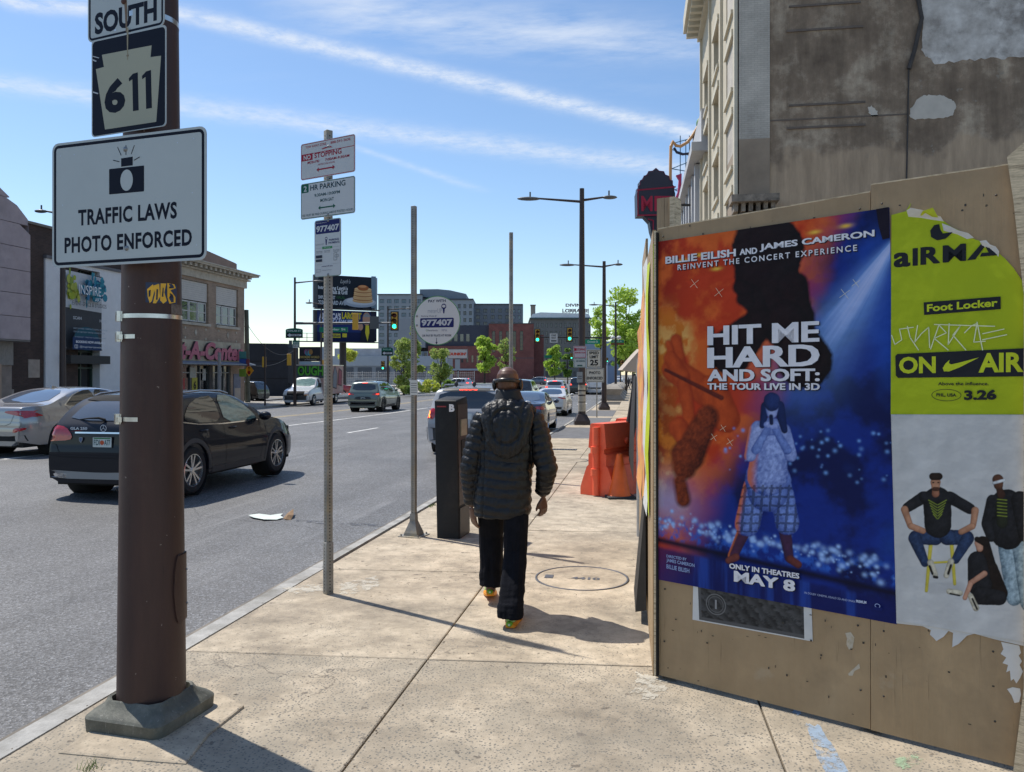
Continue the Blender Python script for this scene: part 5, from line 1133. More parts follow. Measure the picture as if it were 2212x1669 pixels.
# ====== THE WALKING MAN
def remesh(mb,name,voxel,smooth_it=6):
 me=mb.mesh(name,[]) if False else None
 me=bpy.data.meshes.new(name); me.from_pydata(mb.v,[],mb.f); me.update()
 o=bpy.data.objects.new(name,me); COL.objects.link(o)
 md=o.modifiers.new('r','REMESH'); md.mode='VOXEL'; md.voxel_size=voxel
 if smooth_it:sm=o.modifiers.new('s','SMOOTH'); sm.iterations=smooth_it; sm.factor=0.5
 bpy.context.view_layer.update()
 r=bpy.data.meshes.new_from_object(o.evaluated_get(bpy.context.evaluated_depsgraph_get()))
 bpy.data.objects.remove(o); bpy.data.meshes.remove(me); r.polygons.foreach_set('use_smooth',[True]*len(r.polygons)); return r
def ering(cx,cy,z,rx,ry,n=28,p=2.3,tilt=0.0):
 o=[]
 for i in range(n):
  a=2*math.pi*i/n; c_,s_=math.cos(a),math.sin(a)
  o.append(Vector((cx+rx*abs(c_)**(2/p)*(1 if c_ >= 0 else -1),cy+ry*abs(s_)**(2/p)*(1 if s_ >= 0 else -1),z+tilt*s_)))
 return o
def displace(me,fn):
 n=len(me.vertices); co=np.empty(n*3); me.vertices.foreach_get('co',co); co=co.reshape(-1,3)
 no=np.empty(n*3); me.vertices.foreach_get('normal',no); no=no.reshape(-1,3)
 co=fn(co,no); me.vertices.foreach_set('co',co.ravel()); me.update()
fR,fL=G(1101,1356),G(1060,1298)
root=Vector(((fR.x+fL.x)/2-0.02,(fR.y+fL.y)/2+0.06,0)); root.z=zg(root.y)
man=thing('person','man with a shaved head walking away in a black padded jacket and wide black trousers','person',root,R(3))
def lc(p):
 q_=Matrix.Rotation(-R(3),3,'Z') @ (Vector(p)-root); return q_
r0,l0=lc(fR),lc(fL)
DM_=depth(root); mpx=DM_/FP
def mz(v):return HC+(HV-v)*mpx-root.z
def mx(u,v=1000):
 p=D(u,v,DM_); return lc(p).x
HZ=mz(793)
SKIN=mat('brown_skin',(0.115,0.052,0.032),0.42,0.15,14,0.08,60)
JK=mat('padded_nylon',(0.0075,0.0080,0.0105),0.45,0.25,8,0.45,55,spec=0.4)
JKL=mat('hood_lining',(0.009,0.010,0.013),0.7,0.2,10)
TR=mat('trouser_cloth',(0.009,0.0095,0.013),0.95,0.25,10,0.3,90,spec=0.1)
hx_=mx(1096,830); shx=mx(1099,900); hpx=mx(1087,1100)
bd=MB()
hz=HZ-0.118
skull=[]
for z,rx,ry,oy in ((-0.118,0.040,0.045,0.0),(-0.10,0.052,0.062,0.005),(-0.06,0.066,0.085,0.005),(-0.02,0.075,0.096,-0.002),(0.03,0.0795,0.103,-0.008),(0.065,0.074,0.096,-0.012),(0.092,0.058,0.075,-0.014),(0.110,0.034,0.045,-0.014),(0.118,0.010,0.012,-0.014)):
 skull.append(ering(hx_,0.03+oy,hz+z,rx,ry,p=2.1))
bd.rings(skull)
bd.tube([(shx-0.005,-0.01,1.38),(hx_-0.002,0.0,HZ-0.24),(hx_,0.012,HZ-0.13)],[0.075,0.062,0.060],20)
bd.ell((hx_,0.128,hz-0.020),(0.013,0.016,0.020),10); bd.ell((hx_,0.118,hz+0.008),(0.010,0.012,0.025),10); bd.ell((hx_,0.112,hz-0.060),(0.024,0.012,0.009),10)
bd.ell((hx_,0.095,hz-0.092),(0.034,0.030,0.020),12); bd.ell((hx_,0.110,hz+0.022),(0.045,0.012,0.010),12)
for s_ in (1,-1):bd.ell((hx_+s_*0.081,0.02,hz-0.01),(0.008,0.018,0.030),10); bd.ell((hx_+s_*0.05,0.075,hz-0.04),(0.024,0.03,0.03),10)
trunk=[ering(hpx,0.0,0.86,0.15,0.105),ering(hpx,0,0.98,0.155,0.11),ering(shx-.02,0,1.12,0.145,0.10),ering(shx-.01,0.0,1.30,0.165,0.105),ering(shx,-0.01,1.42,0.15,0.08),ering(shx,-0.01,1.47,0.07,0.06)]
bd.rings(trunk)
hipL,hipR=Vector((hpx-0.085,0.0,0.90)),Vector((hpx+0.085,0.0,0.90))
ankR=Vector((r0.x,r0.y+0.045,0.085)); ankL=Vector((l0.x,l0.y+0.01,0.13))
kneR=hipR.lerp(ankR,0.52)+Vector((0.005,0.05,0)); kneL=hipL.lerp(ankL,0.52)+Vector((-0.01,0.07,0.0))
for h_,k_,a_ in ((hipR,kneR,ankR),(hipL,kneL,ankL)):bd.tube([h_+Vector((0,0,0.03)),h_.lerp(k_,.5),k_,k_.lerp(a_,.4),a_],[0.085,0.072,0.055,0.050,0.036],16); bd.tube([a_,a_+Vector((0,-0.01,-0.05)),a_+Vector((0,0.12,-0.06))],[0.036,0.036,0.028],12)
shoL,shoR=Vector((shx-0.185,-0.015,1.405)),Vector((shx+0.185,-0.015,1.405))
elbL,elbR=Vector((mx(1018,1010)-0.0,-0.05,mz(1010))),Vector((mx(1183,1010),-0.06,mz(1010)))
wrL,wrR=Vector((mx(1017,1100),0.02,mz(1096))),Vector((mx(1172,1075),0.06,mz(1073)))
for s_,e_,w_ in ((shoL,elbL,wrL),(shoR,elbR,wrR)):bd.tube([s_,s_.lerp(e_,.5),e_,e_.lerp(w_,.5),w_],[0.055,0.047,0.040,0.036,0.026],14)
def hand(w_,d_,side,curl_):
 """palm, four bent fingers of unequal length and a thumb; d_ = direction fingers hang"""
 d_=d_.normalized(); back=Vector((side*0.75,-0.66,0)).normalized(); across=d_.cross(back).normalized()
 inn=-back
 pts=[]
 for k in range(5):
  f_=k/4; c_=w_+d_*(0.085*f_); wd=0.022+0.019*math.sin(f_*1.9); pts.append([c_+across*(wd*math.cos(2*math.pi*i/14))+back*(0.0135*math.sin(2*math.pi*i/14)) for i in range(14)])
 bd.rings(pts)
 for i,(o_,l_) in enumerate(((-0.030,0.064),(-0.0105,0.078),(0.0095,0.083),(0.029,0.074))):
  b_=w_+d_*0.070+across*(-o_*1.0); p=b_.copy(); P=[p.copy()]; dd=d_.copy()
  P.append(b_+d_*0.015); p=P[-1]
  for k,fr in enumerate((0.45,0.32,0.23)):
   dd=(dd+inn*(curl_*(0.45+0.3*k))+across*(-o_*1.2)).normalized(); p=p+dd*l_*fr; P.append(p.copy())
  bd.tube(P,[0.0098,0.0096,0.0088,0.0078,0.0062],10)
 tb=w_+d_*0.018-across*(-0.018)*1.0; t1=tb+(across*0.6+d_*0.7+inn*0.25).normalized()*0.040; t2=t1+(d_*0.9+across*0.15+inn*0.4).normalized()*0.030; t3=t2+(d_+inn*0.4).normalized()*0.020
 bd.tube([w_+d_*0.008,tb,t1,t2,t3],[0.014,0.014,0.0115,0.0095,0.007],10)
hand(wrL+Vector((0.002,0.0,-0.012)),Vector((0.10,0.22,-1)),-1,0.35)
hand(wrR+Vector((0.0,0.0,-0.012)),Vector((0.06,0.20,-1)),1,0.75)
me=remesh(bd,'body',0.0048,2); me.materials.append(SKIN); link('body',me,parent=man)
for s_ in (1,-1):
 e_=MB(); e_.ell((hx_+s_*0.030,0.116,hz+0.004),(0.012,0.009,0.009),12); e_.build('eye',mat('eye_white',(0.6,0.58,0.55),0.2),man)
tr_=MB()
tr_.rings([ering(hpx,0.0,0.78,0.165,0.110),ering(hpx,0.0,0.92,0.165,0.115),ering(hpx,0,1.02,0.15,0.11)])
def leg(h_,k_,a_,foot,rr):
 P=[h_+Vector((0,0,-0.03)),h_.lerp(k_,.5),k_,k_.lerp(a_,.5),a_+Vector((0,-0.005,-0.02)),a_+Vector((0,-0.01,rr[6]))]
 rings=[ering(p.x,p.y,p.z,r_,ry_) for p,r_,ry_ in zip(P,rr[:6],(0.115,0.108,0.100,0.102,0.112,0.118))]; rings[0]=ering(P[0].x,P[0].y,P[0].z,0.09,0.10); tr_.rings(rings)
leg(hipL+Vector((-0.01,0,0)),kneL,Vector((ankL.x+0.01,ankL.y-0.03,0.20)),None,(0.098,0.092,0.086,0.086,0.090,0.093,-0.075))
leg(hipR+Vector((0.005,0,0)),kneR+Vector((0.01,0,0)),Vector((ankR.x+0.010,ankR.y-0.01,0.15)),None,(0.098,0.092,0.084,0.084,0.088,0.092,-0.075))
me=remesh(tr_,'trousers',0.008,5)
def fold(co,no):
 n_=fbm(co[:,0]*9+no[:,0]*1.5+40,co[:,2]*2.6+40+co[:,1]*3,3,4)-0.5; low=np.clip((0.42-co[:,2])/0.35,0,1)
 n2_=fbm(co[:,0]*5+60,co[:,2]*20+60+co[:,1]*6,4,3)-0.5
 v_=fbm(np.arctan2(no[:,0],no[:,1])*2.2+20,co[:,2]*1.3+9+co[:,0]*2,8,3)-0.5
 return co+no*(n_*0.028+v_*0.010+n2_*0.030*low)[:,None]
displace(me,fold); me.materials.append(TR); link('trousers',me,parent=man)
jk=MB(); hem=mz(1112)
def tw(v,u0,u1,ry,cy=0.0):xa,xb=mx(u0,v),mx(u1,v); return ering((xa+xb)/2,cy,mz(v),(xb-xa)/2,ry,p=2.5)
jk.rings([tw(1112,1026,1146,0.168),tw(1098,1024,1149,0.176),tw(1050,1026,1151,0.168),tw(1000,1032,1153,0.155),tw(950,1034,1158,0.15),tw(915,1036,1160,0.145),tw(888,1046,1154,0.125,-0.005),tw(872,1062,1138,0.095,-0.008),tw(855,1070,1122,0.078,0.0),tw(842,1072,1120,0.074,0.005)])
def arm(s_,e_,w_,rr):
 m1,m2=s_.lerp(e_,.5),e_.lerp(w_,.5); out=-0.012 if s_.x < 0 else 0.012
 jk.tube([s_+Vector((0,0,0.02)),s_.lerp(e_,.25)+Vector((out,0,0)),m1+Vector((out,0,0)),e_,m2,w_+Vector((0,0,0.035)),w_+Vector((0,0,0.012))],rr,22)
arm(shoL+Vector((0.025,0,-0.02)),elbL+Vector((-0.00,0,0)),wrL,[0.080,0.084,0.078,0.072,0.062,0.050,0.042])
arm(shoR+Vector((-0.025,0,-0.02)),elbR+Vector((-0.0,0,0)),wrR,[0.080,0.084,0.078,0.072,0.062,0.050,0.042])
me=remesh(jk,'jacket',0.0065,3)
AL,AR=(np.array(shoL),np.array(elbL),np.array(wrL)),(np.array(shoR),np.array(elbR),np.array(wrR))
def seg(co,a,b):
 d=b-a; t=np.clip(((co-a)@d)/(d@d),0,1); q_=a+t[:,None]*d; return np.linalg.norm(co-q_,axis=1),t*np.linalg.norm(d)
def puff(co,no):
 zt=co[:,2]; pitch=0.064
 ph_b=zt+0.012*np.sin(co[:,0]*9)+0.006*(fbm(co[:,0]*14+9,zt*8+9,6,3)-0.5)*2
 ph=ph_b.copy(); isarm=np.zeros(len(co),bool)
 for a,b,c_ in (AL,AR):
  d1,s1=seg(co,a,b); d2,s2=seg(co,b,c_); L1=np.linalg.norm(b-a); d=np.minimum(d1,d2); s_=np.where(d1 < d2,s1,L1+s2)
  sel=(d < 0.098) & (np.abs(co[:,0]-shx) > 0.185) ; ph[sel]=-s_[sel]; isarm |= sel
 pit=np.where(isarm,0.052,pitch)
 w_=np.abs(np.sin(np.pi*ph/pit))**0.55
 cr=fbm(co[:,0]*30+50,co[:,2]*26+50+co[:,1]*20,5,4)-0.5
 amp=np.where(zt > mz(872),0.0,1.0)
 seam_=np.exp(-((np.abs(co[:,0]-shx)-0.168)/0.008)**2)*(zt > mz(1112))*(~isarm)*0.012
 return co+no*(amp*(w_*0.010-0.005)+amp*(cr*0.014+(fbm(co[:,0]*7+20,co[:,2]*6+20,12,3)-0.5)*0.014)-seam_)[:,None]
displace(me,puff); me.materials.append(JK); link('jacket',me,parent=man)
hd=MB(); cxh=mx(1100,900)
rings=[]
for z,rx,ry,cy in ((mz(985),0.03,0.02,-0.165),(mz(975),0.085,0.034,-0.165),(mz(955),0.135,0.045,-0.160),(mz(925),0.165,0.052,-0.150),(mz(900),0.182,0.055,-0.135),(mz(880),0.172,0.055,-0.112),(mz(868),0.135,0.05,-0.090),(mz(862),0.08,0.03,-0.075)):
 rings.append(ering(cxh,cy,z,rx,ry,n=30,p=2.2))
hd.rings(rings)
hd.tube([(cxh+0.155*math.cos(a),-0.02+0.105*math.sin(a),mz(884)+0.020*math.sin(a)) for a in [R(180+i*180/14) for i in range(15)]],[0.030]+[0.042]*13+[0.030],14)
me=remesh(hd,'hood',0.006,3)
def hpuff(co,no):
 a=(co[:,0]-cxh); fan=a/(0.35+0.9*np.clip(co[:,2]-mz(990),0,1)); w_=np.abs(np.sin(np.pi*fan/0.085))**0.5
 cr=fbm(co[:,0]*26+50,co[:,2]*22+50,7,4)-0.5
 rim=np.exp(-((np.hypot(a/0.105,(co[:,2]-mz(918))/0.12)-1.0)/0.10)**2)*0.012
 return co+no*(w_*0.008-0.003+cr*0.018-rim)[:,None]
displace(me,hpuff); me.materials.append(JK); link('hood',me,parent=man)
cl=MB(); rr_=[]
for z,rx,ry in ((mz(880),0.128,0.105),(mz(868),0.112,0.098),(mz(855),0.094,0.086),(mz(845),0.084,0.080),(mz(840),0.078,0.076),(mz(842),0.066,0.066),(mz(860),0.060,0.06)):rr_.append(ering(cxh-0.003,-0.005,z,rx,ry,n=30,p=2.1,tilt=0.006))
cl.rings(rr_,caps=False); me=cl.mesh('collar',JKL)
displace(me,lambda co,no:co+no*((fbm(co[:,0]*18+30,co[:,2]*40+30,9,3)-0.5)*0.016)[:,None]); link('collar',me,parent=man)
MB().box(cxh-0.012,-0.112,mz(874),cxh+0.012,-0.108,mz(870)).build('hanger_loop',mat('loop_white',(0.5,0.5,0.52),0.5),man)
HP=mat('headphone_black',(0.022,0.020,0.020),0.35,metal=0.2)
mb=MB(); pts=[]
for i in range(19):
 a=R(180+i*180/18); pts.append((hx_+0.0885*math.cos(a),0.022+0.113*math.sin(a)*1.0,mz(826)+0.016*(-math.sin(a))))
rings=[]
for p in pts:
 r_=Vector((p[0]-hx_,p[1]-0.022,0)).normalized(); c_=Vector(p); rings.append([c_+r_*0.004+Vector((0,0,0.014)),c_+r_*0.007,c_+r_*0.004-Vector((0,0,0.014)),c_-r_*0.004-Vector((0,0,0.012)),c_-r_*0.004+Vector((0,0,0.012))])
mb.rings(rings); mb.build('headphone_band',HP,man)
for s_ in (1,-1):mb=MB(); mb.ell((hx_+s_*0.094,0.022,mz(828)-0.012),(0.018,0.034,0.042),16); mb.build('ear_cup',HP,man)
SY_=mat('shoe_lime',hx('#a8c47a'),0.6,0.2,20); SO=mat('shoe_orange',hx('#e8961e'),0.55,0.1,20); SGn=mat('shoe_green',hx('#6fae2a'),0.55,0.15,20); SP_=mat('shoe_pink',hx('#c8546e'),0.6); SB=mat('shoe_blue',hx('#6a8aa8'),0.6)
def shoe(heel,yaw,pitch):
 t=bpy.data.objects.new('shoe',None); COL.objects.link(t); bpy.data.objects.remove(t)
 M=Matrix.Translation(heel) @ Matrix.Rotation(yaw,4,'Z') @ Matrix.Rotation(pitch,4,'X')
 def rg(y,z,w_,h0,h1):return [M @ p for p in [Vector((w_*math.cos(a)*(1 if True else 0),y,(h0+h1)/2+(h1-h0)/2*math.sin(a))) for a in [2*math.pi*i/18 for i in range(18)]]]
 up=MB(); up.rings([rg(0.006,0,0.026,0.03,0.090),rg(0.02,0,0.034,0.02,0.105),rg(0.07,0,0.037,0.02,0.110),rg(0.13,0,0.042,0.02,0.085),rg(0.20,0,0.047,0.02,0.062),rg(0.26,0,0.038,0.02,0.048),rg(0.285,0,0.02,0.022,0.038)])
 o=up.build('shoe',[SY_],man)
 so_=MB(); ol=[(0.0,0.026),(0.05,0.036),(0.11,0.038),(0.18,0.048),(0.24,0.045),(0.285,0.022)]
 pl_=[(w_,y) for y,w_ in ol]+[(-w_,y) for y,w_ in ol[::-1]]
 so_.rings([[M @ Vector((x*k_,y-0.012*(k_ > 1),z)) for x,y in pl_] for k_,z in ((0.92,0.0),(1.08,0.010),(1.10,0.026),(0.98,0.040))]); so_.build('sole',SO,o,sharp=40)
 for pts,mt in (([(-0.028,-0.004),(0.0,-0.013),(0.0,-0.004)],SGn),):pass
 a=MB(); a.ell(M @ Vector((-0.004,-0.004,0.032)),(0.024,0.016,0.020),12); a.build('heel_counter',SGn,o)
 a=MB(); a.ell(M @ Vector((0.018,0.012,0.085)),(0.020,0.018,0.022),12); a.build('heel_tab',SP_,o)
 a=MB(); a.ell(M @ Vector((-0.022,0.014,0.082)),(0.018,0.018,0.024),12); a.build('heel_tab',SB,o)
 a=MB(); a.tube([M @ Vector((-0.004,-0.020,0.030)),M @ Vector((-0.004,-0.016,0.030))],0.008,10); a.build('heel_dot',mat('shoe_dot',hx('#c9d0c0'),0.5),o)
shoe(Vector((r0.x+0.004,r0.y-0.01,0.0)),R(-4),0.0)
shoe(Vector((l0.x,l0.y-0.02,0.035)),R(8),R(-14))
# ====== VEHICLES (local x = forwards, y = left, z up, rear bumper at x = 0)
GLASS=mat('car_glass',(0.012,0.016,0.020),0.04,spec=0.9,coat=0.5)
GLASSB=mat('rear_glass_sky',(0.05,0.065,0.085),0.05,spec=0.9,coat=1.0)
GLASSG=mat('clear_green_glass',(0.16,0.26,0.22),0.08,0.35,3.5,spec=0.8,coat=0.6,dark=(0.03,0.05,0.05),stretch=(1,1,4))
TYRE=mat('tyre_rubber',(0.016,0.016,0.017),0.85,0.2,20)
ALLOY=mat('alloy_rim',(0.60,0.60,0.60),0.25,0.1,9,metal=0.9)
ALLOYD=mat('alloy_dark',(0.08,0.08,0.085),0.35,metal=0.7)
UNDER=mat('underbody_black',(0.012,0.012,0.012),0.9)
TRIM=mat('trim_black',(0.028,0.029,0.031),0.55)
CHROME=mat('chrome',(0.75,0.75,0.76),0.12,metal=1.0)
REDL=mat('tail_lens_red',(0.42,0.012,0.02),0.12,coat=1.0,var=0.2,scale=20)
REDB=mat('brake_lamp_lit',(0.7,0.03,0.02),0.2,emit=(1.0,0.05,0.02),estr=3.0)
AMB=mat('amber_lamp_lit',(0.8,0.25,0.05),0.2,emit=(1.0,0.25,0.05),estr=3.0)
GAP=mat('panel_gap',(0.006,0.006,0.007),0.9)
WLENS=mat('clear_lens',(0.55,0.55,0.53),0.1,coat=1.0)
PLATE=mat('plate_white',hx('#c5ccc8'),0.4)
def interp(pts,x):
 if x <= pts[0][0]:return pts[0][1]
 for (a,b),(c_,d_) in zip(pts,pts[1:]):
  if x <= c_:return b+(d_-b)*(x-a)/(c_-a) if c_ > a else d_
 return pts[-1][1]
def smooth_prof(pts,it=2):
 for _ in range(it):
  q_=[pts[0]]
  for a,b in zip(pts,pts[1:]):q_ += [(a[0]*.75+b[0]*.25,a[1]*.75+b[1]*.25),(a[0]*.25+b[0]*.75,a[1]*.25+b[1]*.75)]
  q_.append(pts[-1]); pts=q_
 return pts
def car_body(sp,N_=None):
 L_,Wm=sp['L'],sp['W']/2; prof=smooth_prof(sp['prof'],2); belt=sp['belt']; tm=sp.get('tumble',0.36)
 d=[0]
 for a,b in zip(prof,prof[1:]):d.append(d[-1]+math.hypot(b[0]-a[0],b[1]-a[1]))
 N_=N_ or sp.get('n',110); st=[]
 for i in range(N_+1):
  s_=d[-1]*i/N_; k=max(0,min(len(prof)-2,int(np.searchsorted(d,s_))-1)); t=(s_-d[k])/max(1e-6,d[k+1]-d[k]); st.append((prof[k][0]+(prof[k+1][0]-prof[k][0])*t,prof[k][1]+(prof[k+1][1]-prof[k][1])*t))
 for xa in sp['axles']:
  for i in range(13):
   x=xa-math.cos(math.pi*i/12)*(sp['rw']+0.045); st.append((x,None))
 xs_sorted=sorted(p for p in prof)
 pf=prof
 st=[(x,z if z is not None else interp([(a,b) for a,b in pf],x)) for x,z in st]
 mid=[s_ for s_ in st]
 mid.sort(key=lambda s_:(round(s_[0],4),s_[1] if s_[0] < L_/2 else -s_[1]))
 ra=sp['rw']+0.045; nb,ng,nr=8,5,6
 def Wx(x):
  w=1.0
  rr,kr=sp.get('rear_round',(0.40,0.13)); fr,kf=sp.get('front_round',(0.85,0.20))
  if x < rr:w -= kr*(1-max(0,x)/rr)**2.4
  if x > L_-fr:w -= kf*(1-(L_-x)/fr)**2.2 if x < L_ else kf
  return Wm*w
 rings=[]
 for x,zt in mid:
  zl=interp(sp['low'],x)
  for xa in sp['axles']:
   dx=abs(x-xa)
   if dx < ra:zl=max(zl,sp['rw']+math.sqrt(max(0,ra*ra-dx*dx)))
  zs=min(interp(belt,x),zt-0.03); zs=max(zs,zl+0.02); W_=Wx(x); H=interp(belt,x)
  def yb(z):f_=(z-0.2)/(H-0.2); return W_*(0.965+0.035*math.sin(max(0,min(1,f_*1.15))*math.pi*0.85)-0.055*max(0,f_-0.72)/0.28-0.03*max(0,0.25-f_)*2)
  half=[(0.0,0.24),(W_*0.78,0.24)]
  half.append((yb(zl)-0.035,zl+0.0))
  for k in range(nb+1):z=zl+(zs-zl)*k/nb; half.append((yb(z),z))
  ys=yb(zs); drop=(zt-zs)*0.13+0.004; ze=zt-drop; ye=ys-(ze-zs)*tm
  for k in range(1,ng+1):f_=k/ng; z=zs+(ze-zs)*f_; half.append((ys-(z-zs)*tm+0.012*math.sin(f_*math.pi)*(1 if zt-zs > 0.2 else 0),z))
  for k in range(1,nr+1):a=math.pi/2*k/nr; half.append((ye*math.cos(a),ze+(zt-ze)*math.sin(a)))
  ring=[Vector((x,-y,z)) for y,z in half]+[Vector((x,y,z)) for y,z in half[1:-1][::-1]]
  rings.append(ring)
 mb=MB(); mb.rings(rings,0,True,True)
 return mb
def bvh_of(mb):return BVHTree.FromPolygons([Vector(v) for v in mb.v],mb.f,epsilon=1e-5)
AX={'L':(lambda a,b:(Vector((a,3,b)),Vector((0,-1,0)))),'R':(lambda a,b:(Vector((a,-3,b)),Vector((0,1,0)))),'B':(lambda a,b:(Vector((-3,a,b)),Vector((1,0,0)))),'F':(lambda a,b:(Vector((9,a,b)),Vector((-1,0,0)))),'T':(lambda a,b:(Vector((a,b,4)),Vector((0,0,-1))))}
def patch(bv,ax,poly,mt,name,par,off=0.005,rings_=5,seg_=0.07,thick=0.0,round_=0,last=[None]):
 """a panel cut to an outline and laid on the curved body"""
 if round_:poly=smooth_closed(poly,round_)
 P=[]
 for a,b in zip(poly,poly[1:]+poly[:1]):
  n=max(1,int(math.hypot(b[0]-a[0],b[1]-a[1])/seg_))
  for k in range(n):P.append((a[0]+(b[0]-a[0])*k/n,a[1]+(b[1]-a[1])*k/n))
 cx=sum(p[0] for p in P)/len(P); cy=sum(p[1] for p in P)/len(P); n=len(P)
 def hit(a,b):
  for jt in (0,1e-3,-1e-3,3e-3,-6e-3,1.5e-2,-2.5e-2,5e-2,-5e-2):
   o_,d_=AX[ax](a+jt*0.7,b+jt) if jt else AX[ax](a+1.3e-4,b+2.1e-4); h=bv.ray_cast(o_,d_)
   if h[0] is not None:break
  if h[0] is None:return None
  nn=h[1]; nn=nn if nn.dot(d_) < 0 else -nn
  return h[0]-d_*off*0.4+nn*off
 vs=[]; good=None
 for r_ in range(rings_):
  f_=1-r_/rings_
  for a,b in P:q_=hit(cx+(a-cx)*f_,cy+(b-cy)*f_); vs.append(q_)
 vs.append(hit(cx,cy))
 ok=[v for v in vs if v is not None]
 if not ok:return None
 vs=[v if v is not None else ok[-1] for v in vs]
 fs=[]
 for r_ in range(rings_-1):
  for k in range(n):fs.append((r_*n+k,r_*n+(k+1) % n,(r_+1)*n+(k+1) % n,(r_+1)*n+k))
 for k in range(n):fs.append(((rings_-1)*n+k,(rings_-1)*n+(k+1) % n,rings_*n))
 mb=MB(); mb.add(vs,fs,0,True); return mb.build(name,mt,par)
def smooth_closed(p,it):
 for _ in range(it):
  q_=[]
  for a,b in zip(p,p[1:]+p[:1]):q_ += [(a[0]*.8+b[0]*.2,a[1]*.8+b[1]*.2),(a[0]*.2+b[0]*.8,a[1]*.2+b[1]*.8)]
  p=q_
 return p
def line_patch(bv,ax,pts,w,mt,name,par,off=0.003):
 vs=[]; P=[]
 for a,b in zip(pts,pts[1:]):
  n=max(1,int(math.hypot(b[0]-a[0],b[1]-a[1])/0.05))
  for k in range(n):P.append((a[0]+(b[0]-a[0])*k/n,a[1]+(b[1]-a[1])*k/n))
 P.append(pts[-1]); fs=[]
 for i,p in enumerate(P):
  a=P[max(0,i-1)]; b=P[min(len(P)-1,i+1)]; dx,dy=b[0]-a[0],b[1]-a[1]; l_=math.hypot(dx,dy) or 1; nx,ny=-dy/l_*w/2,dx/l_*w/2
  for s_ in (1,-1):
   o_,d_=AX[ax](p[0]+nx*s_,p[1]+ny*s_); h=bv.ray_cast(o_,d_)
   if h[0] is None:vs.append(vs[-1] if vs else Vector((0,0,0.5)))
   else:nn=h[1] if h[1].dot(d_) < 0 else -h[1]; vs.append(h[0]+nn*off)
 for i in range(len(P)-1):fs.append((2*i,2*i+1,2*i+3,2*i+2))
 mb=MB(); mb.add(vs,fs,0,True); return mb.build(name,mt,par)
_RIM={}
def wheel_meshes(rw,kind):
 k_=(rw,kind)
 if k_ in _RIM:return _RIM[k_]
 w=0.115; t=MB()
 t.lathe([(rw*0.66,-w),(rw*0.72,-w-0.004),(rw*0.90,-w-0.004),(rw*0.965,-w*0.85),(rw,-w*0.55),(rw,w*0.55),(rw*0.965,w*0.85),(rw*0.90,w+0.004),(rw*0.66,w)],(0,0,0),'y',40)
 for j in (-0.4,0.0,0.4):pass
 r=MB(); rr=rw*0.685
 r.lathe([(rr,-w-0.002),(rr*0.95,-w-0.006),(rr*0.93,-w+0.02),(rr*0.90,-w+0.10),(rr*0.9,w)],(0,0,0),'y',36)
 r.lathe([(0.0,-w+0.012),(rr*0.17,-w+0.010),(rr*0.22,-w+0.03)],(0,0,0),'y',16)
 n={'double':5,'multi':10,'five':5}.get(kind,5)
 for i in range(n):
  a=2*math.pi*i/n+0.3
  offs=((-0.10,-0.20),(0.10,0.20)) if kind == 'double' else ((0,0),)
  for o0,o1 in offs:
   wd=0.055 if kind != 'five' else 0.10
   p=[]
   for rad,oa,ww in ((rr*0.12,o0*2.2,wd*0.9),(rr*0.93,o1,wd)):
    aa=a+oa; c_=Vector((rad*math.cos(aa),0,rad*math.sin(aa))); tt=Vector((-math.sin(a),0,math.cos(a)))
    p += [c_+tt*rr*ww*1.2,c_-tt*rr*ww*1.2]
   y0,y1=-w+0.008,-w+0.035
   vs=[Vector((q_.x,y0+(0.008 if i_ < 2 else -0.002),q_.z)) for i_,q_ in enumerate(p)]+[Vector((q_.x,y1,q_.z)) for q_ in p]
   r.add(vs,[(0,1,3,2),(4,6,7,5),(0,2,6,4),(1,5,7,3),(2,3,7,6),(0,4,5,1)])
 dk=MB(); dk.lathe([(0,-w+0.07),(rr*0.92,-w+0.07)],(0,0,0),'y',30); dk.lathe([(0,-w+0.055),(rr*0.62,-w+0.055),(rr*0.62,-w+0.07)],(0,0,0),'y',30,0)
 res=(t.mesh('wheel',TYRE,35),r.mesh('rim',ALLOYD if kind in ('multi',) else ALLOY,30),dk.mesh('brake_disc',mat('brake_disc',(0.10,0.10,0.10),0.4,metal=0.8)))
 _RIM[k_]=res; return res
def add_wheels(par,sp,kind,simple=False):
 t,r,dk=wheel_meshes(sp['rw'],kind); y=sp['W']/2-0.135
 for xa in sp['axles']:
  for s_ in (-1,1):
   o=link('wheel',t,parent=par,loc=(xa,s_*y,sp['rw']));
   if s_ > 0:o.rotation_euler=(0,0,math.pi)
   link('rim',r,parent=o)
   if not simple:link('brake_disc',dk,parent=o)
def P2Y(pts):return pts
def mirrorp(pts):return [(-a,b) for a,b in pts[::-1]]
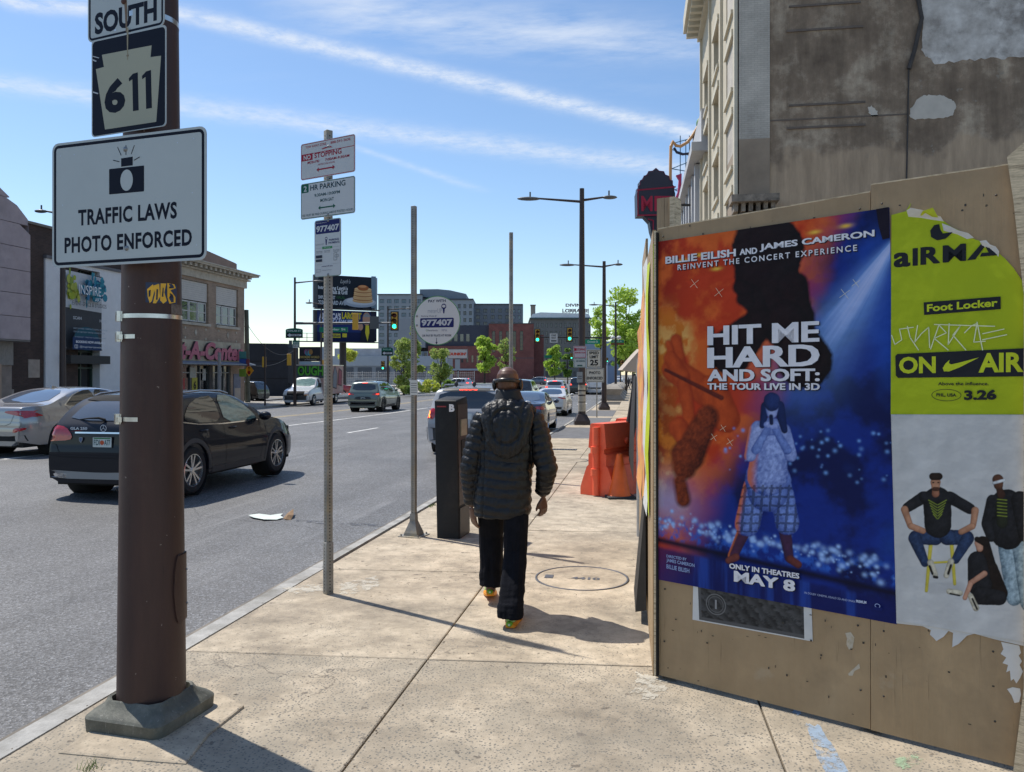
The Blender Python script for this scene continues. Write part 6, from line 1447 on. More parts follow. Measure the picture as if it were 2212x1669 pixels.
def car(label,cat,x,y,heading,sp,paint,kind='five',detail=2,grp=None,name='car',z=None):
 """heading: angle of the car's nose from +x"""
 zz=z if z is not None else zg(y)+zroad(x)
 t=thing(name,label,cat,(x,y,zz),heading,grp)
 mb=car_body(sp); bv=bvh_of(mb); me=mb.mesh('body',paint,38); link('body',me,parent=t)
 L_,W_=sp['L'],sp['W']
 MB().box(0.12,-W_/2+0.16,0.20,L_-0.15,W_/2-0.16,sp['belt'][0][1]-0.15).build('underbody',UNDER,t)
 for xa in sp['axles']:
  for s_ in (-1,1):
   m2=MB(); m2.lathe([(0.0,s_*(W_/2-0.33)),(sp['rw']+0.055,s_*(W_/2-0.33)),(sp['rw']+0.055,s_*(W_/2-0.035))],(xa,0,sp['rw']),'y',26); m2.build('wheel_well',UNDER,t)
 add_wheels(t,sp,kind,simple=detail < 2)
 for k_,poly in sp.get('side',{}).items():
  mt={'glass':GLASS,'glass_light':GLASSG}.get(k_.split('#')[0],GLASS)
  for ax in ('R','L'):patch(bv,ax,poly,mt,'side_window',t,off=0.005,round_=1)
 if 'rear_glass' in sp:patch(bv,'B',sp['rear_glass'],sp.get('rg_mat',GLASSB),'rear_window',t,off=0.006,rings_=6,round_=1)
 if 'windscreen' in sp:patch(bv,'F',sp['windscreen'],sp.get('ws_mat',GLASS),'windscreen',t,off=0.006,rings_=6,round_=1)
 for nm,ax,poly,mt in sp.get('parts',[]):
  patch(bv,ax,poly,mt,nm,t,off=0.008,seg_=0.05,round_=0 if nm in ('bumper','number_plate') else 1)
 for ax,pts,w,mt,nm in sp.get('lines',[]):line_patch(bv,ax,pts,w,mt,nm,t)
 if detail > 0:
  for s_ in (-1,1):
   mx_,mz_=sp['mirror']; m2=MB(); m2.ell((mx_,s_*(W_/2+0.05),mz_),(0.07,0.11,0.075),12); m2.build('door_mirror',sp.get('mirror_mat',paint),t)
 return t,bv
def plate_text(t,sp,bv,cy,cz,txt,w=0.30,h=0.15,pc_=None,tc=hx('#223a3c'),x=None):
 o_,d_=AX['B'](cy+0.013,cz+0.004); hh=bv.ray_cast(o_,d_); x=hh[0].x-0.016
 e=bpy.data.objects.new('number_plate',None); COL.objects.link(e); bpy.data.objects.remove(e)
 m2=MB(); m2.box(x-0.004,cy-w/2,cz-h/2,x,cy+w/2,cz+h/2); m2.build('plate_frame',TRIM,t)
 P_=Print(0,0.0006); P_.rect(-w/2+.008,-h/2+.008,w/2-.008,h/2-.008,pc_ or hx('#c5ccc8'),0.008)
 if txt:P_.text(txt,-w/2+.03,-h*0.24,w/2-.03,h*0.22,tc,0.01)
 return P_,x
def fit_plate(P_,name,par,x,cy,cz,mt=None):
 """turn a print made in x/z (facing -y) so that it faces backwards (-x)"""
 P_.v=[(x-0.005+y_,cy-a,cz+b) for a,y_,b in P_.v]
 me=bpy.data.meshes.new(name); me.from_pydata(P_.v,[],P_.f); a=me.color_attributes.new('Col','FLOAT_COLOR','POINT')
 arr=np.ones((len(P_.v),4),dtype=np.float32); arr[:,:3]=np.array(P_.c,dtype=np.float32).reshape(-1,3); a.data.foreach_set('color',arr.ravel()); me.materials.append(mt or SIGNP); me.update()
 return link(name,me,parent=par)
BLKP=mat('black_paint',(0.003,0.005,0.011),0.5,coat=0.62,spec=0.1)
L1=4.26
GLA=dict(L=L1,W=1.82,rw=0.345,axles=(0.80,3.38),n=130,tumble=0.40,prof=[(0.03,0.34),(0.0,0.50),(0.0,0.64),(0.05,0.69),(0.06,0.80),(0.075,0.98),(0.14,1.06),(0.33,1.25),(0.50,1.385),(0.58,1.425),(0.9,1.475),(1.5,1.50),(2.0,1.475),(2.35,1.41),(2.75,1.22),(3.05,1.055),(3.35,0.995),(3.8,0.90),(4.10,0.78),(4.22,0.62),(4.26,0.45)],belt=[(0,0.93),(0.4,1.02),(1.0,1.00),(2.2,0.955),(3.0,0.93),(3.6,0.87),(4.26,0.70)],low=[(0,0.30),(0.35,0.24),(1.3,0.25),(2.9,0.25),(3.8,0.26),(4.26,0.28)],mirror=(2.80,1.03),mirror_mat=BLKP,side={'glass#1':[(1.62,0.985),(1.62,1.405),(1.2,1.38),(0.88,1.28),(0.66,1.10),(0.78,1.03)],'glass_light#2':[(1.72,0.975),(2.72,0.985),(2.72,1.05),(2.42,1.26),(2.10,1.39),(1.72,1.41)]},rear_glass=[(-0.62,1.085),(0.62,1.085),(0.55,1.27),(0.46,1.345),(-0.46,1.345),(-0.55,1.26)],windscreen=[(-0.66,1.06),(0.66,1.06),(0.52,1.40),(-0.52,1.40)],ws_mat=GLASSG)
CLAD=mat('wheel_arch_cladding',(0.040,0.041,0.043),0.6)
SKID=mat('silver_bumper_skirt',(0.24,0.255,0.28),0.35,metal=0.6)
GLA['parts']=[('tail_lamp','B',[(0.91,0.90),(0.88,0.80),(0.50,0.82),(0.47,0.88),(0.58,1.00),(0.86,1.03)],REDL),('tail_lamp','B',mirrorp([(0.91,0.90),(0.88,0.80),(0.50,0.82),(0.47,0.88),(0.58,1.00),(0.86,1.03)]),REDL),('tail_lamp_wrap','R',[(0.02,0.82),(0.0,0.92),(0.05,1.02),(0.28,1.00),(0.34,0.94),(0.22,0.84)],REDL),('tail_lamp_wrap','L',[(0.02,0.82),(0.0,0.92),(0.05,1.02),(0.28,1.00),(0.34,0.94),(0.22,0.84)],REDL),('spoiler','B',[(-0.60,1.345),(0.60,1.345),(0.54,1.425),(-0.54,1.425)],GAP),('bumper_skirt','B',[(-0.80,0.30),(0.80,0.30),(0.84,0.42),(0.40,0.40),(0,0.39),(-0.40,0.40),(-0.84,0.42)],SKID),('exhaust_tip','B',[(0.50,0.305),(0.68,0.315),(0.72,0.375),(0.52,0.37)],CHROME),('exhaust_tip','B',mirrorp([(0.50,0.305),(0.68,0.315),(0.72,0.375),(0.52,0.37)]),CHROME)]
GLA['lines']=[('B',[(-0.44,0.925),(0.44,0.925)],0.022,CHROME,'chrome_strip'),('B',[(-0.80,0.62),(-0.62,0.60),(0,0.59),(0.62,0.60),(0.80,0.62)],0.008,GAP,'panel_gap'),('B',[(0.88,0.79),(0.72,0.76),(0.66,0.64)],0.007,GAP,'panel_gap'),('B',[(-0.88,0.79),(-0.72,0.76),(-0.66,0.64)],0.007,GAP,'panel_gap')]
for ax in ('R','L'):
 GLA['lines'] += [(ax,[(1.67,0.27),(1.66,0.6),(1.67,0.97)],0.007,GAP,'door_gap'),(ax,[(2.76,0.30),(2.82,0.6),(2.80,0.97)],0.007,GAP,'door_gap'),(ax,[(0.95,0.98),(0.98,0.85),(1.2,0.62),(1.24,0.30)],0.007,GAP,'door_gap'),(ax,[(0.62,1.045),(1.0,0.995),(1.67,0.965),(2.78,0.965)],0.018,CHROME,'chrome_strip'),(ax,[(1.02,0.90),(1.18,0.905)],0.030,GAP,'handle_recess'),(ax,[(1.84,0.885),(2.00,0.885)],0.030,GAP,'handle_recess'),(ax,[(1.3,0.30),(2.8,0.30)],0.09,CLAD,'sill_cladding')]
 for xa in GLA['axles']:GLA['lines'].append((ax,[(xa-0.43*math.cos(R(i)),0.345+0.43*math.sin(R(i))) for i in range(-8,189,10)],0.062,CLAD,'arch_flare'))
gla,bv=car('black compact SUV nearest the camera, in the lane behind the brown pole','car',-7.20,9.70,R(89),GLA,BLKP,'double',2)
for s_ in (-1,1):
 mb=MB(); mb.tube([(0.66,s_*0.60,1.41),(0.80,s_*0.61,1.445),(1.4,s_*0.62,1.48),(1.95,s_*0.62,1.465),(2.2,s_*0.61,1.42)],0.015,8); mb.build('roof_rail',mat('satin_rail',(0.35,0.36,0.38),0.3,metal=0.9),gla)
 for xh in (1.10,1.92):
  o_,d_=AX['R' if s_ < 0 else 'L'](xh,0.90); h=bv.ray_cast(o_,d_); p=h[0]
  mb=MB(); mb.tube([(xh-0.09,p.y+s_*0.004,0.897),(xh-0.07,p.y+s_*0.026,0.90),(xh+0.07,p.y+s_*0.026,0.90),(xh+0.09,p.y+s_*0.004,0.897)],0.010,8); mb.build('door_handle',BLKP,gla)
Pq,xq=plate_text(gla,GLA,bv,0.0,0.80,None); cyq=0.0
Pq.rect(-0.13,0.045,0.13,0.062,hx('#3d7a4d')); Pq.ell(0.0,-0.005,0.032,0.032,hx('#c0593a'),14); Pq.text('FDI',-0.125,-0.04,-0.035,0.035,hx('#254a4c'),0.01); Pq.text('A77',0.035,-0.04,0.125,0.035,hx('#254a4c'),0.01)
fit_plate(Pq,'number_plate',gla,xq,0,0.80)
Pq=Print(0,0.0005); cx_=0.0
Pq.ring(0,0,0.048,0.048,0.007,hx('#c9ccd0'),28)
for a in (90,210,330):Pq.line([(0,0),(0.038*math.cos(R(a)),0.038*math.sin(R(a)))],0.006,hx('#c9ccd0'))
o_,d_=AX['B'](0.001,0.965); xh=bv.ray_cast(o_,d_)[0].x; fit_plate(Pq,'round_emblem',gla,xh-0.012,0,0.99)
Pq=Print(0,0.0005); Pq.text('GLA 250',0,0,0.26,0.038,hx('#c9ccd0'),0.03); o_,d_=AX['B'](0.42,0.96); fit_plate(Pq,'badge',gla,bv.ray_cast(o_,d_)[0].x-0.020,0.50,0.965)
Pq=Print(0,0.0005); Pq.text('4MATIC',0,0,0.20,0.030,hx('#c9ccd0'),0.02,shear=0.3); o_,d_=AX['B'](-0.42,0.96); fit_plate(Pq,'badge',gla,bv.ray_cast(o_,d_)[0].x-0.020,-0.26,0.96)
Pq=Print(0,0.0005); Pq.poly([(0,0.04),(0.03,0.045),(0.06,0.04),(0.055,0.0),(0.03,-0.035),(0.005,0.0)],hx('#8b9096')); Pq.poly([(0.01,0.034),(0.05,0.034),(0.045,0.002),(0.03,-0.02),(0.013,0.002)],hx('#5d6a88'))
o_,d_=AX['B'](0.36,0.75); fit_plate(Pq,'shield_sticker',gla,bv.ray_cast(o_,d_)[0].x-0.008,0.36,0.82)
o_,d_=AX['B'](0.1,1.07); p=bv.ray_cast(o_,d_)[0]; o2,d2_=AX['B'](0.42,1.10); p2=bv.ray_cast(o2,d2_)[0]
mb=MB(); mb.tube([(p.x+0.0,0.04,1.10),(p.x-0.02,0.12,1.125),(p.x-0.01,0.28,1.12),(p2.x+0.0,0.46,1.10)],[0.018,0.016,0.010,0.006],8); mb.build('rear_wiper',GAP,gla)
mb=MB(); mb.prism([(0.62,0),(0.85,0),(0.70,0.06),(0.64,0.065)],-0.02,0.02,0,lambda a,b,c_:(a+0.05,c_,1.445+b)); mb.build('aerial_fin',BLKP,gla)
SILV=mat('silver_paint',(0.34,0.335,0.33),0.25,metal=0.55,coat=1.0)
SEDAN=dict(L=4.66,W=1.81,rw=0.33,axles=(1.0,3.80),n=130,tumble=0.42,prof=[(0.04,0.36),(0.0,0.50),(0.02,0.66),(0.06,0.86),(0.07,1.00),(0.12,1.045),(0.45,1.06),(0.72,1.075),(1.10,1.23),(1.50,1.375),(1.85,1.425),(2.4,1.43),(2.8,1.37),(3.2,1.18),(3.55,1.00),(4.0,0.92),(4.45,0.78),(4.62,0.62),(4.66,0.42)],belt=[(0,0.97),(0.5,1.02),(1.0,1.00),(2.5,0.945),(3.5,0.92),(4.2,0.80),(4.66,0.68)],low=[(0,0.33),(0.4,0.24),(1.4,0.22),(3.2,0.22),(4.2,0.24),(4.66,0.26)],mirror=(3.25,1.02),rear_round=(0.55,0.20),side={'glass#1':[(1.15,1.045),(1.30,1.02),(2.05,0.99),(2.05,1.36),(1.75,1.345),(1.45,1.24)],'glass#2':[(2.12,0.985),(3.18,0.985),(3.05,1.09),(2.72,1.28),(2.45,1.355),(2.12,1.365)]},rear_glass=[(-0.64,1.10),(0.64,1.10),(0.50,1.345),(0,1.375),(-0.50,1.345)],windscreen=[(-0.66,1.03),(0.66,1.03),(0.5,1.36),(-0.5,1.36)])
def lamps(sh):return [('tail_lamp','B',sh,REDL),('tail_lamp','B',mirrorp(sh),REDL)]
SEDAN['parts']=lamps([(0.94,0.80),(0.86,0.83),(0.60,0.87),(0.34,0.92),(0.38,0.955),(0.70,0.965),(0.86,0.95)])+[('bumper','B',[(-0.82,0.34),(0.82,0.34),(0.80,0.46),(0.50,0.44),(-0.50,0.44),(-0.80,0.46)],UNDER),('reflector','B',[(0.60,0.50),(0.80,0.56),(0.82,0.62),(0.62,0.60)],REDL),('reflector','B',mirrorp([(0.60,0.50),(0.80,0.56),(0.82,0.62),(0.62,0.60)]),REDL)]
SEDAN['lines']=[('B',[(-0.58,0.87),(-0.52,0.70),(-0.40,0.655),(0.40,0.655),(0.52,0.70),(0.58,0.87)],0.008,GAP,'panel_gap')]
for ax in ('R','L'):
 SEDAN['parts'].append(('tail_lamp_wrap',ax,[(0.0,0.86),(0.10,0.95),(0.30,0.93),(0.52,0.84),(0.28,0.84),(0.10,0.80)],REDL))
 SEDAN['lines'] += [(ax,[(2.08,0.26),(2.10,0.98)],0.007,GAP,'door_gap'),(ax,[(3.2,0.28),(3.25,0.98)],0.007,GAP,'door_gap'),(ax,[(1.15,1.02),(1.35,0.80),(1.45,0.28)],0.007,GAP,'door_gap'),(ax,[(1.12,1.045),(1.5,1.005),(2.1,0.97),(3.2,0.965)],0.014,CHROME,'chrome_strip'),(ax,[(1.14,1.055),(1.45,1.255),(1.8,1.365),(2.4,1.375)],0.012,CHROME,'chrome_strip')]
lx,bv=car('silver saloon cut off by the left edge of the picture, ahead of the black SUV','car',-13.2,14.35,R(86),SEDAN,SILV,'five',2)
Pq,xq=plate_text(lx,SEDAN,bv,0,0.78,'KJX 6214',tc=hx('#3c4a6e'),pc_=hx('#c4cbd2')); Pq.rect(-0.142,-0.067,0.142,-0.045,hx('#c9a63c')); Pq.rect(-0.142,0.045,0.142,0.067,hx('#38477e')); fit_plate(Pq,'number_plate',lx,xq,0,0.78)
mb=MB(); mb.prism([(1.62,0),(1.86,0),(1.72,0.05),(1.64,0.07)],-0.018,0.018,0,lambda a,b,c_:(a,c_,1.39+b)); mb.build('aerial_fin',SILV,lx)
def suv_spec(L_=4.4,W_=1.81,H=1.66,rw=0.35,lampc=None,rg=GLASS,glassx=True):
 k=H/1.66; s_=L_/4.4
 p=[(0.04,0.34),(0.0,0.50),(0.0,0.72),(0.06,0.80),(0.08,1.05),(0.14,1.12),(0.28,1.36),(0.36,1.56),(0.42,1.61),(0.9,1.65),(1.8,1.66),(2.3,1.60),(2.75,1.36),(3.1,1.12),(3.4,1.07),(4.0,0.99),(4.3,0.85),(4.38,0.65),(4.4,0.45)]
 sp=dict(L=L_,W=W_,rw=rw,axles=(0.85*s_,3.50*s_),n=90,tumble=0.30,prof=[(a*s_,b*k) for a,b in p],belt=[(0,1.03*k),(0.4,1.08*k),(3.0*s_,1.00*k),(3.8*s_,0.95*k),(L_,0.80*k)],low=[(0,0.33),(0.4,0.26),(3.6*s_,0.26),(L_,0.30)],mirror=(2.85*s_,1.13*k),side={'glass#1':[(x*s_,z*k) for x,z in [(0.55,1.16),(0.95,1.11),(0.95,1.52),(0.60,1.48)]],'glass#2':[(x*s_,z*k) for x,z in [(1.02,1.11),(1.80,1.09),(1.80,1.56),(1.02,1.54)]],'glass#3':[(x*s_,z*k) for x,z in [(1.88,1.09),(2.80,1.09),(2.72,1.18),(2.32,1.48),(1.88,1.56)]]},rear_glass=[(y,z*k) for y,z in [(-0.66,1.17),(0.66,1.17),(0.58,1.50),(-0.58,1.50)]],windscreen=[(y,z*k) for y,z in [(-0.68,1.15),(0.68,1.15),(0.56,1.57),(-0.56,1.57)]],rg_mat=rg,ws_mat=GLASSB,rear_round=(0.45,0.12))
 return sp
TX=suv_spec(4.42,1.82,1.66,rg=GLASS)
LS=[(0.88,0.98),(0.86,0.90),(0.52,0.90),(0.50,0.95),(0.70,1.03),(0.86,1.05)]
TX['parts']=lamps(LS)+[('brake_light','B',[(0.70,0.915),(0.84,0.92),(0.84,0.985),(0.74,0.985)],REDB),('brake_light','B',mirrorp([(0.70,0.915),(0.84,0.92),(0.84,0.985),(0.74,0.985)]),REDB),('high_brake_light','B',[(-0.16,1.54),(0.16,1.54),(0.16,1.565),(-0.16,1.565)],REDB),('plate_recess','B',[(-0.48,0.66),(0.48,0.66),(0.40,0.82),(-0.40,0.82)],TRIM),('bumper','B',[(-0.86,0.34),(0.86,0.34),(0.86,0.56),(-0.86,0.56)],TRIM),('bumper_skirt','B',[(-0.70,0.42),(0.70,0.42),(0.76,0.52),(0.40,0.46),(-0.40,0.46),(-0.76,0.52)],SKID),('number_plate','B',[(-0.15,0.68),(0.15,0.68),(0.15,0.80),(-0.15,0.80)],PLATE)]
for ax in ('R','L'):
 TX['lines']=TX.get('lines',[])+[(ax,[(1.85,0.3),(1.85,1.08)],0.010,GAP,'door_gap'),(ax,[(2.9,0.3),(2.92,1.08)],0.010,GAP,'door_gap'),(ax,[(0.95,1.08),(1.25,0.7),(1.28,0.3)],0.010,GAP,'door_gap'),(ax,[(1.3,0.32),(2.95,0.32)],0.12,TRIM,'sill_cladding')]
 for xa in TX['axles']:TX['lines'].append((ax,[(xa-0.44*math.cos(R(i)),0.35+0.44*math.sin(R(i))) for i in range(-5,186,12)],0.07,TRIM,'arch_flare'))
SAGE=mat('sage_green_paint',(0.125,0.155,0.135),0.3,metal=0.3,coat=1.0)
tp=G(790,893,True)
tx,bv=car('sage green compact SUV driving away in the middle of the street','car',-14.4,40.2,R(90),TX,SAGE,'multi',1)
for s_ in (-1,1):mb=MB(); mb.tube([(0.5,s_*0.60,1.64),(0.7,s_*0.62,1.69),(2.1,s_*0.62,1.68),(2.3,s_*0.60,1.62)],0.018,8); mb.build('roof_rail',TRIM,tx)
WP=mat('white_paint',(0.52,0.53,0.54),0.25,coat=0.8); WPS=mat('patrol_white',(0.36,0.365,0.37),0.3,coat=0.8)
PS=suv_spec(5.0,2.0,1.66,0.38,rg=GLASS); PS['rear_glass']=[(-0.76,1.12),(0.76,1.12),(0.68,1.52),(-0.68,1.52)]
PS['parts']=[('tail_lamp','B',[(0.96,1.10),(0.95,0.85),(0.80,0.85),(0.74,0.92),(0.74,1.12)],REDL),('tail_lamp','B',mirrorp([(0.96,1.10),(0.95,0.85),(0.80,0.85),(0.74,0.92),(0.74,1.12)]),REDL),('turn_lamp','B',[(0.90,1.06),(0.90,0.90),(0.86,0.90),(0.86,1.06)],AMB),('brake_light','B',[(0.955,1.08),(0.955,0.88),(0.915,0.88),(0.915,1.08)],REDB),('high_brake_light','B',[(-0.22,1.535),(0.22,1.535),(0.22,1.565),(-0.22,1.565)],REDB),('bumper','B',[(-0.94,0.36),(0.94,0.36),(0.96,0.66),(-0.96,0.66)],TRIM),('number_plate','B',[(-0.15,0.86),(0.15,0.86),(0.15,1.0),(-0.15,1.0)],PLATE),('spoiler','B',[(-0.66,1.515),(0.66,1.515),(0.62,1.60),(-0.62,1.60)],TRIM)]
ps,bv=car('white patrol SUV with roof rack and lit tail lamps, waiting behind the parking kiosk','car',-4.0,18.2,R(90),PS,WPS,'five',1)
for s_ in (-1,1):mb=MB(); mb.tube([(0.6,s_*0.66,1.60),(0.8,s_*0.68,1.65),(2.4,s_*0.68,1.66),(2.6,s_*0.66,1.60)],0.022,8); mb.build('roof_rail',TRIM,ps)
for k in range(6):MB().box(0.7+k*0.32,-0.66,1.665,0.80+k*0.32,0.66,1.69).build('rack_bar',WP,ps)
mb=MB(); mb.ell((0.62,0.35,1.69),(0.05,0.05,0.07),10); mb.build('aerial',TRIM,ps); mb=MB(); mb.ell((0.62,-0.1,1.69),(0.05,0.05,0.07),10); mb.build('aerial',TRIM,ps)
DKB=mat('dark_blue_paint',(0.035,0.05,0.085),0.25,metal=0.3,coat=1.0)
import copy as _cp
S2=_cp.deepcopy({k:v for k,v in SEDAN.items() if k not in ('parts','lines')}); S2['parts']=lamps([(0.92,0.80),(0.55,0.86),(0.50,0.94),(0.88,0.95)]); S2['n']=80; S2['rg_mat']=GLASSB
car('dark blue saloon in the kerb lane just ahead of the walking man','car',-3.95,26.6,R(90),S2,DKB,'five',1)
S3={k:v for k,v in S2.items()}; S3['parts']=lamps([(0.94,0.84),(0.60,0.90),(0.42,0.97),(0.50,0.985),(0.90,0.93)])+[('bumper','B',[(-0.80,0.34),(0.80,0.34),(0.80,0.46),(-0.80,0.46)],TRIM)]
S3['rg_mat']=mat('dark_blue_glass',(0.02,0.035,0.06),0.08,coat=1.0)
car('white saloon behind the striped lamp post, third in the kerb lane','car',-4.5,41.0,R(90),S3,WP,'five',1)
BK2=mat('black_metallic',(0.010,0.011,0.013),0.25,coat=1.0)
def lit(sp,zc=0.95,y0=0.70,y1=0.86,w=0.06):return [('brake_light','B',[(y0,zc-w),(y1,zc-w),(y1,zc+w),(y0,zc+w)],REDB),('brake_light','B',mirrorp([(y0,zc-w),(y1,zc-w),(y1,zc+w),(y0,zc+w)]),REDB)]
A1=suv_spec(4.9,1.95,1.85,0.40); A1['parts']=lit(A1,1.05); A1['n']=60
car('black SUV with a lit tail lamp in the second lane beyond the walking man','car',-6.9,45.5,R(90),A1,BK2,'five',1)
A2=suv_spec(4.4,1.8,1.62,0.34); A2['parts']=lit(A2,0.98,0.62,0.86)+[('high_brake_light','B',[(-0.2,1.50),(0.2,1.50),(0.2,1.54),(-0.2,1.54)],REDB)]; A2['n']=60
car('small silver hatchback braking in the second lane far ahead','car',-7.2,70,R(90),A2,mat('pale_silver',(0.45,0.46,0.48),0.3,metal=0.4,coat=1.0),'five',0)
A3=dict(A1); A3['parts']=lit(A1,1.05); car('black SUV with a headlamp glint right of the silver hatchback','car',-6.1,84,R(90),A3,BK2,'five',0)
car('red hatchback half hidden behind the striped lamp post','car',-5.9,98,R(90),A2,mat('red_paint',(0.30,0.02,0.02),0.3,coat=1.0),'five',0)
far=[(-11.5,205,'white','white car farthest left in the group coming over the rise'),(-9.0,212,'grey','grey car in the middle of the group coming over the rise'),(-6.3,208,'white','white car farthest right in the group coming over the rise')]
GREY=mat('grey_paint',(0.14,0.15,0.17),0.3,metal=0.4,coat=1.0)
for x,y,c_,lb in far:
 A4=dict(A2); A4['parts']=[('headlamp','F',[(0.55,0.72),(0.80,0.72),(0.80,0.84),(0.55,0.84)],WLENS),('headlamp','F',mirrorp([(0.55,0.72),(0.80,0.72),(0.80,0.84),(0.55,0.84)]),WLENS),('grille','F',[(-0.45,0.55),(0.45,0.55),(0.45,0.75),(-0.45,0.75)],TRIM)]; A4['n']=50
 car(lb,'car',x+2.0,y,R(-90),A4,WP if c_ == 'white' else GREY,'five',0,'cars coming over the rise')
pk=thing('pickup_truck','white pickup truck at the kerb beyond the lamp posts','pickup truck',(-4.6,92,zg(92)+zroad(-4.6)),R(90))
MB().bbox(0.0,-0.98,0.62,2.2,0.98,1.25,0.04).build('load_bed',WP,pk)
CAB=dict(L=3.5,W=1.98,rw=0.40,axles=(-9,2.6),n=50,tumble=0.25,prof=[(0.0,0.5),(0.0,1.0),(0.05,1.3),(0.15,1.75),(0.3,1.86),(1.4,1.88),(1.7,1.80),(2.1,1.30),(3.3,1.15),(3.5,0.8),(3.5,0.5)],belt=[(0,1.2),(3.5,1.05)],low=[(0,0.45),(3.5,0.45)],rear_round=(0.1,0.02))
mb=car_body(CAB); bvq=bvh_of(mb); mb.v=[(a+2.2,b,c_) for a,b,c_ in mb.v]; mb.build('cab',WP,pk,sharp=38)
MB().box(2.185,-0.7,1.35,2.195,0.7,1.75).build('rear_window',GLASS,pk); MB().box(-0.10,-0.95,0.48,0.05,0.95,0.62).build('bumper',TRIM,pk); MB().box(-0.012,-0.25,0.85,0.0,0.25,1.1).build('tailgate_panel',mat('pale_silver',0),pk)
for s_ in (-1,1):MB().box(-0.015,s_*0.80,0.85,-0.002,s_*0.97,1.2).build('tail_lamp',REDL,pk)
add_wheels(pk,dict(W=1.98,rw=0.40,axles=(0.9,4.8)),'five',True)
MB().box(0.2,-0.8,0.35,5.3,0.8,0.7).build('underbody',UNDER,pk)
tq=Vector((-23.25,53.9,0)); tq.z=zg(tq.y)+zroad(-21.5)
tk=thing('box_truck','white box truck with green graffiti over its cab, parked facing the camera across the street','truck',(tq.x,tq.y,tq.z),R(-88))
VAN=dict(L=2.75,W=2.0,rw=0.38,axles=(-9,1.85),n=90,tumble=0.22,prof=[(0.0,0.6),(0.0,1.2),(0.0,1.96),(0.05,1.99),(0.55,1.99),(0.75,1.93),(1.3,1.36),(1.5,1.26),(2.4,1.08),(2.7,0.92),(2.75,0.7),(2.75,0.45)],belt=[(0,1.18),(1.2,1.16),(2.75,0.98)],low=[(0,0.42),(2.75,0.38)],rear_round=(0.1,0.01),front_round=(0.5,0.12))
mb=car_body(VAN); bv=bvh_of(mb); cab=mb.build('cab',WP,tk,sharp=38)
patch(bv,'F',[(-0.80,1.34),(0.80,1.34),(0.70,1.88),(-0.70,1.88)],GLASSG,'windscreen',tk,off=0.01,round_=1)
for ax in ('L','R'):patch(bv,ax,[(0.45,1.22),(1.25,1.22),(1.2,1.34),(0.78,1.80),(0.45,1.82)],GLASS,'side_window',tk,off=0.008,round_=1)
patch(bv,'F',[(-0.92,0.70),(0.92,0.70),(0.90,1.00),(-0.90,1.00)],UNDER,'grille',tk,off=0.01); patch(bv,'F',[(-0.96,0.40),(0.96,0.40),(0.96,0.66),(-0.96,0.66)],TRIM,'bumper',tk,off=0.012)
patch(bv,'F',[(0.62,0.72),(0.90,0.72),(0.88,0.97),(0.62,0.97)],WLENS,'headlamp',tk,off=0.018); patch(bv,'F',[(-0.90,0.72),(-0.62,0.72),(-0.62,0.97),(-0.88,0.97)],WLENS,'headlamp',tk,off=0.018)
patch(bv,'F',[(0.64,0.72),(0.90,0.72),(0.90,0.77),(0.64,0.77)],mat('amber_lens',(0.7,0.28,0.03),0.3),'indicator',tk,off=0.024); patch(bv,'F',[(-0.12,0.82),(0.12,0.82),(0.12,0.90),(-0.12,0.90)],CHROME,'badge',tk,off=0.02)
line_patch(bv,'F',[(-0.92,0.68),(0.92,0.68)],0.04,CHROME,'chrome_strip',tk)
for s_ in (-1,1):MB().box(1.05,s_*1.02,1.25,1.15,s_*1.25,1.55).build('door_mirror',TRIM,tk)
TB=mat('truck_box_side',hx('#b3a49c'),0.7,0.15,1.2,col2=hx('#a8736a'),dark=hx('#7c4440')); TBF=mat('truck_box_front',hx('#39444a'),0.7,0.3,2)
box_=MB().box(-3.9,-1.12,0.72,0.0,1.12,2.85).build('cargo_box',[TB],tk)
MB().box(-3.92,-1.14,2.80,0.02,1.14,2.87).build('top_rail',mat('pale_silver',0),tk); MB().box(0.004,-1.10,1.9,0.014,1.10,2.79).build('front_panel',TBF,tk)
add_wheels(tk,dict(W=2.1,rw=0.38,axles=(-2.6,1.85)),'five',True); MB().box(-3.8,-0.85,0.40,2.5,0.85,0.74).build('chassis',UNDER,tk)
def face_plus_x(P_,name,par,x,cy,cz,mt=SIGNP):
 P_.v=[(x-y_,cy+a,cz+b) for a,y_,b in P_.v]; me=bpy.data.meshes.new(name); me.from_pydata(P_.v,[],P_.f); a=me.color_attributes.new('Col','FLOAT_COLOR','POINT')
 arr=np.ones((len(P_.v),4),dtype=np.float32); arr[:,:3]=np.array(P_.c,dtype=np.float32).reshape(-1,3); a.data.foreach_set('color',arr.ravel()); me.materials.append(mt); me.update(); return link(name,me,parent=par)
P_=Print(0,0.004)
for dx_,dz_,c_,b_ in ((0,0,hx('#10180f'),0.10),(0,0,hx('#4f9a3a'),0.035)):P_.text('OUGH',-0.95,0.06,0.98,0.78,c_,b_)
face_plus_x(P_,'graffiti',tk,0.016,0.0,2.0)
P_=Print(0,0.004)
for pts,c_ in (([(0.3,0.3),(1.2,0.2),(1.5,1.1),(1.0,1.9),(0.5,1.6)],hx('#8b8d92')),([(1.5,0.4),(2.3,0.3),(2.5,1.4),(2.0,2.0),(1.6,1.4)],hx('#7c7f86')),([(2.6,0.6),(3.4,0.5),(3.5,1.6),(2.9,1.8)],hx('#94525a'))):
 P_.poly(pts,c_); P_.line(pts+[pts[0]],0.06,hx('#3b2c33'))
me=None; P_.v=[(-a,1.125-y_,0.8+b) for a,y_,b in P_.v]; me=bpy.data.meshes.new('graffiti'); me.from_pydata(P_.v,[],P_.f); a=me.color_attributes.new('Col','FLOAT_COLOR','POINT')
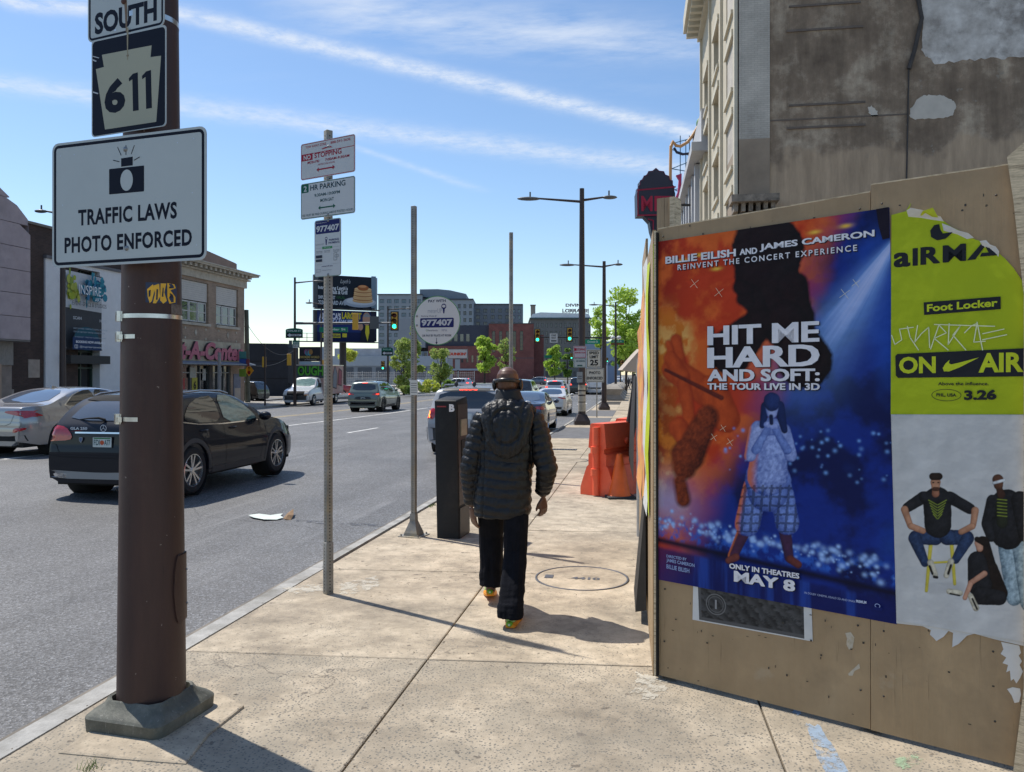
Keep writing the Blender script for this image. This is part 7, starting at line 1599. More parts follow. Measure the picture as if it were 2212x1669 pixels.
arr=np.ones((len(P_.v),4),dtype=np.float32); arr[:,:3]=np.array(P_.c,dtype=np.float32).reshape(-1,3); a.data.foreach_set('color',arr.ravel()); me.materials.append(SIGNP); link('graffiti',me,parent=tk)
A5=suv_spec(4.7,1.85,1.72,0.37); A5['n']=60
car('black SUV crossing in front of the dark building on the side street','car',-30.6,61.5,R(172),A5,BK2,'five',1,z=zg(61)-0.12)
c5=dict(S2); c5['parts']=[]; car('red car parked behind the box truck','car',-27.5,74,R(200),c5,mat('red_paint',0),'five',0,z=-0.58)
car('white car parked behind the wire fence right of the billboard post','car',-26.0,98,R(160),S2,WP,'five',0,z=-0.57)
car('pale hatchback parked in the lot behind the trees','car',-22.0,104,R(170),A2,mat('pale_silver',0),'five',0,z=-0.57)
car('grey car parked in the lot between the two spring trees','car',-16.8,150,R(170),A2,GREY,'five',0,z=-0.57)
# ====== BUILDINGS AND STREET FURNITURE
def wall_open(mb,W_,z0,z1,ops,reveal=0.15,mi=0,x0=0.0,y=0.0):
 """front wall in the x/z plane (facing -y) with real openings and reveals; ops = (xa, za, xb, zb)"""
 xs=sorted(set([x0,x0+W_]+[o[0] for o in ops]+[o[2] for o in ops])); zs=sorted(set([z0,z1]+[o[1] for o in ops]+[o[3] for o in ops]))
 for a,b in zip(xs,xs[1:]):
  for c_,d in zip(zs,zs[1:]):
   mx_,mz_=(a+b)/2,(c_+d)/2
   if any(o[0] < mx_ < o[2] and o[1] < mz_ < o[3] for o in ops):continue
   mb.add([(a,y,c_),(b,y,c_),(b,y,d),(a,y,d)],[(0,1,2,3)],mi)
 for o in ops:
  a,c_,b,d=o; r_=y+reveal
  mb.add([(a,y,c_),(b,y,c_),(b,r_,c_),(a,r_,c_)],[(0,1,2,3)],mi); mb.add([(a,y,d),(b,y,d),(b,r_,d),(a,r_,d)],[(3,2,1,0)],mi)
  mb.add([(a,y,c_),(a,y,d),(a,r_,d),(a,r_,c_)],[(0,1,2,3)],mi); mb.add([(b,y,c_),(b,y,d),(b,r_,d),(b,r_,c_)],[(3,2,1,0)],mi)
 return mb
def shell(mb,x0,x1,y0,y1,z0,z1,mi=0,front=False):
 """sides, back and top of a block (front left open for a wall with openings)"""
 v=[(x0,y0,z0),(x1,y0,z0),(x1,y1,z0),(x0,y1,z0),(x0,y0,z1),(x1,y0,z1),(x1,y1,z1),(x0,y1,z1)]
 f=[(1,2,6,5),(2,3,7,6),(3,0,4,7),(4,5,6,7)]
 if front:f.append((0,1,5,4))
 return mb.add(v,f,mi)
WGLASS=mat('window_glass',(0.045,0.055,0.065),0.06,0.5,0.6,spec=0.9,coat=0.5)
WGLASSD=mat('window_glass_dark',(0.018,0.02,0.024),0.08,spec=0.8)
SASH=mat('window_sash_white',(0.48,0.48,0.46),0.6,0.08,5)
_FR={}
def window(par,x,z,w,h,y=0.15,fr=0.07,cols=1,rows=2,fm=None,gm=None,sill=None):
 k=(round(w,2),round(h,2),fr,cols,rows,(fm or SASH).name,(gm or WGLASS).name)
 if k not in _FR:
  m=MB(); m.box(0,-0.05,0,w,0.0,fr); m.box(0,-0.05,h-fr,w,0.0,h); m.box(0,-0.049,fr,fr,0.0,h-fr); m.box(w-fr,-0.049,fr,w,0.0,h-fr)
  for c_ in range(1,cols):m.box(w*c_/cols-fr/2,-0.047,fr,w*c_/cols+fr/2,0.0,h-fr)
  for r_ in range(1,rows):m.box(fr,-0.044,h*r_/rows-fr*.35,w-fr,0.0,h*r_/rows+fr*.35)
  p=MB(); p.box(fr*.5,-0.018,fr*.5,w-fr*.5,-0.012,h-fr*.5)
  _FR[k]=(m.mesh('window',fm or SASH),p.mesh('pane',gm or WGLASS))
 a,b=_FR[k]; o=link('window',a,parent=par,loc=(x,y,z)); link('pane',b,parent=o)
 if sill:link('sill',sill,parent=o,loc=(0,-y,0))
 return o
def onsite(x,y):return (x,y,zg(y))
def leftb(name,label,cat,x,y0):return thing(name,label,cat,onsite(x,y0),R(90))
PINK=mat('pinkish_concrete',(0.37,0.31,0.325),0.85,0.12,1.6,0.25,25,dark=(0.28,0.235,0.245))
bl_=leftb('panelled_building','windowless pinkish concrete-panelled building with a rounded top at the left edge','building',-27.6,14.0)
xe=32.4-14.0; H1=9.75
def topz(x):
 d=xe-x; return 8.75+2.0*(1-math.exp(-max(0,d)/2.3))+0.10*min(d,10) if d > 0.06 else 8.2
zc=[3.35+1.05*k for k in range(8)]
sideg=MB(); shell(sideg,0,xe-0.02,0.06,14,3.35,8.7); sideg.build('core',PINK,bl_)
ends=[0,9.3,xe]
for i in range(8):
 for a,b in zip(ends,ends[1:]):
  z0=zc[i]+0.012; z1=zc[i]+1.05-0.012
  if i == 7:z1=13
  n=14; xs_=np.linspace(a+0.012,b-(0.0 if b == xe else 0.012),n+1); xs_=[x for x in np.linspace(a+0.012,b,60) if topz(x) > z0+0.04] if topz(b-0.1) < z1 else xs_
  if len(xs_) < 2:continue
  xs_=np.linspace(xs_[0],xs_[-1],15); tops=[min(z1,topz(x)) for x in xs_]
  if max(tops) <= z0+0.05:continue
  poly=[(xs_[0],z0),(xs_[-1],z0)]+[(x,max(z0+0.02,t_)) for x,t_ in list(zip(xs_,tops))[::-1]]
  MB().prism(poly,0,0.30,0,lambda x,z,y:(x,y,z)).build('wall_panel',PINK,bl_)
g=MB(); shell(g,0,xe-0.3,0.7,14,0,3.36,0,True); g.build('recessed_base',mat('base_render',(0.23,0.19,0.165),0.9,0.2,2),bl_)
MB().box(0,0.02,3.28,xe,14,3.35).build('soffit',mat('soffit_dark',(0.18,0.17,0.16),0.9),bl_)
MB().box(xe-4.4,0.62,2.2,xe-0.3,0.69,3.3).build('louvre_panel',mat('louvre_brown',(0.22,0.205,0.19),0.7,0.4,30,stretch=(5,1,0.2)),bl_)
TANP=mat('tan_door_paint',(0.36,0.26,0.19),0.7,0.1,3)
MB().box(xe-4.5,0.58,0,xe-3.2,0.68,2.2).build('boarded_panel',mat('beige_board',(0.42,0.37,0.31),0.8,0.1,3),bl_)
dd=MB().box(xe-2.9,0.60,0,xe-1.0,0.68,2.25).build('door',TANP,bl_)
MB().box(xe-2.35,0.57,0.9,xe-1.75,0.595,1.9).build('door_notice',mat('notice_white',0),dd); MB().box(xe-2.5,0.57,0.3,xe-1.2,0.595,0.75).build('door_notice',mat('red_notice',(0.35,0.12,0.12),0.7,0.4,9),dd)
m=MB(); m.ell((xe-2.6,-0.16,4.5),(0.20,0.16,0.10),10); m.tube([(xe-2.6,0,4.5),(xe-2.6,-0.12,4.5)],0.03,6); m.build('wall_lamp',TRIM,bl_)
DBR=bpy.data.materials.new('dark_brown_brick');
def f_brick(c1,c2,mor,scale,bw=0.22,bh=0.075):
 def fn(n,l,b):
  tcn=n.new('ShaderNodeTexCoord'); br=n.new('ShaderNodeTexBrick'); br.inputs['Color1'].default_value=(*c1,1); br.inputs['Color2'].default_value=(*c2,1); br.inputs['Mortar'].default_value=(*mor,1)
  br.inputs['Scale'].default_value=1.0; br.inputs['Brick Width'].default_value=bw; br.inputs['Row Height'].default_value=bh; br.inputs['Mortar Size'].default_value=0.008; br.inputs['Bias'].default_value=0.0
  sp_=n.new('ShaderNodeSeparateXYZ'); l.new(tcn.outputs['Object'],sp_.inputs[0]); ad=n.new('ShaderNodeMath'); l.new(sp_.outputs[0],ad.inputs[0]); l.new(sp_.outputs[1],ad.inputs[1])
  cb=n.new('ShaderNodeCombineXYZ'); l.new(ad.outputs[0],cb.inputs[0]); l.new(sp_.outputs[2],cb.inputs[1]); l.new(cb.outputs[0],br.inputs[0])
  big=ramp(n,l,nz(n,l,tcn.outputs['Object'],0.7,6,0.65),[(0.3,0.72),(0.7,1.2)]); l.new(mixc(n,l,1.0,br.outputs[0],big,'MULTIPLY'),b.inputs['Base Color'])
  bp=n.new('ShaderNodeBump'); bp.inputs['Strength'].default_value=0.4; l.new(br.outputs['Fac'],bp.inputs['Height']); bp.invert=True; l.new(bp.outputs[0],b.inputs['Normal'])
 return fn
bpy.data.materials.remove(DBR)
DBRK=node_mat('dark_brown_brick',f_brick((0.045,0.028,0.024),(0.070,0.042,0.035),(0.06,0.05,0.045),1),0.9)
TANBR=node_mat('tan_brown_brick',f_brick((0.255,0.180,0.130),(0.325,0.235,0.175),(0.33,0.275,0.22),1),0.9)
REDBR=node_mat('red_brick',f_brick((0.16,0.045,0.040),(0.20,0.06,0.05),(0.17,0.11,0.10),1),0.9)
bd_=leftb('brick_theatre','narrow dark brown brick front with carved stone pilaster left of the white building','building',-29.4,24.0)
w0=35.25-24.0
m=MB(); shell(m,0,w0+2.6,0,14,0,9.3,0,True); m.build('wall',DBRK,bd_)
m=MB(); shell(m,w0+2.55,w0+9,0.3,14,7.9,9.0,0,True); m.build('rear_parapet',DBRK,bd_)
MB().box(0,-0.12,9.30,w0+2.65,14,9.42).build('coping',mat('coping_stone',(0.20,0.18,0.16),0.9,0.2,2),bd_)
for x_ in (w0-2.0,):
 CS=mat('carved_stone',(0.23,0.185,0.13),0.9,0.35,5,0.5,20,dark=(0.07,0.055,0.04))
 MB().box(x_-0.1,-0.16,4.3,x_+0.75,0,6.4).build('pilaster_shaft',CS,bd_); MB().box(x_-0.25,-0.24,6.4,x_+0.9,0,8.3).build('pilaster_capital',CS,bd_)
 m=MB(); m.ell((x_+0.32,-0.26,7.3),(0.28,0.10,0.45),12); m.build('carved_medallion',CS,bd_)
MB().box(w0-0.9,-0.03,1.75,w0-0.15,0,2.65).build('blank_plate',mat('blank_plate',(0.32,0.27,0.23),0.8,0.15,4),bd_); MB().box(w0-2.4,-0.03,0.6,w0-1.8,0,1.2).build('blank_plate',mat('blank_plate',0),bd_)
WHB=mat('white_painted_brick',(0.64,0.655,0.68),0.8,0.05,2.5,0.2,22)
wb=leftb('white_building','white painted building with a tall dark glass bay and hanging banner','building',-29.3,35.4)
Ww=9.2; bx0,bx1=1.22,4.05
m=MB(); wall_open(m,Ww,0,7.9,[(bx0,0,bx1,7.7)],0.6); shell(m,0,Ww,0,14,0,7.9); m.build('wall',WHB,wb)
MB().box(-0.05,-0.10,7.9,Ww+0.05,14,8.05).build('coping',mat('coping_grey',(0.13,0.13,0.14),0.8,0.2,2),wb)
m=MB(); m.prism([(0.3,8.05),(8.4,8.05),(8.4,8.25),(4.3,9.05),(0.3,8.8)],2.0,12,0,lambda x,z,y:(x,y,z)); m.build('raised_roof',mat('roof_grey',(0.10,0.10,0.105),0.9,0.2,1),wb)
GRNF=mat('green_frame',(0.03,0.06,0.05),0.5)
MB().box(bx0,0.58,0,bx1,0.62,7.7).build('bay_glass',WGLASSD,wb)
for k in range(4):MB().box(bx0+k*(bx1-bx0-0.08)/3,0.45,0,bx0+k*(bx1-bx0-0.08)/3+0.08,0.57,7.7).build('mullion',GRNF,wb)
for z in (2.35,3.25,7.2):MB().box(bx0,0.43,z,bx1,0.56,z+0.1).build('transom',GRNF,wb)
MB().box(bx0-0.12,-0.55,2.62,bx1+0.12,0.3,3.06).build('door_canopy',mat('canopy_black',(0.015,0.016,0.017),0.6),wb)
MB().box(bx0+0.1,0.40,0,bx0+1.2,0.44,2.1).build('door',mat('door_black',(0.012,0.012,0.014),0.3),wb)
for k in range(3):MB().box(bx0+1.35+k*0.13,0.545,2.05,bx0+1.43+k*0.13,0.575,2.2).build('house_number',mat('notice_white',0),wb)
bn=leftb('banner','tall black and white banner with green and blue splashes on the white building','banner',-29.3,35.4); bn.location.x += 0.08
BX0,BX1=bx0+0.05,bx1+0.0; bw=BX1-BX0
m=MB(); m.box(BX0,-0.03,3.35,BX1,-0.025,7.45); m.build('cloth',mat('banner_black',(0.035,0.038,0.045),0.7,0.1,2),bn)
P_=Print(-0.032,0.004); X=lambda f_:BX0+bw*f_
P_.poly([(X(0),5.55),(X(1),5.45),(X(1),7.38),(X(0),7.48)],hx('#b9bdc2'))
rb_=random.Random(4)
for k in range(34):cx,cz=X(rb_.gauss(.12,.09)),6.55+rb_.gauss(0,.38); P_.ell(max(X(0.03),cx),cz,rb_.uniform(.06,.22),rb_.uniform(.08,.28),hx(rb_.choice(['#9aa83a','#7f9440','#a9b052'])),9)
for k in range(60):cx,cz=X(min(.93,max(.4,rb_.gauss(.70,.15)))),6.65+rb_.gauss(0,.30); P_.ell(cx,cz,rb_.uniform(.05,.22),rb_.uniform(.07,.30),hx(rb_.choice(['#2d7d93','#1f5f78','#3b93a5','#356f95'])),9)
P_.text('INSPIRE',X(.18),6.28,X(.80),6.78,hx('#dfe6ea'),0.0); P_.text('ARTS',X(.62),5.98,X(.84),6.18,hx('#dfe6ea'),0.0)
P_.text('EVENT-SPACE & STUDIOS',X(.0),5.66,X(.95),5.88,hx('#2d3036'),0.0)
P_.text('SCAN',X(.02),4.92,X(.24),5.08,hx('#c3c8ce'),0.01); P_.text('HERE',X(.75),4.88,X(.95),5.04,hx('#c3c8ce'),0.01)
P_.ell(X(.38),3.95,0.95,0.62,hx('#1f4f60'),30); P_.poly([(X(0),3.36),(X(.78),3.36),(X(.74),3.95),(X(.5),4.1),(X(0),4.0)],hx('#22385f'))
P_.text('BABY SHOWERS  CORPORATE EVENTS  RECEPTIONS',X(.02),4.42,X(.97),4.50,hx('#9fb0bd'),0); P_.text('POP UPS  BIRTHDAY PARTIES  DINNER PARTIES',X(.02),4.24,X(.90),4.32,hx('#9fb0bd'),0)
P_.text('A PODCAST / CREATIVE STUDIOS AVAILABLE',X(.05),3.98,X(.93),4.05,hx('#9fb0bd'),0); P_.text('BOOKING NOW AVAILABLE',X(.08),3.70,X(.90),3.83,hx('#dfe4ea'),0.03)
P_.frame(X(.04),3.42,X(.13),3.60,0.02,hx('#dfe4ea'),0.04); P_.ring(X(.085),3.51,0.05,0.05,0.015,hx('#dfe4ea'),14); P_.text('@inspireartseventspace',X(.17),3.43,X(.95),3.57,hx('#cfd6df'),0.0)
P_.build('printed_face',SIGNP,bn)
for x_,z_ in ((BX0,7.4),(BX1,7.3),(BX0,3.45),(BX1,3.4)):m=MB(); m.ell((x_,-0.04,z_),(0.03,0.03,0.03),8); m.build('grommet',CHROME,bn)
t=thing('rubbish_bag','black rubbish bag against the white building seen over the cars','bag',onsite(-28.6,42.6)); m=MB(); m.ell((0,0,0.55),(0.9,0.7,0.62),14); m.ell((0.3,0.1,1.1),(0.55,0.5,0.42),12); m.build('bag',CL,t)
rc=leftb('corner_store','two storey brown brick corner store with white cornice and pink script sign','building',-29.3,44.7)
Wr=11.0; Hr=9.55
cols_=[(2.65,5.95),(6.95,10.05)]; up=[(a,5.62,b,8.40) for a,b in cols_]; up.insert(0,(-0.0+0.25,5.62,1.75,8.40))
shop=[(0.3,0.1,2.6,2.72),(2.75,0.1,6.2,2.72),(6.5,0.05,9.0,2.72)]
m=MB(); wall_open(m,Wr,0,Hr,up+shop,0.22); shell(m,0,Wr,0,16,0,Hr); m.build('wall',TANBR,rc)
ST=mat('cornice_stone',(0.44,0.40,0.33),0.8,0.12,3,0.2,20,dark=(0.30,0.26,0.21))
MB().box(-0.05,-0.14,8.62,Wr+0.16,16,9.15).build('frieze',ST,rc); MB().box(-0.05,-0.34,9.15,Wr+0.36,16,9.26).build('bed_moulding',ST,rc)
MB().box(-0.05,-0.78,9.50,Wr+0.82,16,9.62).build('cornice_slab',ST,rc); MB().box(-0.05,-0.86,9.62,Wr+0.90,16,9.70).build('cornice_lip',ST,rc)
dm=MB(); dm.box(0,-0.66,0,0.26,-0.14,0.23); dmm=dm.mesh('dentil',ST); x=0.1
while x < Wr:link('dentil',dmm,parent=rc,loc=(x,0,9.265)); x += 0.62
for yy_ in np.arange(0.6,8,0.62):o=link('dentil',dmm,parent=rc,loc=(Wr,yy_,9.265)); o.rotation_euler=(0,0,R(90))
m=MB(); m.prism([(0,9.7),(Wr-0.2,9.7),(Wr-0.2,10.45),(Wr-0.5,10.5),(4.5,11.0),(0,11.3)],0.5,0.8,0,lambda x,z,y:(x,y,z)); m.build('parapet',mat('parapet_brown',(0.21,0.155,0.13),0.9,0.15,1),rc)
m=MB(); m.tube([(6.9,2,10.2),(6.9,2,11.5)],0.05,8); m.tube([(6.9,2,11.5),(6.9,2,11.65)],0.14,8); m.build('roof_vent',TRIM,rc)
SHUT=mat('white_shutter_board',(0.50,0.48,0.45),0.7,0.06,3)
for a,b in cols_:
 k=int(10)
 for j in range(9):MB().box(a+0.04,0.10,7.10+j*0.142,b-0.04,0.14,7.10+j*0.142+0.134).build('board',SHUT,rc)
 for i in range(3):wdt=(b-a-0.24)/3; window(rc,a+0.06+i*(wdt+0.06),5.68,wdt,1.36,0.20,0.09,1,2,gm=WGLASS)
 MB().box(a-0.12,-0.14,5.42,b+0.12,0.2,5.60).build('sill',ST,rc)
 cxm=(a+b)/2
 DM=MB(); DM.prism([(cxm-.14,4.95),(cxm,4.70),(cxm+.14,4.95),(cxm,5.20)],-0.05,0.0,0,lambda x,z,y:(x,y,z)); DM.build('diamond_tile',ST,rc)
 for dx_ in (-1.25,1.25):
  for z_ in (4.55,5.2):MB().box(cxm+dx_-0.07,-0.045,z_-0.07,cxm+dx_+0.07,0,z_+0.07).build('square_tile',ST,rc)
window(rc,0.3,5.68,1.4,2.7,0.2,0.09,2,2)
SB_=mat('sign_band_cream',(0.40,0.355,0.27),0.8,0.15,2,dark=(0.28,0.24,0.18))
MB().box(-0.02,-0.20,3.02,Wr-0.95,-0.002,4.42).build('sign_band',SB_,rc)
LETP=mat('letter_pink',(0.42,0.11,0.16),0.6,0.15,10); LETD=mat('letter_side',(0.05,0.03,0.035),0.7)
vs,fs,asp=text_tris('Rent-A-Center',0.045,1.0,0.18)
def letters3d(txt,x0,x1,z0,z1,y,th,par,bold=0.045,shear=0.18,mts=(LETP,LETD)):
 """raised letters, one part each"""
 import itertools
 tot=[text_tris(c_,bold,1,shear)[2] if c_ != ' ' else 0.4 for c_ in txt]
 vs,fs,asp=text_tris(txt,bold,1.0,shear)
 n=len(vs); par_=list(range(n))
 def find(a):
  while par_[a] != a:par_[a]=par_[par_[a]]; a=par_[a]
  return a
 for f in fs:
  r_=find(f[0])
  for i in f[1:]:par_[find(i)]=r_
 groups={}
 for f in fs:groups.setdefault(find(f[0]),[]).append(f)
 for g_ in groups.values():
  used_=sorted(set(i for f in g_ for i in f)); ix={u:k for k,u in enumerate(used_)}; pts=[(x0+vs[u][0]*(x1-x0),z0+vs[u][1]*(z1-z0)) for u in used_]
  m_=MB(); nn=len(pts); m_.v=[(a,y-th,b) for a,b in pts]+[(a,y,b) for a,b in pts]
  ed={}
  for f in g_:
   f2=[ix[i] for i in f]
   m_.f.append(tuple(f2)); m_.m.append(0); m_.sm.append(False)
   for a,b in zip(f2,f2[1:]+f2[:1]):ed[(a,b)]=ed.get((a,b),0)+1
  for (a,b) in list(ed):
   if (b,a) not in ed:m_.f.append((a,b,b+nn,a+nn)); m_.m.append(1); m_.sm.append(False)
  me=bpy.data.meshes.new('letter'); me.from_pydata(m_.v,[],m_.f)
  for q_ in mts:me.materials.append(q_)
  me.polygons.foreach_set('material_index',m_.m); me.update(); link('letter',me,parent=par)
letters3d('Rent-A-Center',-0.9,10.15,3.10,4.34,-0.22,0.16,rc)
AW=mat('awning_blue_grey',(0.20,0.23,0.27),0.6,0.12,2)
m=MB(); m.prism([(-1.0,2.78),(-0.02,2.78),(-0.02,3.0),(-0.30,3.02),(-1.0,2.86)],-0.05,Wr-0.15,0,lambda y,z,x:(x,y,z)); m.build('awning',AW,rc)
FRM=mat('shopfront_alloy',(0.20,0.21,0.22),0.4,metal=0.6)
for a,z0,b,z1 in shop:
 MB().box(a,0.19,z0,b,0.215,z1).build('shop_glass',WGLASSD,rc)
 for x_ in np.linspace(a,b-0.08,4):MB().box(x_,0.08,z0,x_+0.08,0.18,z1).build('shopfront_bar',FRM,rc)
 MB().box(a,0.09,2.2,b,0.17,2.28).build('shopfront_bar',FRM,rc)
def notice(x0,z0,x1,z1,c_,txt=None,tc='#2a2a2a'):
 MB().box(x0,0.055,z0,x1,0.075,z1).build('window_notice',mat('notice_'+c_.strip('#'),hx(c_),0.6,0.12,6),rc)
 if txt:P_=Print(0.05,0.004); P_.text(txt,x0+(x1-x0)*.25,z0+(z1-z0)*.35,x1-(x1-x0)*.25,z1-(z1-z0)*.18,hx(tc),0.04); P_.build('notice_print',SIGNP,rc)
notice(2.55,0.65,3.15,1.85,'#a83a36'); notice(4.0,0.7,4.65,1.9,'#b0a838','6'); notice(3.75,1.9,4.5,2.6,'#a9a9a2'); notice(5.3,1.7,5.7,2.5,'#a5a6a2'); notice(7.4,2.0,7.8,2.6,'#a9aaa8'); notice(9.0,0.2,9.35,0.4,'#a8a89f')
MB().box(9.35,-0.05,0.2,10.35,-0.002,2.15).build('side_panel',mat('faded_blue_panel',(0.14,0.16,0.22),0.7,0.2,3),rc); MB().box(9.45,-0.055,0.1,10.3,-0.051,1.1).build('side_panel',mat('beige_board',0),rc)
MB().box(6.0,-0.04,0,6.45,-0.003,2.75).build('pier',mat('pier_dark',(0.06,0.05,0.045),0.8),rc)
BKB=mat('black_render',(0.016,0.019,0.026),0.85,0.2,1.5)
bb_=thing('black_building','black painted low building beyond the side street, its parapet stepping down','building',(-33.8,73.0,-0.57))
m=MB(); m.prism([(-18,0),(0,0),(0,4.75),(-0.2,5.15),(-6.2,5.25),(-6.6,4.4),(-7.6,4.2),(-9.8,6.6),(-10.6,6.0),(-12.2,7.6),(-18,8.0)],0,2.4,0,lambda x,z,y:(x,y,z)); m.build('wall',BKB,bb_)
MB().box(-10.5,1.0,5.6,-9.9,1.6,6.6).build('roof_duct',mat('duct_grey',(0.30,0.30,0.31),0.6),bb_)
for z in (1.7,3.4):MB().box(-17.9,-0.03,z,-0.02,-0.002,z+0.05).build('panel_joint',GAP,bb_)
gb=thing('beige_garage','small beige and brown building between the black building and the smoke shop sign','building',(-38.2,86.0,-0.57)); m=MB(); m.box(-4,0,0,0.4,2,3.7); m.build('wall',mat('beige_wall',(0.23,0.20,0.17),0.9,0.2,1.5),gb); MB().box(-1.6,-0.06,0,0.1,-0.002,2.4).build('shutter',mat('roller_shutter',(0.22,0.215,0.21),0.7,0.5,30,stretch=(0.1,0.1,4)),gb); MB().box(-4.1,-0.1,3.7,0.5,2.1,3.95).build('coping',mat('coping_grey',0),gb)
def at(u,v,d):return D(u,v,d)
def board_at(name,label,cat,u0,v0,u1,v1,d,col_,th=0.3,grp=None,skew=0.0):
 """upright board facing the camera: returns thing, print, plane"""
 a,b=at(u0,800,d-skew),at(u1,800,d+skew); pl_=Plane(a,b); x1_,zt=pl_(u1,v0); _,zb__=pl_(u0,v1); _,zt0=pl_(u0,v0)
 t=thing(name,label,cat,(pl_.o.x,pl_.o.y,0),pl_.rz,grp); W_=pl_.W
 MB().box(0,0,zb__,W_,th,zt0).build('board',mat(name+'_board',col_,0.7,0.08,1),t); return t,Print(-0.006,0.006),pl_,W_,zb__,zt0
t,P_,pl_,Wq,zb2,zt2_=board_at('smoke_shop_sign','black smoke shop sign board with gold lettering beyond the side street','sign',646.5,750,692,781,84,hx('#16181c'))
lp=lambda a,b,c_,d_:(pl_(a,b)[0],pl_(a,b)[1],pl_(c_,d_)[0],pl_(c_,d_)[1])
for k,c_ in enumerate(('#7a4a68','#3f7f8f','#6a3f5a','#4a8f9a','#8a6a40')):P_.ell(*pl_(661+k*2.6,761+(k % 2)*2),0.22,0.30,hx(c_),12)
P_.text('SMOKERS WORLD',*lp(648.5,774.5,690,769.5),hx('#a89758'),0.03); P_.text('of Philadelphia',*lp(658,779.5,684,776),hx('#a9a9a4'),0.0); P_.build('printed_face',SIGNP,t)
MB().box(0,-0.02,zb2-0.55,Wq,0.28,zb2-0.03).build('lower_strip',mat('pale_blue_strip',(0.25,0.36,0.44),0.7),t); MB().box(0.3,0.1,-0.6,0.6,0.2,zb2-0.55).build('support',TRIM,t); MB().box(Wq-0.6,0.1,-0.6,Wq-0.3,0.2,zb2-0.55).build('support',TRIM,t)
MB().box(Wq+0.02,0,zb2-1.2,Wq+0.45,0.3,zt2_).build('side_panel',mat('side_panel_blue',(0.33,0.40,0.46),0.7),t)
db=94; a,b=at(684,800,db-1.5),at(806,800,db+1.5); pl_=Plane(a,b); Wq=pl_.W
bbd=thing('billboard','double stacked billboard on one thick post: pancake advert above, law firm advert below','billboard',(pl_.o.x,pl_.o.y,0),pl_.rz)
zz_=lambda v:pl_(745,v)[1]
BF=mat('billboard_frame',(0.06,0.07,0.08),0.6)
MB().box(-0.35,0,zz_(667),Wq+0.2,0.5,zz_(597)).build('upper_frame',BF,bbd); MB().box(-0.35,0,zz_(739),Wq+0.2,0.5,zz_(672)).build('lower_frame',BF,bbd)
MB().box(Wq+0.21,0.1,zz_(667),Wq+0.55,2.2,zz_(597)).build('side_panel',mat('side_panel_blue',0),bbd)
MB().tube([(Wq*0.50,1.2,-0.7),(Wq*0.50,1.2,zz_(738))],0.42,16).build('column',mat('column_brown',(0.035,0.028,0.027),0.6,0.1,2),bbd)
MB().box(-2.2,-0.9,zz_(741),Wq+0.4,-0.05,zz_(739.2)).build('catwalk',TRIM,bbd); MB().box(-0.4,-1.0,zz_(670.5),Wq+0.6,-0.05,zz_(669)).build('catwalk',TRIM,bbd)
for x_ in (-2.2,-1.3,-0.5):MB().tube([(x_,-0.85,zz_(741)),(x_,-0.85,zz_(723))],0.035,6).build('rail_post',TRIM,bbd)
for v in (723,732):MB().tube([(-2.2,-0.85,zz_(v)),(-0.4,-0.85,zz_(v))],0.03,6).build('rail',TRIM,bbd)
for u in (702,730,758,786):m=MB(); x_=pl_(u,700)[0]; m.box(x_-0.35,-1.1,zz_(669.5),x_+0.35,-0.8,zz_(667.5)); m.build('flood_lamp',TRIM,bbd)
P_=Print(-0.01,0.01); L_=lambda u,v:pl_(u,v)
def bx(u0,v0,u1,v1):p,q_=L_(u0,v1),L_(u1,v0); return p[0],p[1],q_[0],q_[1]
P_.rect(*bx(686,600,804,666),hx('#1c2631')); P_.rect(*bx(802,598,812,666),hx('#6f8596'))
P_.text("Layth's",*bx(735,604.5,757,615),hx('#cfd3d8'),-0.01,shear=0.4)
P_.text("Introducing Layth's",*bx(687,620,751,627),hx('#c9cfd6'),0.03); P_.text('Breakfast & Grill',*bx(700,628.5,750,635),hx('#c9cfd6'),0.03)
P_.text('SIMPLY THE BEST',*bx(687,640,724,646),hx('#b9c0c8'),0.03); P_.text('HALAL.',*bx(727,640,746,646),hx('#2f5a3c'),0.03); P_.text('2238 GIRARD AVE.',*bx(687,651.5,747,658),hx('#c9cfd6'),0.03)
P_.ell(*L_(777,654),2.0,0.62,hx('#a8b0bd'),30); P_.ell(*L_(778,652),1.7,0.45,hx('#c3c8cf'),30)
for k in range(7):P_.ell(*L_(783,651-k*4.1),1.25-0.03*k,0.26,hx('#a87a52') if k % 2 else hx('#c9a070'),24); P_.ell(*L_(783,649.6-k*4.1),1.2-0.03*k,0.15,hx('#d9b98c'),24)
P_.ell(*L_(783,623),0.7,0.35,hx('#9b5f3a'),18); P_.ell(*L_(782,620),0.5,0.16,hx('#c98f62'),14)
P_.rect(*bx(684,674,800,738),hx('#20336b')); P_.rect(*bx(684,720,800,738),hx('#15204a')); P_.rect(*bx(800,674,812,738),hx('#2c2f45'))
P_.text("AMERICA'S",*bx(688,677.5,735,690.5),hx('#c9cde0'),0.05); P_.text('LARGEST',*bx(737,677,779,690),hx('#c9bd3a'),0.05)
P_.text('INJURY LAW FIRM',*bx(688,692.5,770,702),hx('#aebfe2'),0.05); P_.text('6-7 BILLION',*bx(689,708,745,716),hx('#c9cde0'),0.05); P_.rect(*bx(694,722,734,730),hx('#c9bd3a')); P_.text('ORGAN & MORGAN',*bx(695,723.5,733,728.5),hx('#15204a'),0.03); P_.rect(*bx(738,721.5,747.5,729.5),hx('#c9bd3a'))
P_.poly([L_(776,739),L_(779,712),L_(786,702),L_(798,702),L_(807,712),L_(810,739)],hx('#20242f')); P_.poly([L_(788,704),L_(795,704),L_(796,720),L_(792,739),L_(787,720)],hx('#c9bd3a'))
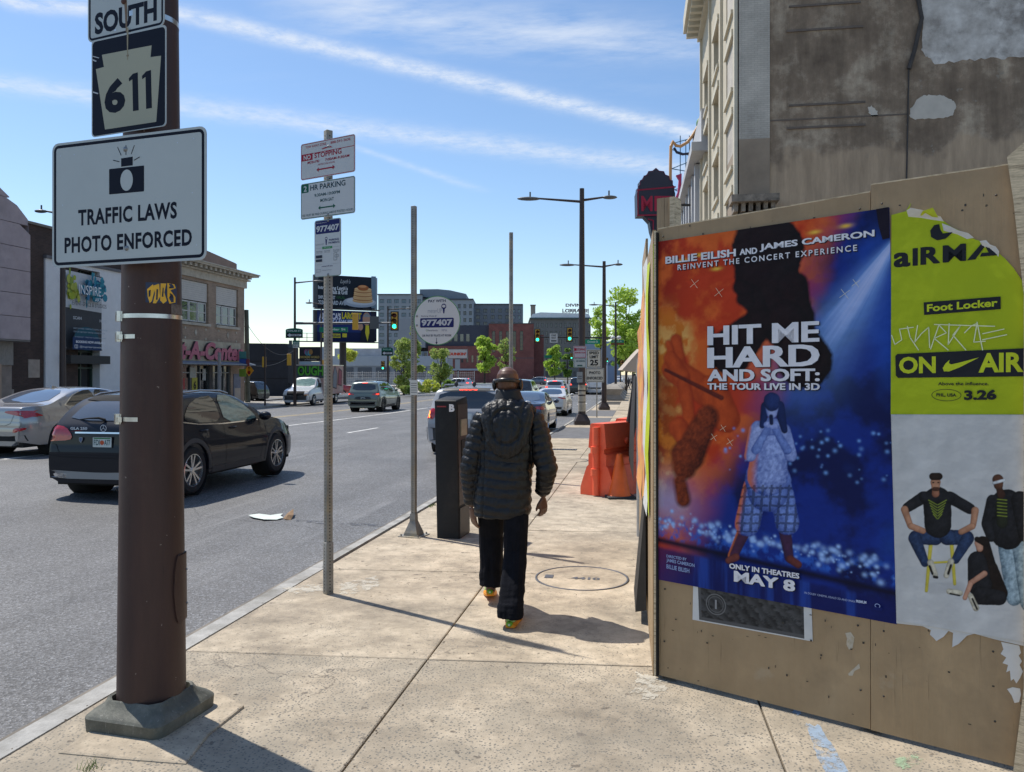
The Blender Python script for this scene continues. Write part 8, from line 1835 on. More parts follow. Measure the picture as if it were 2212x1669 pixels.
P_.ell(*L_(790,690),0.50,0.80,hx('#b08a78'),18); P_.poly([L_(782,684),L_(790,677),L_(799,684),L_(797,686),L_(784,686)],hx('#8b8f98')); P_.ell(*L_(777,707),0.30,0.45,hx('#b08a78'),12)
P_.build('printed_face',SIGNP,bbd)
wg=board_at('grey_warehouse','long low grey warehouse behind the parking lot, pale band over a dark base','building',690,771,966,832,128,(0.20,0.23,0.27),12)
t=wg[0]; pl_=wg[2]; zt_=wg[5]; zm_=pl_(760,791)[1]
MB().box(-0.01,-0.12,zm_,wg[3]+0.01,-0.002,zt_+0.1).build('pale_band',mat('pale_grey_band',(0.30,0.35,0.41),0.7,0.06,0.6),t)
for k in range(7):x_=k*wg[3]/7+0.3; MB().box(x_,-0.08,wg[4]+1.2,x_+wg[3]/7-0.7,-0.002,zm_-0.25).build('window_band',mat('dark_band',(0.07,0.085,0.11),0.6,0.1,1),t)
MB().box(2.0,2,zt_,9.5,8,zt_+1.4).build('roof_unit',mat('roof_unit_pale',(0.40,0.40,0.42),0.6,0.15,1),t)
fcd=118; wf=thing('wire_fence','tall wire fence in front of the grey warehouse','fence',at(748,800,fcd).xy.to_3d()+Vector((0,0,-0.57)),0.15)
for k in range(9):MB().tube([(k*2.4,0,0),(k*2.4,0,2.6)],0.05,6).build('fence_post',GM,wf)
m=MB()
for z in np.arange(0.2,2.6,0.24):m.tube([(0,0,z),(19.2,0,z)],0.014,4)
for k in range(64):m.tube([(k*0.3,0,0),(k*0.3,0,2.55)],0.011,4)
m.build('mesh_wire',GM,wf).__setitem__('kind','stuff')
APW=mat('flats_pale_panel',(0.27,0.30,0.33),0.8,0.05,0.3); APG=mat('flats_grey_panel',(0.155,0.175,0.205),0.8,0.05,0.3); APD=mat('flats_dark_cap',(0.07,0.075,0.09),0.8)
BGL=mat('flats_glass',(0.10,0.17,0.23),0.15,0.4,0.12,spec=0.8); BGD=mat('flats_glass_dark',(0.04,0.055,0.08),0.15,0.4,0.12,spec=0.8)
dA=330.0; flats=thing('apartment_block','pale grey mid-rise block of flats on the skyline left of the red brick building','apartment block',(*at(817,800,dA).xy,-0.6),TH)
sx=dA/FP
def FX(u,d=dA):return (u-817)*d/FP
def FZ(v,d=dA):return HC+(HV-v)*d/FP+0.6
def facade(x0,x1,y,z0,z1,ncol,nrow,wz,wcol,mt,gm,name='wing',depth_=30,sk=0.0):
 mw=(x1-x0)/ncol; mh=(z1-z0-1.2)/nrow; ops=[]
 for i in range(ncol):
  for j in range(nrow):ops.append((x0+mw*(i+.5-wz/2),z0+mh*(j+0.22),x0+mw*(i+.5+wz/2),z0+mh*(j+0.80)))
 m=MB(); wall_open(m,x1-x0,z0,z1,ops,0.4,x0=x0,y=y); shell(m,x0,x1,y,y+depth_,z0,z1); m.build(name,mt,flats_par)
 for o in ops:window(flats_par,o[0],o[1],o[2]-o[0],o[3]-o[1],y+0.4,0.14,wcol,1,fm=APD,gm=gm)
flats_par=flats
facade(FX(817),FX(912),0,0,FZ(638),6,12,0.62,2,APW,BGL)
MB().box(FX(817)-0.3,-0.3,FZ(638),FX(912),30,FZ(635.5)).build('roof_cap',APD,flats)
m=MB(); m.prism([(FX(905),0),(FX(1006),0),(FX(1006),20),(FX(905),20)],0,1);
m=MB(); m.prism([(FX(905),FZ(640)),(FX(1006),FZ(650)),(FX(1006),FZ(634)),(FX(971),FZ(626)),(FX(944),FZ(623.5)),(FX(905),FZ(624))],3,26,0,lambda x,z,y:(x,y,z)); m.build('penthouse',mat('penthouse_blue_grey',(0.16,0.20,0.25),0.7,0.06,0.4),flats)
facade(FX(912),FX(1022),1.5,0,FZ(648),9,11,0.48,1,APW,BGD,'wing')
MB().box(FX(912),1.2,FZ(648),FX(1022),31,FZ(645)).build('roof_cap',APD,flats)
facade(FX(1022),FX(1104),9,0,FZ(655),5,11,0.5,2,APG,BGD,'wing'); facade(FX(1104),FX(1128),6,0,FZ(657),2,11,0.5,1,APG,BGL,'wing')
MB().box(FX(1022),8.7,FZ(655),FX(1104),39,FZ(652.5)).build('roof_cap',APD,flats); MB().box(FX(1104),5.7,FZ(657),FX(1128)+0.4,36,FZ(654.5)).build('roof_cap',APD,flats)
m=MB(); shell(m,FX(1128),FX(1130.5),6.5,40,0,FZ(656),0,True); m.build('glass_corner',BGL,flats)
dB=190.0; rbk=thing('brick_block','dark navy and red brick block with tall narrow windows in front of the flats','building',(*at(860,800,dB).xy,-0.6),TH)
FXb=lambda u:(u-860)*dB/FP; FZb=lambda v:HC+(HV-v)*dB/FP+0.6
NAVY=mat('navy_panel',(0.035,0.042,0.065),0.7,0.08,0.5)
m=MB(); shell(m,FXb(862),FXb(1056),0.5,30,FZb(752),FZb(703),0,True); m.build('upper_navy',NAVY,rbk)
m=MB(); shell(m,FXb(862),FXb(920),-2,0.5,FZb(752),FZb(690),0,True); m.build('stair_box',mat('stair_grey',(0.20,0.225,0.26),0.7,0.05,0.5),rbk)
nb_=[(FXb(955+k*13),FZb(738),FXb(962+k*13),FZb(722)) for k in range(5)]
for o in nb_:MB().box(o[0],0.38,o[1],o[2],0.495,o[3]).build('window',WGLASS,rbk)
lo=[(FXb(985+k*11),FZb(784),FXb(990+k*11),FZb(768)) for k in range(6)]+[(FXb(935+k*12),FZb(774),FXb(941+k*12),FZb(762)) for k in range(3)]
m=MB(); wall_open(m,FXb(1056)-FXb(925),0,FZb(748),lo,0.3,x0=FXb(925),y=-0.2); shell(m,FXb(925),FXb(1056),-0.2,28,0,FZb(748)); m.build('brick_wall',REDBR,rbk)
for o in lo:window(rbk,o[0],o[1],o[2]-o[0],o[3]-o[1],0.1,0.06,1,2,fm=APD)
MB().box(FXb(925),-0.5,FZb(801),FXb(1056),-0.22,FZb(797)).build('stone_band',mat('pale_grey_band',0),rbk)
tall=[(FXb(1063+k*15),FZb(762),FXb(1070+k*15),FZb(716)) for k in range(4)]+[(FXb(1123),FZb(758),FXb(1130),FZb(716))]
m=MB(); wall_open(m,FXb(1153)-FXb(1056),0,FZb(700.5),tall,0.4,x0=FXb(1056),y=-0.6); shell(m,FXb(1056),FXb(1153),-0.6,30,0,FZb(700.5)); m.build('brick_wall',REDBR,rbk)
for o in tall:window(rbk,o[0],o[1],o[2]-o[0],o[3]-o[1],-0.2,0.08,1,5,fm=NAVY,gm=WGLASSD)
MB().box(FXb(1056)-0.1,-0.75,FZb(700.5),FXb(1153)+0.1,30,FZb(699)).build('coping',APD,rbk)
m=MB(); shell(m,FXb(1153),FXb(1176),4,40,0,FZb(722),0,True); m.build('brick_wall',REDBR,rbk); m=MB(); shell(m,FXb(1153),FXb(1158),-0.3,40,FZb(705),FZb(701),0,True);
MB().box(FXb(1056),-0.66,FZb(775),FXb(1153),-0.61,FZb(773.5)).build('stone_band',APD,rbk)
dC=420.0; dl=thing('landmark_building','far grey ten storey building with roof letters and a small chimney tower','building',(*at(1142,800,dC).xy,-0.6),TH)
FXc=lambda u:(u-1142)*dC/FP; FZc=lambda v:HC+(HV-v)*dC/FP+0.6
flats_par=dl; facade(FXc(1146),FXc(1276),0,0,FZc(690),13,7,0.45,1,mat('landmark_stone',(0.17,0.165,0.155),0.9,0.12,0.2),BGD,'wall',40)
MB().box(FXc(1144),-1.2,FZc(690),FXc(1278),40,FZc(687)).build('cornice',mat('cornice_green',(0.07,0.10,0.09),0.8),dl)
m=MB(); m.prism([(FXc(1146),FZc(687)),(FXc(1276),FZc(687)),(FXc(1272),FZc(678)),(FXc(1168),FZc(675)),(FXc(1150),FZc(679))],1,38,0,lambda x,z,y:(x,y,z)); m.build('metal_roof',mat('metal_roof_bright',(0.70,0.72,0.75),0.4,0.1,0.2,metal=0.2),dl)
MB().box(FXc(1147),4,FZc(687),FXc(1157),8,FZc(659)).build('chimney_tower',mat('tower_beige',(0.25,0.22,0.18),0.9),dl); MB().box(FXc(1146),3.5,FZc(659),FXc(1158),8.5,FZc(657.5)).build('tower_cap',APD,dl)
LR=mat('roof_letters',(0.10,0.05,0.08),0.6); letters3d('DIVINE',FXc(1222),FXc(1262),FZc(663),FZc(656.5),1,0.8,dl,0.03,0,(LR,LR)); letters3d('LORRAINE',FXc(1215),FXc(1272),FZc(675.5),FZc(668),1,0.8,dl,0.03,0,(LR,LR))
for k in range(9):MB().tube([(FXc(1216+k*7),1.5,FZc(678)),(FXc(1216+k*7),1.5,FZc(667))],0.15,5).build('letter_frame',LR,dl)
t=board_at('blue_building','pale blue grey building seen between the trees at the end of the street','building',1264,738,1340,812,300,(0.24,0.30,0.38),20)[0]
t,P_,pl_,Wq,zb2,zt2_=board_at('blue_mural_building','grey blue rounded mural building far down the right side','building',1312,790,1333,830,150,(0.16,0.22,0.33),8)
m=MB(); m.lathe([(Wq/2,0),(Wq/2,0.5),(0,0.5)],(Wq/2,0,zt2_),'y',24); m.build('rounded_top',mat('blue_mural_building_board',0),t)
t,P_,pl_,Wq,zb2,zt2_=board_at('doughnut_shop_sign','white roadside sign with red lettering on a pole in front of the brick building','sign',966.5,754.5,1010,775.5,125,hx('#b9b3b0'),0.4)
P_.text("DUNKIN'",*pl_(969.5,768.5),*pl_(1007,762),hx('#c0402a'),0.06); P_.frame(0,zb2,Wq,zt2_,0.08,hx('#6a6a6c'),0.1); P_.build('printed_face',SIGNP,t)
MB().tube([(Wq*0.52,0.2,-0.6),(Wq*0.52,0.2,zb2)],0.14,8).build('pole',TRIM,t); MB().box(Wq*.38,0,zb2-1.8,Wq*.62,.3,zb2-0.1).build('lower_panel',APW,t)
def f_stain(n,l,b):
 tcn=n.new('ShaderNodeTexCoord'); P=tcn.outputs['Object']; sp_=n.new('ShaderNodeSeparateXYZ'); l.new(P,sp_.inputs[0])
 base=ramp(n,l,nz(n,l,P,0.55,9,0.72),[(0.30,(0.135,0.096,0.067)),(0.50,(0.24,0.178,0.125)),(0.66,(0.47,0.38,0.28))])
 mp=n.new('ShaderNodeMapping'); mp.inputs['Scale'].default_value=(1,1,0.15); l.new(P,mp.inputs[0])
 st=ramp(n,l,nz(n,l,mp.outputs[0],2.2,7,0.7),[(0.35,0.78),(0.68,1.28)]); c=mixc(n,l,1.0,base,st,'MULTIPLY')
 ad=n.new('ShaderNodeMath'); ad.operation='MULTIPLY_ADD'; l.new(nz(n,l,P,0.28,4,0.6),ad.inputs[0]); ad.inputs[1].default_value=-9.0; l.new(sp_.outputs[2],ad.inputs[2])
 lo=ramp(n,l,ad.outputs[0],[(0.40,1.0),(0.44,0.0)]); mr=n.new('ShaderNodeMapRange'); l.new(ad.outputs[0],mr.inputs[0]); mr.inputs[1].default_value=4.6; mr.inputs[2].default_value=5.1; mr.inputs[3].default_value=1; mr.inputs[4].default_value=0
 c=mixc(n,l,mr.outputs[0],c,mixc(n,l,1.0,(0.40,0.295,0.20),st,'MULTIPLY'))
 sp2=ramp(n,l,nz(n,l,P,1.9,6,0.6),[(0.64,0.0),(0.67,0.85)]); far_=n.new('ShaderNodeMapRange'); l.new(sp_.outputs[0],far_.inputs[0]); far_.inputs[1].default_value=4.0; far_.inputs[2].default_value=6.0
 c=mixc(n,l,mixc(n,l,1.0,sp2,far_.outputs[0],'MULTIPLY'),c,(0.28,0.24,0.19))
 l.new(c,b.inputs['Base Color'])
 bp=n.new('ShaderNodeBump'); bp.inputs['Strength'].default_value=0.5; bp.inputs['Distance'].default_value=0.05; l.new(nz(n,l,P,2.5,8,0.7),bp.inputs['Height']); l.new(bp.outputs[0],b.inputs['Normal'])
STAIN=node_mat('stained_render',f_stain,0.95)
XF=3.6; ca=at(1595,800,1); rat=ca.x/ca.y; y0_=XF/rat
tb=thing('tall_building','tall building whose stained blank side wall rises behind the hoarding','building',(XF,y0_,-0.5))
dS=y0_*math.cos(TH)-XF*math.sin(TH)
plS=Plane(Vector((XF,y0_,0)),Vector((XF+10,y0_,0)))
lx_=lambda u,v:(plS(u,v)[0],plS(u,v)[1]+0.5)
Xq=lx_(1663,400)[0]; Wx_=26
PALEB=node_mat('pale_white_brick',f_brick((0.47,0.425,0.365),(0.52,0.475,0.41),(0.39,0.35,0.30),1),0.85)
m=MB(); m.add([(Xq,0.06,0),(Wx_,0.06,0),(Wx_,0.06,26),(Xq,0.06,26)],[(0,1,2,3)]); shell(m,Xq,Wx_,0.06,18,0,26); m.build('side_wall',STAIN,tb)
MB().box(0.02,0.0,lx_(1630,300)[1],Xq,4,24.5).build('quoin_wall',PALEB,tb)
LOW=mat('quoin_buff',(0.29,0.225,0.165),0.9,0.18,0.8); MB().box(0.02,0.0,0,Xq,4,lx_(1630,300)[1]-0.002).build('quoin_wall',LOW,tb)
def wl(pts,w,mt,name):
 P_=Print(0.055,0.004); P_.line([lx_(u,v) for u,v in pts],w,(0,0,0)); m_=MB(); m_.v=P_.v; m_.f=P_.f; m_.m=[0]*len(P_.f); m_.sm=[False]*len(P_.f); m_.v=[(a,0.05,c_) for a,b,c_ in m_.v]; m_.build(name,mt,tb)
DKC=mat('crack_dark',(0.065,0.058,0.054),0.95,0.2,3)
MB().tube([(lx_(1980,0)[0],0.0,24)]+[(lx_(u,v)[0],-0.02,lx_(u,v)[1]) for u,v in ((1983,0),(1991,40),(1975,110),(1963,150))],0.07,8).build('crack_band',DKC,tb)  # dark tube modelling the diagonal crack band in the wall, no pipe
MB().tube([(lx_(u,v)[0],0.0,lx_(u,v)[1]) for u,v in ((1963,150),(1961,260),(1958,400))],0.028,8).build('crack_band',DKC,tb)
LEDGE=mat('ledge_dark',(0.15,0.12,0.10),0.95,0.2,2)
for (u0,v0,u1,v1) in ((1705,226,1870,216),(1700,275,1870,268),(1705,12,1860,5),(1700,65,1865,54),(1664,259,1962,244)):
 a,b=lx_(u0,v0),lx_(u1,v1); h_=0.07 if v0 not in (259,) else 0.05
 MB().box(a[0],0.02 if h_ > 0.06 else 0.045,a[1]-h_,b[0],0.055,a[1]).build('ledge',LEDGE,tb)
PATCHW=mat('pale_patch',(0.55,0.50,0.43),0.9,0.12,1.5); PATCHG=mat('weathered_whitewash',(0.36,0.325,0.29),0.95,0.3,1.6,dark=(0.18,0.155,0.135),col2=(0.74,0.70,0.65),detail=9)
def wpoly(pts,mt,name,y=0.045,jag=0.0,seed=0):
 r_=random.Random(seed); Q=[]
 for a,b in zip(pts,pts[1:]+pts[:1]):
  for k in range(6):t_=k/6; Q.append((a[0]+(b[0]-a[0])*t_+r_.uniform(-jag,jag),a[1]+(b[1]-a[1])*t_+r_.uniform(-jag,jag)))
 m_=MB(); m_.prism([lx_(u,v) for u,v in Q][::-1],y,y+0.01,0,lambda x,z,q_:(x,q_,z)); m_.build(name,mt,tb)
wpoly([(1966,252),(1967,234),(1990,208),(2010,204),(2040,206),(2062,218),(2066,232),(2058,250),(2040,254),(2010,256),(1978,258)],PATCHW,'pale_patch',jag=1.5,seed=2)
wpoly([(1992,-10),(1993,60),(1992,110),(2004,122),(2020,136),(2080,130),(2130,126),(2180,125),(2260,122),(2260,-10)],PATCHG,'whitewashed_area',y=0.05,jag=3,seed=3)
wpoly([(1876,232),(1884,228),(1896,240),(1896,250),(1884,252),(1878,244)],PATCHW,'pale_patch',jag=1.2,seed=4)
ft=thing('cream_building','cream street front with white sash windows and a heavy cornice, seen edge-on beyond the hoarding','building',(XF-0.02,y0_+0.0,-0.5),R(-90))
cf_=at(1517,800,1); y1f=(XF)/(cf_.x/cf_.y); Wf=y1f-y0_
CRM=mat('cream_facade',(0.50,0.44,0.33),0.8,0.07,2,0.1,20); CRM2=mat('cream_trim',(0.56,0.51,0.40),0.75,0.06,3)
ops=[]; cw=Wf/3; zf_=[2.9*k+1.2 for k in range(9)]
for c_ in range(3):
 xa=-Wf+cw*c_+cw*0.30
 for z in zf_:ops.append((xa,z,xa+cw*0.42,z+1.9))
Htop=HC+(HV-86)/FP*(y1f*math.cos(TH)-XF*math.sin(TH))+0.5
ops=[o for o in ops if o[3] < Htop-0.3]
m=MB(); wall_open(m,Wf,0,Htop+1.2,ops,0.25,x0=-Wf,y=0.0); m.build('wall',CRM,ft)
MB().box(-Wf,0.4,0,-0.35,8,Htop+1.2).build('core',CRM,ft)
for o in ops:
 window(ft,o[0],o[1],o[2]-o[0],o[3]-o[1],0.24,0.10,2,2,fm=CRM2,gm=WGLASS); MB().box(o[0]-0.15,-0.10,o[1]-0.15,o[2]+0.15,0.0,o[1]).build('sill',CRM2,ft); MB().box(o[0]-0.2,-0.08,o[3],o[2]+0.2,0.0,o[3]+0.25).build('lintel',CRM2,ft)
for c_ in range(4):
 xa=-Wf+cw*c_; xa=min(xa,-0.30); MB().box(xa,-0.12,0,xa+0.28,-0.001,Htop+1.2).build('pilaster',CRM2,ft)
MB().box(-Wf-0.1,-1.0,Htop+0.4,0.0,0.0,Htop+1.25).build('cornice',CRM2,ft); MB().box(-Wf-0.1,-0.25,Htop-0.1,0.0,0.0,Htop+0.25).build('frieze',CRM2,ft)
bk=MB(); bk.box(0,-0.85,0,0.28,-0.01,0.36); bkm=bk.mesh('bracket',CRM2)
for k in range(int(Wf/0.75)):link('bracket',bkm,parent=ft,loc=(-Wf+0.1+k*0.75,0,Htop+0.03))
CSB=mat('broken_stone',(0.24,0.20,0.16),0.95,0.35,4,0.6,15,dark=(0.05,0.042,0.036)); t_,b_=lx_(1600,432)[1],lx_(1600,470)[1]
xa,xb=lx_(1574,440)[0],lx_(1668,440)[0]
MB().box(xa,-0.9,t_-0.25,xb+0.1,0.0,t_).build('cornice_stub',CSB,tb)
for k in range(6):MB().box(xa+0.1+k*0.25,-0.7,t_-0.55,xa+0.24+k*0.25,0,t_-0.25).build('stub_bracket',CSB,tb)
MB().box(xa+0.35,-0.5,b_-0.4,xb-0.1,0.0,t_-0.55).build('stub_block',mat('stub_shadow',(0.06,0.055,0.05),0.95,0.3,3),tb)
wc=thing('theatre_building','pale classical theatre front beyond the tall beige building','building',(3.5,43.0,-0.5),R(-90)); WCL=mat('theatre_white',(0.46,0.46,0.47),0.75,0.06,2)
zt=lambda v,d:HC+(HV-v)/FP*d+0.5
MB().box(-16,0.3,0,0.5,10,zt(370,52)).build('wall',WCL,wc); MB().box(-16.4,-0.6,zt(408,50),0.5,0.4,zt(392,50)).build('cornice',WCL,wc); MB().box(-15.6,-0.1,zt(392,50),0.4,0.3,zt(350,52)).build('parapet',WCL,wc)
for k in range(6):MB().box(-15.8+k*2.6,-0.25,0,-15.0+k*2.6,0.3,zt(410,50)).build('pilaster',WCL,wc)
for k in range(5):MB().box(-14.4+k*2.6,0.10,4.5,-13.5+k*2.6,0.295,9.2).build('window',WGLASSD,wc)
for z in (zt(488,40),zt(537,40)):MB().tube([(0.4,-0.3,z),(0.4,-1.6,z),(0.9,-1.6,z)],0.05,6).build('bracket_arm',TRIM,wc)
MB().tube([(0.5,-1.2,zt(488,40)),(0.5,-0.6,zt(525,40))],0.04,6).build('bracket_brace',TRIM,wc)
vs_=thing('vertical_theatre_sign','dark blue scalloped vertical theatre sign with red letters, half hidden by the timber post','sign',(*at(1377,800,48).xy,0),TH+0.02)
NVY=mat('sign_navy',(0.012,0.018,0.045),0.5); NVR=mat('sign_red_trim',(0.38,0.05,0.09),0.5); k_=48/FP; X_=lambda u:(u-1377)*k_; Z_=lambda v:HC+(HV-v)*k_
sc=[(1380,412),(1379,404),(1383,400),(1383,391),(1389,389),(1391,381),(1398,379),(1401,371),(1410,370),(1417,364),(1424,370),(1434,371),(1437,378),(1445,381),(1447,389),(1453,391),(1453,400),(1457,404),(1456,412)]
m=MB(); m.prism([(X_(u),Z_(v)) for u,v in [(1377,467),(1376,418),(1378,412)]+sc[1:-1]+[(1457,412),(1459,418),(1458,467)]][::-1],0,0.9,0,lambda x,z,y:(x,y,z)); m.build('cabinet',NVY,vs_)
m=MB(); m.prism([(X_(u),Z_(v)) for u,v in [(1392,467),(1404,480),(1407,498),(1412,515),(1412,720),(1450,720),(1450,467)]][::-1],0.1,0.8,0,lambda x,z,y:(x,y,z)); m.build('lower_cabinet',NVY,vs_)
P_=Print(-0.004,0.006); rdc=hx('#8e2a44')
P_.line([(X_(u),Z_(v)) for u,v in sc],0.05,hx('#5f2a4a')); P_.line([(X_(1377),Z_(411.5)),(X_(1459),Z_(404))],0.09,rdc); P_.line([(X_(1377),Z_(466)),(X_(1459),Z_(464))],0.09,rdc); P_.line([(X_(1378),Z_(466)),(X_(1378),Z_(414))],0.07,rdc)
P_.text('MET',X_(1385),Z_(457),X_(1452),Z_(424),hx('#a0304a'),0.02); P_.line([(X_(1400),Z_(474)),(X_(1411),Z_(477)),(X_(1411),Z_(520))],0.07,rdc); P_.rect(X_(1420),Z_(500),X_(1440),Z_(474),hx('#7c2440')); P_.build('printed_face',SIGNP,vs_)
MB().tube([(X_(1455),0.4,Z_(440)),(X_(1500),0.4,Z_(440))],0.08,6).build('wall_bracket',TRIM,vs_)
rs_=thing('rooftop_sign_frame','gold and pink rooftop sign on a blue lattice frame above the theatre','rooftop sign',(*at(1450,800,56).xy,0),TH); k_=56/FP; X_=lambda u:(u-1450)*k_; Z_=lambda v:HC+(HV-v)*k_
GLD=mat('sign_gold',(0.55,0.30,0.12),0.5); LAT=mat('lattice_blue',(0.07,0.18,0.28),0.6); PNK=mat('sign_pink',(0.45,0.04,0.13),0.5)
p3=lambda u,v,y=0:(X_(u),y,Z_(v))
MB().tube([p3(1449,460),p3(1448,380),p3(1449,318),p3(1453,308)],0.11,8).build('gold_tube',GLD,rs_)
MB().tube([p3(1449,318),p3(1454,307),p3(1460,315),p3(1470,317),p3(1485,308),p3(1496,294),p3(1507,276),p3(1520,262)],[0.12,0.15,0.12,.11,.11,.11,.12,.16],8).build('gold_tube',GLD,rs_)
MB().tube([p3(1456,320),p3(1462,330),p3(1474,334),p3(1490,332),p3(1500,325)],0.09,8).build('dark_swag',NVY,rs_)
for pts in (((1449,455),(1530,440)),((1452,308),(1535,285)),((1453,362),(1535,330)),((1453,362),(1500,370)),((1453,320),(1500,336)),((1472,290),(1472,450)),((1484,300),(1484,460)),((1492,290),(1492,460)),((1510,276),(1510,460)),((1453,410),(1500,395)),((1453,405),(1500,425))):
 MB().tube([p3(*pts[0],0.4),p3(*pts[1],0.4)],0.035,5).build('lattice_bar',LAT,rs_)
MB().tube([p3(1501,292),p3(1501,360)],0.16,6).build('dark_panel',NVY,rs_); MB().box(X_(1500),-0.1,Z_(324),X_(1530),0.1,Z_(304)).build('dark_panel',NVY,rs_)
for pts in ([(1460,380),(1472,376),(1471,420),(1462,435),(1455,438),(1464,415),(1466,390)],[(1494,362),(1530,354),(1530,366),(1494,372)]):MB().prism([(X_(u),Z_(v)) for u,v in pts][::-1],-0.1,0.1,0,lambda x,z,y:(x,y,z)).build('pink_shape',PNK,rs_)
m=MB(); m.ell(p3(1514,268),(0.35,0.15,0.45),10); m.build('finial',mat('sign_green',(0.15,0.30,0.12),0.6),rs_)
# ====== LAMP POSTS, SIGNALS, TREES, PEOPLE
LPB=mat('lamp_post_brown',(0.040,0.026,0.024),0.55,0.15,2)
HEADG=mat('lamp_head_grey',(0.09,0.095,0.10),0.5)
def spot(u,v_,d=None):
 if d:p=at(u,800,d); p.z=zg(p.y); return p
 return G(u,v_)
def zat(v,p):return HC+(HV-v)/FP*depth(p)-p.z
def lamp_post(label,p,vtop,arms,r=0.14,mt=LPB,grp='street lamps',base=True,taper=0.6):
 t=thing('street_lamp',label,'street lamp',p,TH,grp); h=zat(vtop,p)
 MB().tube([(0,0,0),(0,0,h*.5),(0,0,h)],[r,r*(1+taper)/2,r*taper],14).build('pole',mt,t)
 if base:
  m=MB(); m.rings([sqr(r*2.0,0.0,rnd=0.03,rot=0),sqr(r*2.0,0.16,rnd=0.03,rot=0),sqr(r*1.15,0.42,rnd=0.03,rot=0)],0,True,False); m.build('base',mt,t)
 k=depth(p)/FP; u0=CU+FP*(Vector(p)-Vector((0,0,HC))).dot(Rt)/depth(p)
 for u1,va in arms:
  x=(u1-u0)*k; z=zat(va,p); s_=1 if x > 0 else -1
  MB().tube([(0,0,z-0.12),(x*0.78,0,z+0.02)],[0.055,0.035],8).build('arm',mt,t)
  m=MB(); m.ell((x*0.88,0,z),(abs(x)*0.15+0.12,0.16,0.075),12); m.build('lamp_head',HEADG,t); MB().tube([(x*0.86,0,z+0.05),(x*0.86,0,z+0.27)],0.035,6).build('sensor',HEADG,t)
 return t
q1=spot(1257,918)
l1=lamp_post('street lamp nearest the orange barrier, its foot wrapped in torn pale tape',q1,408,[(1127,430),(1325,427)],0.155)
k1=depth(q1)/FP
rj=random.Random(8)
for a,b in ((889,870),(868,856),(853,846),(843,832)):
 MB().tube([(0,0,zat(a,q1)),(0,0,zat(b,q1))],0.152,14).build('tape_wrap',mat('tape_wrap',(0.42,0.37,0.29),0.9,0.3,4,dark=(0.12,0.10,0.08)),l1)
q2=spot(1305,886); lamp_post('street lamp just beyond the speed limit sign',q2,565,[(1215,573),(1340,572)],0.16)
q3=spot(1330,0,74); lamp_post('thin single-arm street lamp third along the pavement',q3,653,[(1276,659)],0.13,LPB)
q4=Vector((-24.9,31.1,0)); q4.z=zg(31.1); lamp_post('street lamp across the street beside the event space banner',q4,448,[(82,457)],0.145,LPB)
lamp_post('tall lamp post at the far corner, holding the POPLAR ST plates',spot(637,0,54),600,[(694,608)],0.11,LPB,base=False)
lamp_post('thin lamp post on the far kerb behind the round sign, carrying a one way plate',spot(838,0,77),663,[(893,667)],0.12,LPB,base=False)
lamp_post('slender street lamp left of the twin billboard',spot(694,0,60),665,[(664,655)],0.09,LPB,base=False)
SYL=mat('signal_yellow',(0.62,0.34,0.03),0.5,0.1,4); SBK=mat('signal_black',(0.012,0.012,0.012),0.6); GLIT=mat('green_lamp_lit',(0.02,0.5,0.35),0.3,emit=(0.03,1.0,0.62),estr=2.2)
LOFF=mat('lamp_unlit',(0.10,0.02,0.012),0.3); AOFF=mat('amber_unlit',(0.12,0.05,0.01),0.3)
def signal(label,u,v0,v1,d,back=False,side=False,grp='traffic signals'):
 p=at(u,(v0+v1)/2,d); h=(v1-v0)*d/FP; w=h*0.34
 t=thing('traffic_signal',label,'traffic signal',p,TH+(R(75) if side else 0),grp)
 MB().bbox(-w/2,-0.0,-h/2,w/2,w*0.55,h/2,0.02).build('housing',SYL,t)
 if not back:MB().box(-w*.72,w*.2,-h*.58,w*.72,w*.26,h*.58).build('backplate',SBK,t)
 if not back:
  MB().box(-w*.50,-0.012,-h/2,-w*.40,0.0,h/2);
  for k,mt in enumerate((LOFF,AOFF,GLIT)):
   z=h*(0.32-0.32*k); r_=w*0.37
   m=MB(); m.lathe([(0,-0.03),(r_*.8,-0.02),(r_,0.0)],(0,-0.01,z),'y',18); m.build('lens',mt,t)
   m=MB(); vs=[]; n=12
   for i in range(n+1):a=R(-20+220*i/n); vs += [(r_*1.12*math.cos(a),0.0,z+r_*1.12*math.sin(a)),(r_*1.1*math.cos(a),-w*0.75,z+r_*1.1*math.sin(a))]
   m.add(vs,[(2*i,2*i+1,2*i+3,2*i+2) for i in range(n)],0,True); m.build('visor',SBK,t)
 return t
signal('green signal on the mast arm right of the twin billboard',852,676,712,50)
signal('yellow-backed signal turned away on the mast arm in front of the billboard',767,677,713,50,True)
signal('yellow signal on the kerb post left of the box truck',570,771,794,54,True); signal('yellow signal on the tall corner lamp post',624,765,790,54,True); signal('small yellow signal half hidden behind the tall sign post',699,778,796,62,True)
signal('small green signal on the thin post beside the trees',827,782,799,77)
signal('left green signal over the street ahead',1161,713,739,70); signal('right green signal over the street ahead',1230.5,710,737,70)
signal('green signal at the farther crossing left of the parking signs',1234.5,764,776,150); signal('green signal between the second lamp post and the blue mural building',1312,774,782.5,150); signal('tiny green signal right of the blue mural building',1338,773,781,150); signal('low green signal beside the concrete planters',1344,780,799,76)
def bar(name,label,cat,pts,r,mt,par=None):
 t=thing(name,label,cat,pts[0]); MB().tube([Vector(p)-Vector(pts[0]) for p in pts],r,8).build('arm',mt,t); return t
bar('mast_arm','long signal mast arm reaching over the street from the far corner lamp post','mast arm',[at(638,699,54),at(740,699,52),at(856,698,50)],[0.09,0.08,0.05],HEADG)
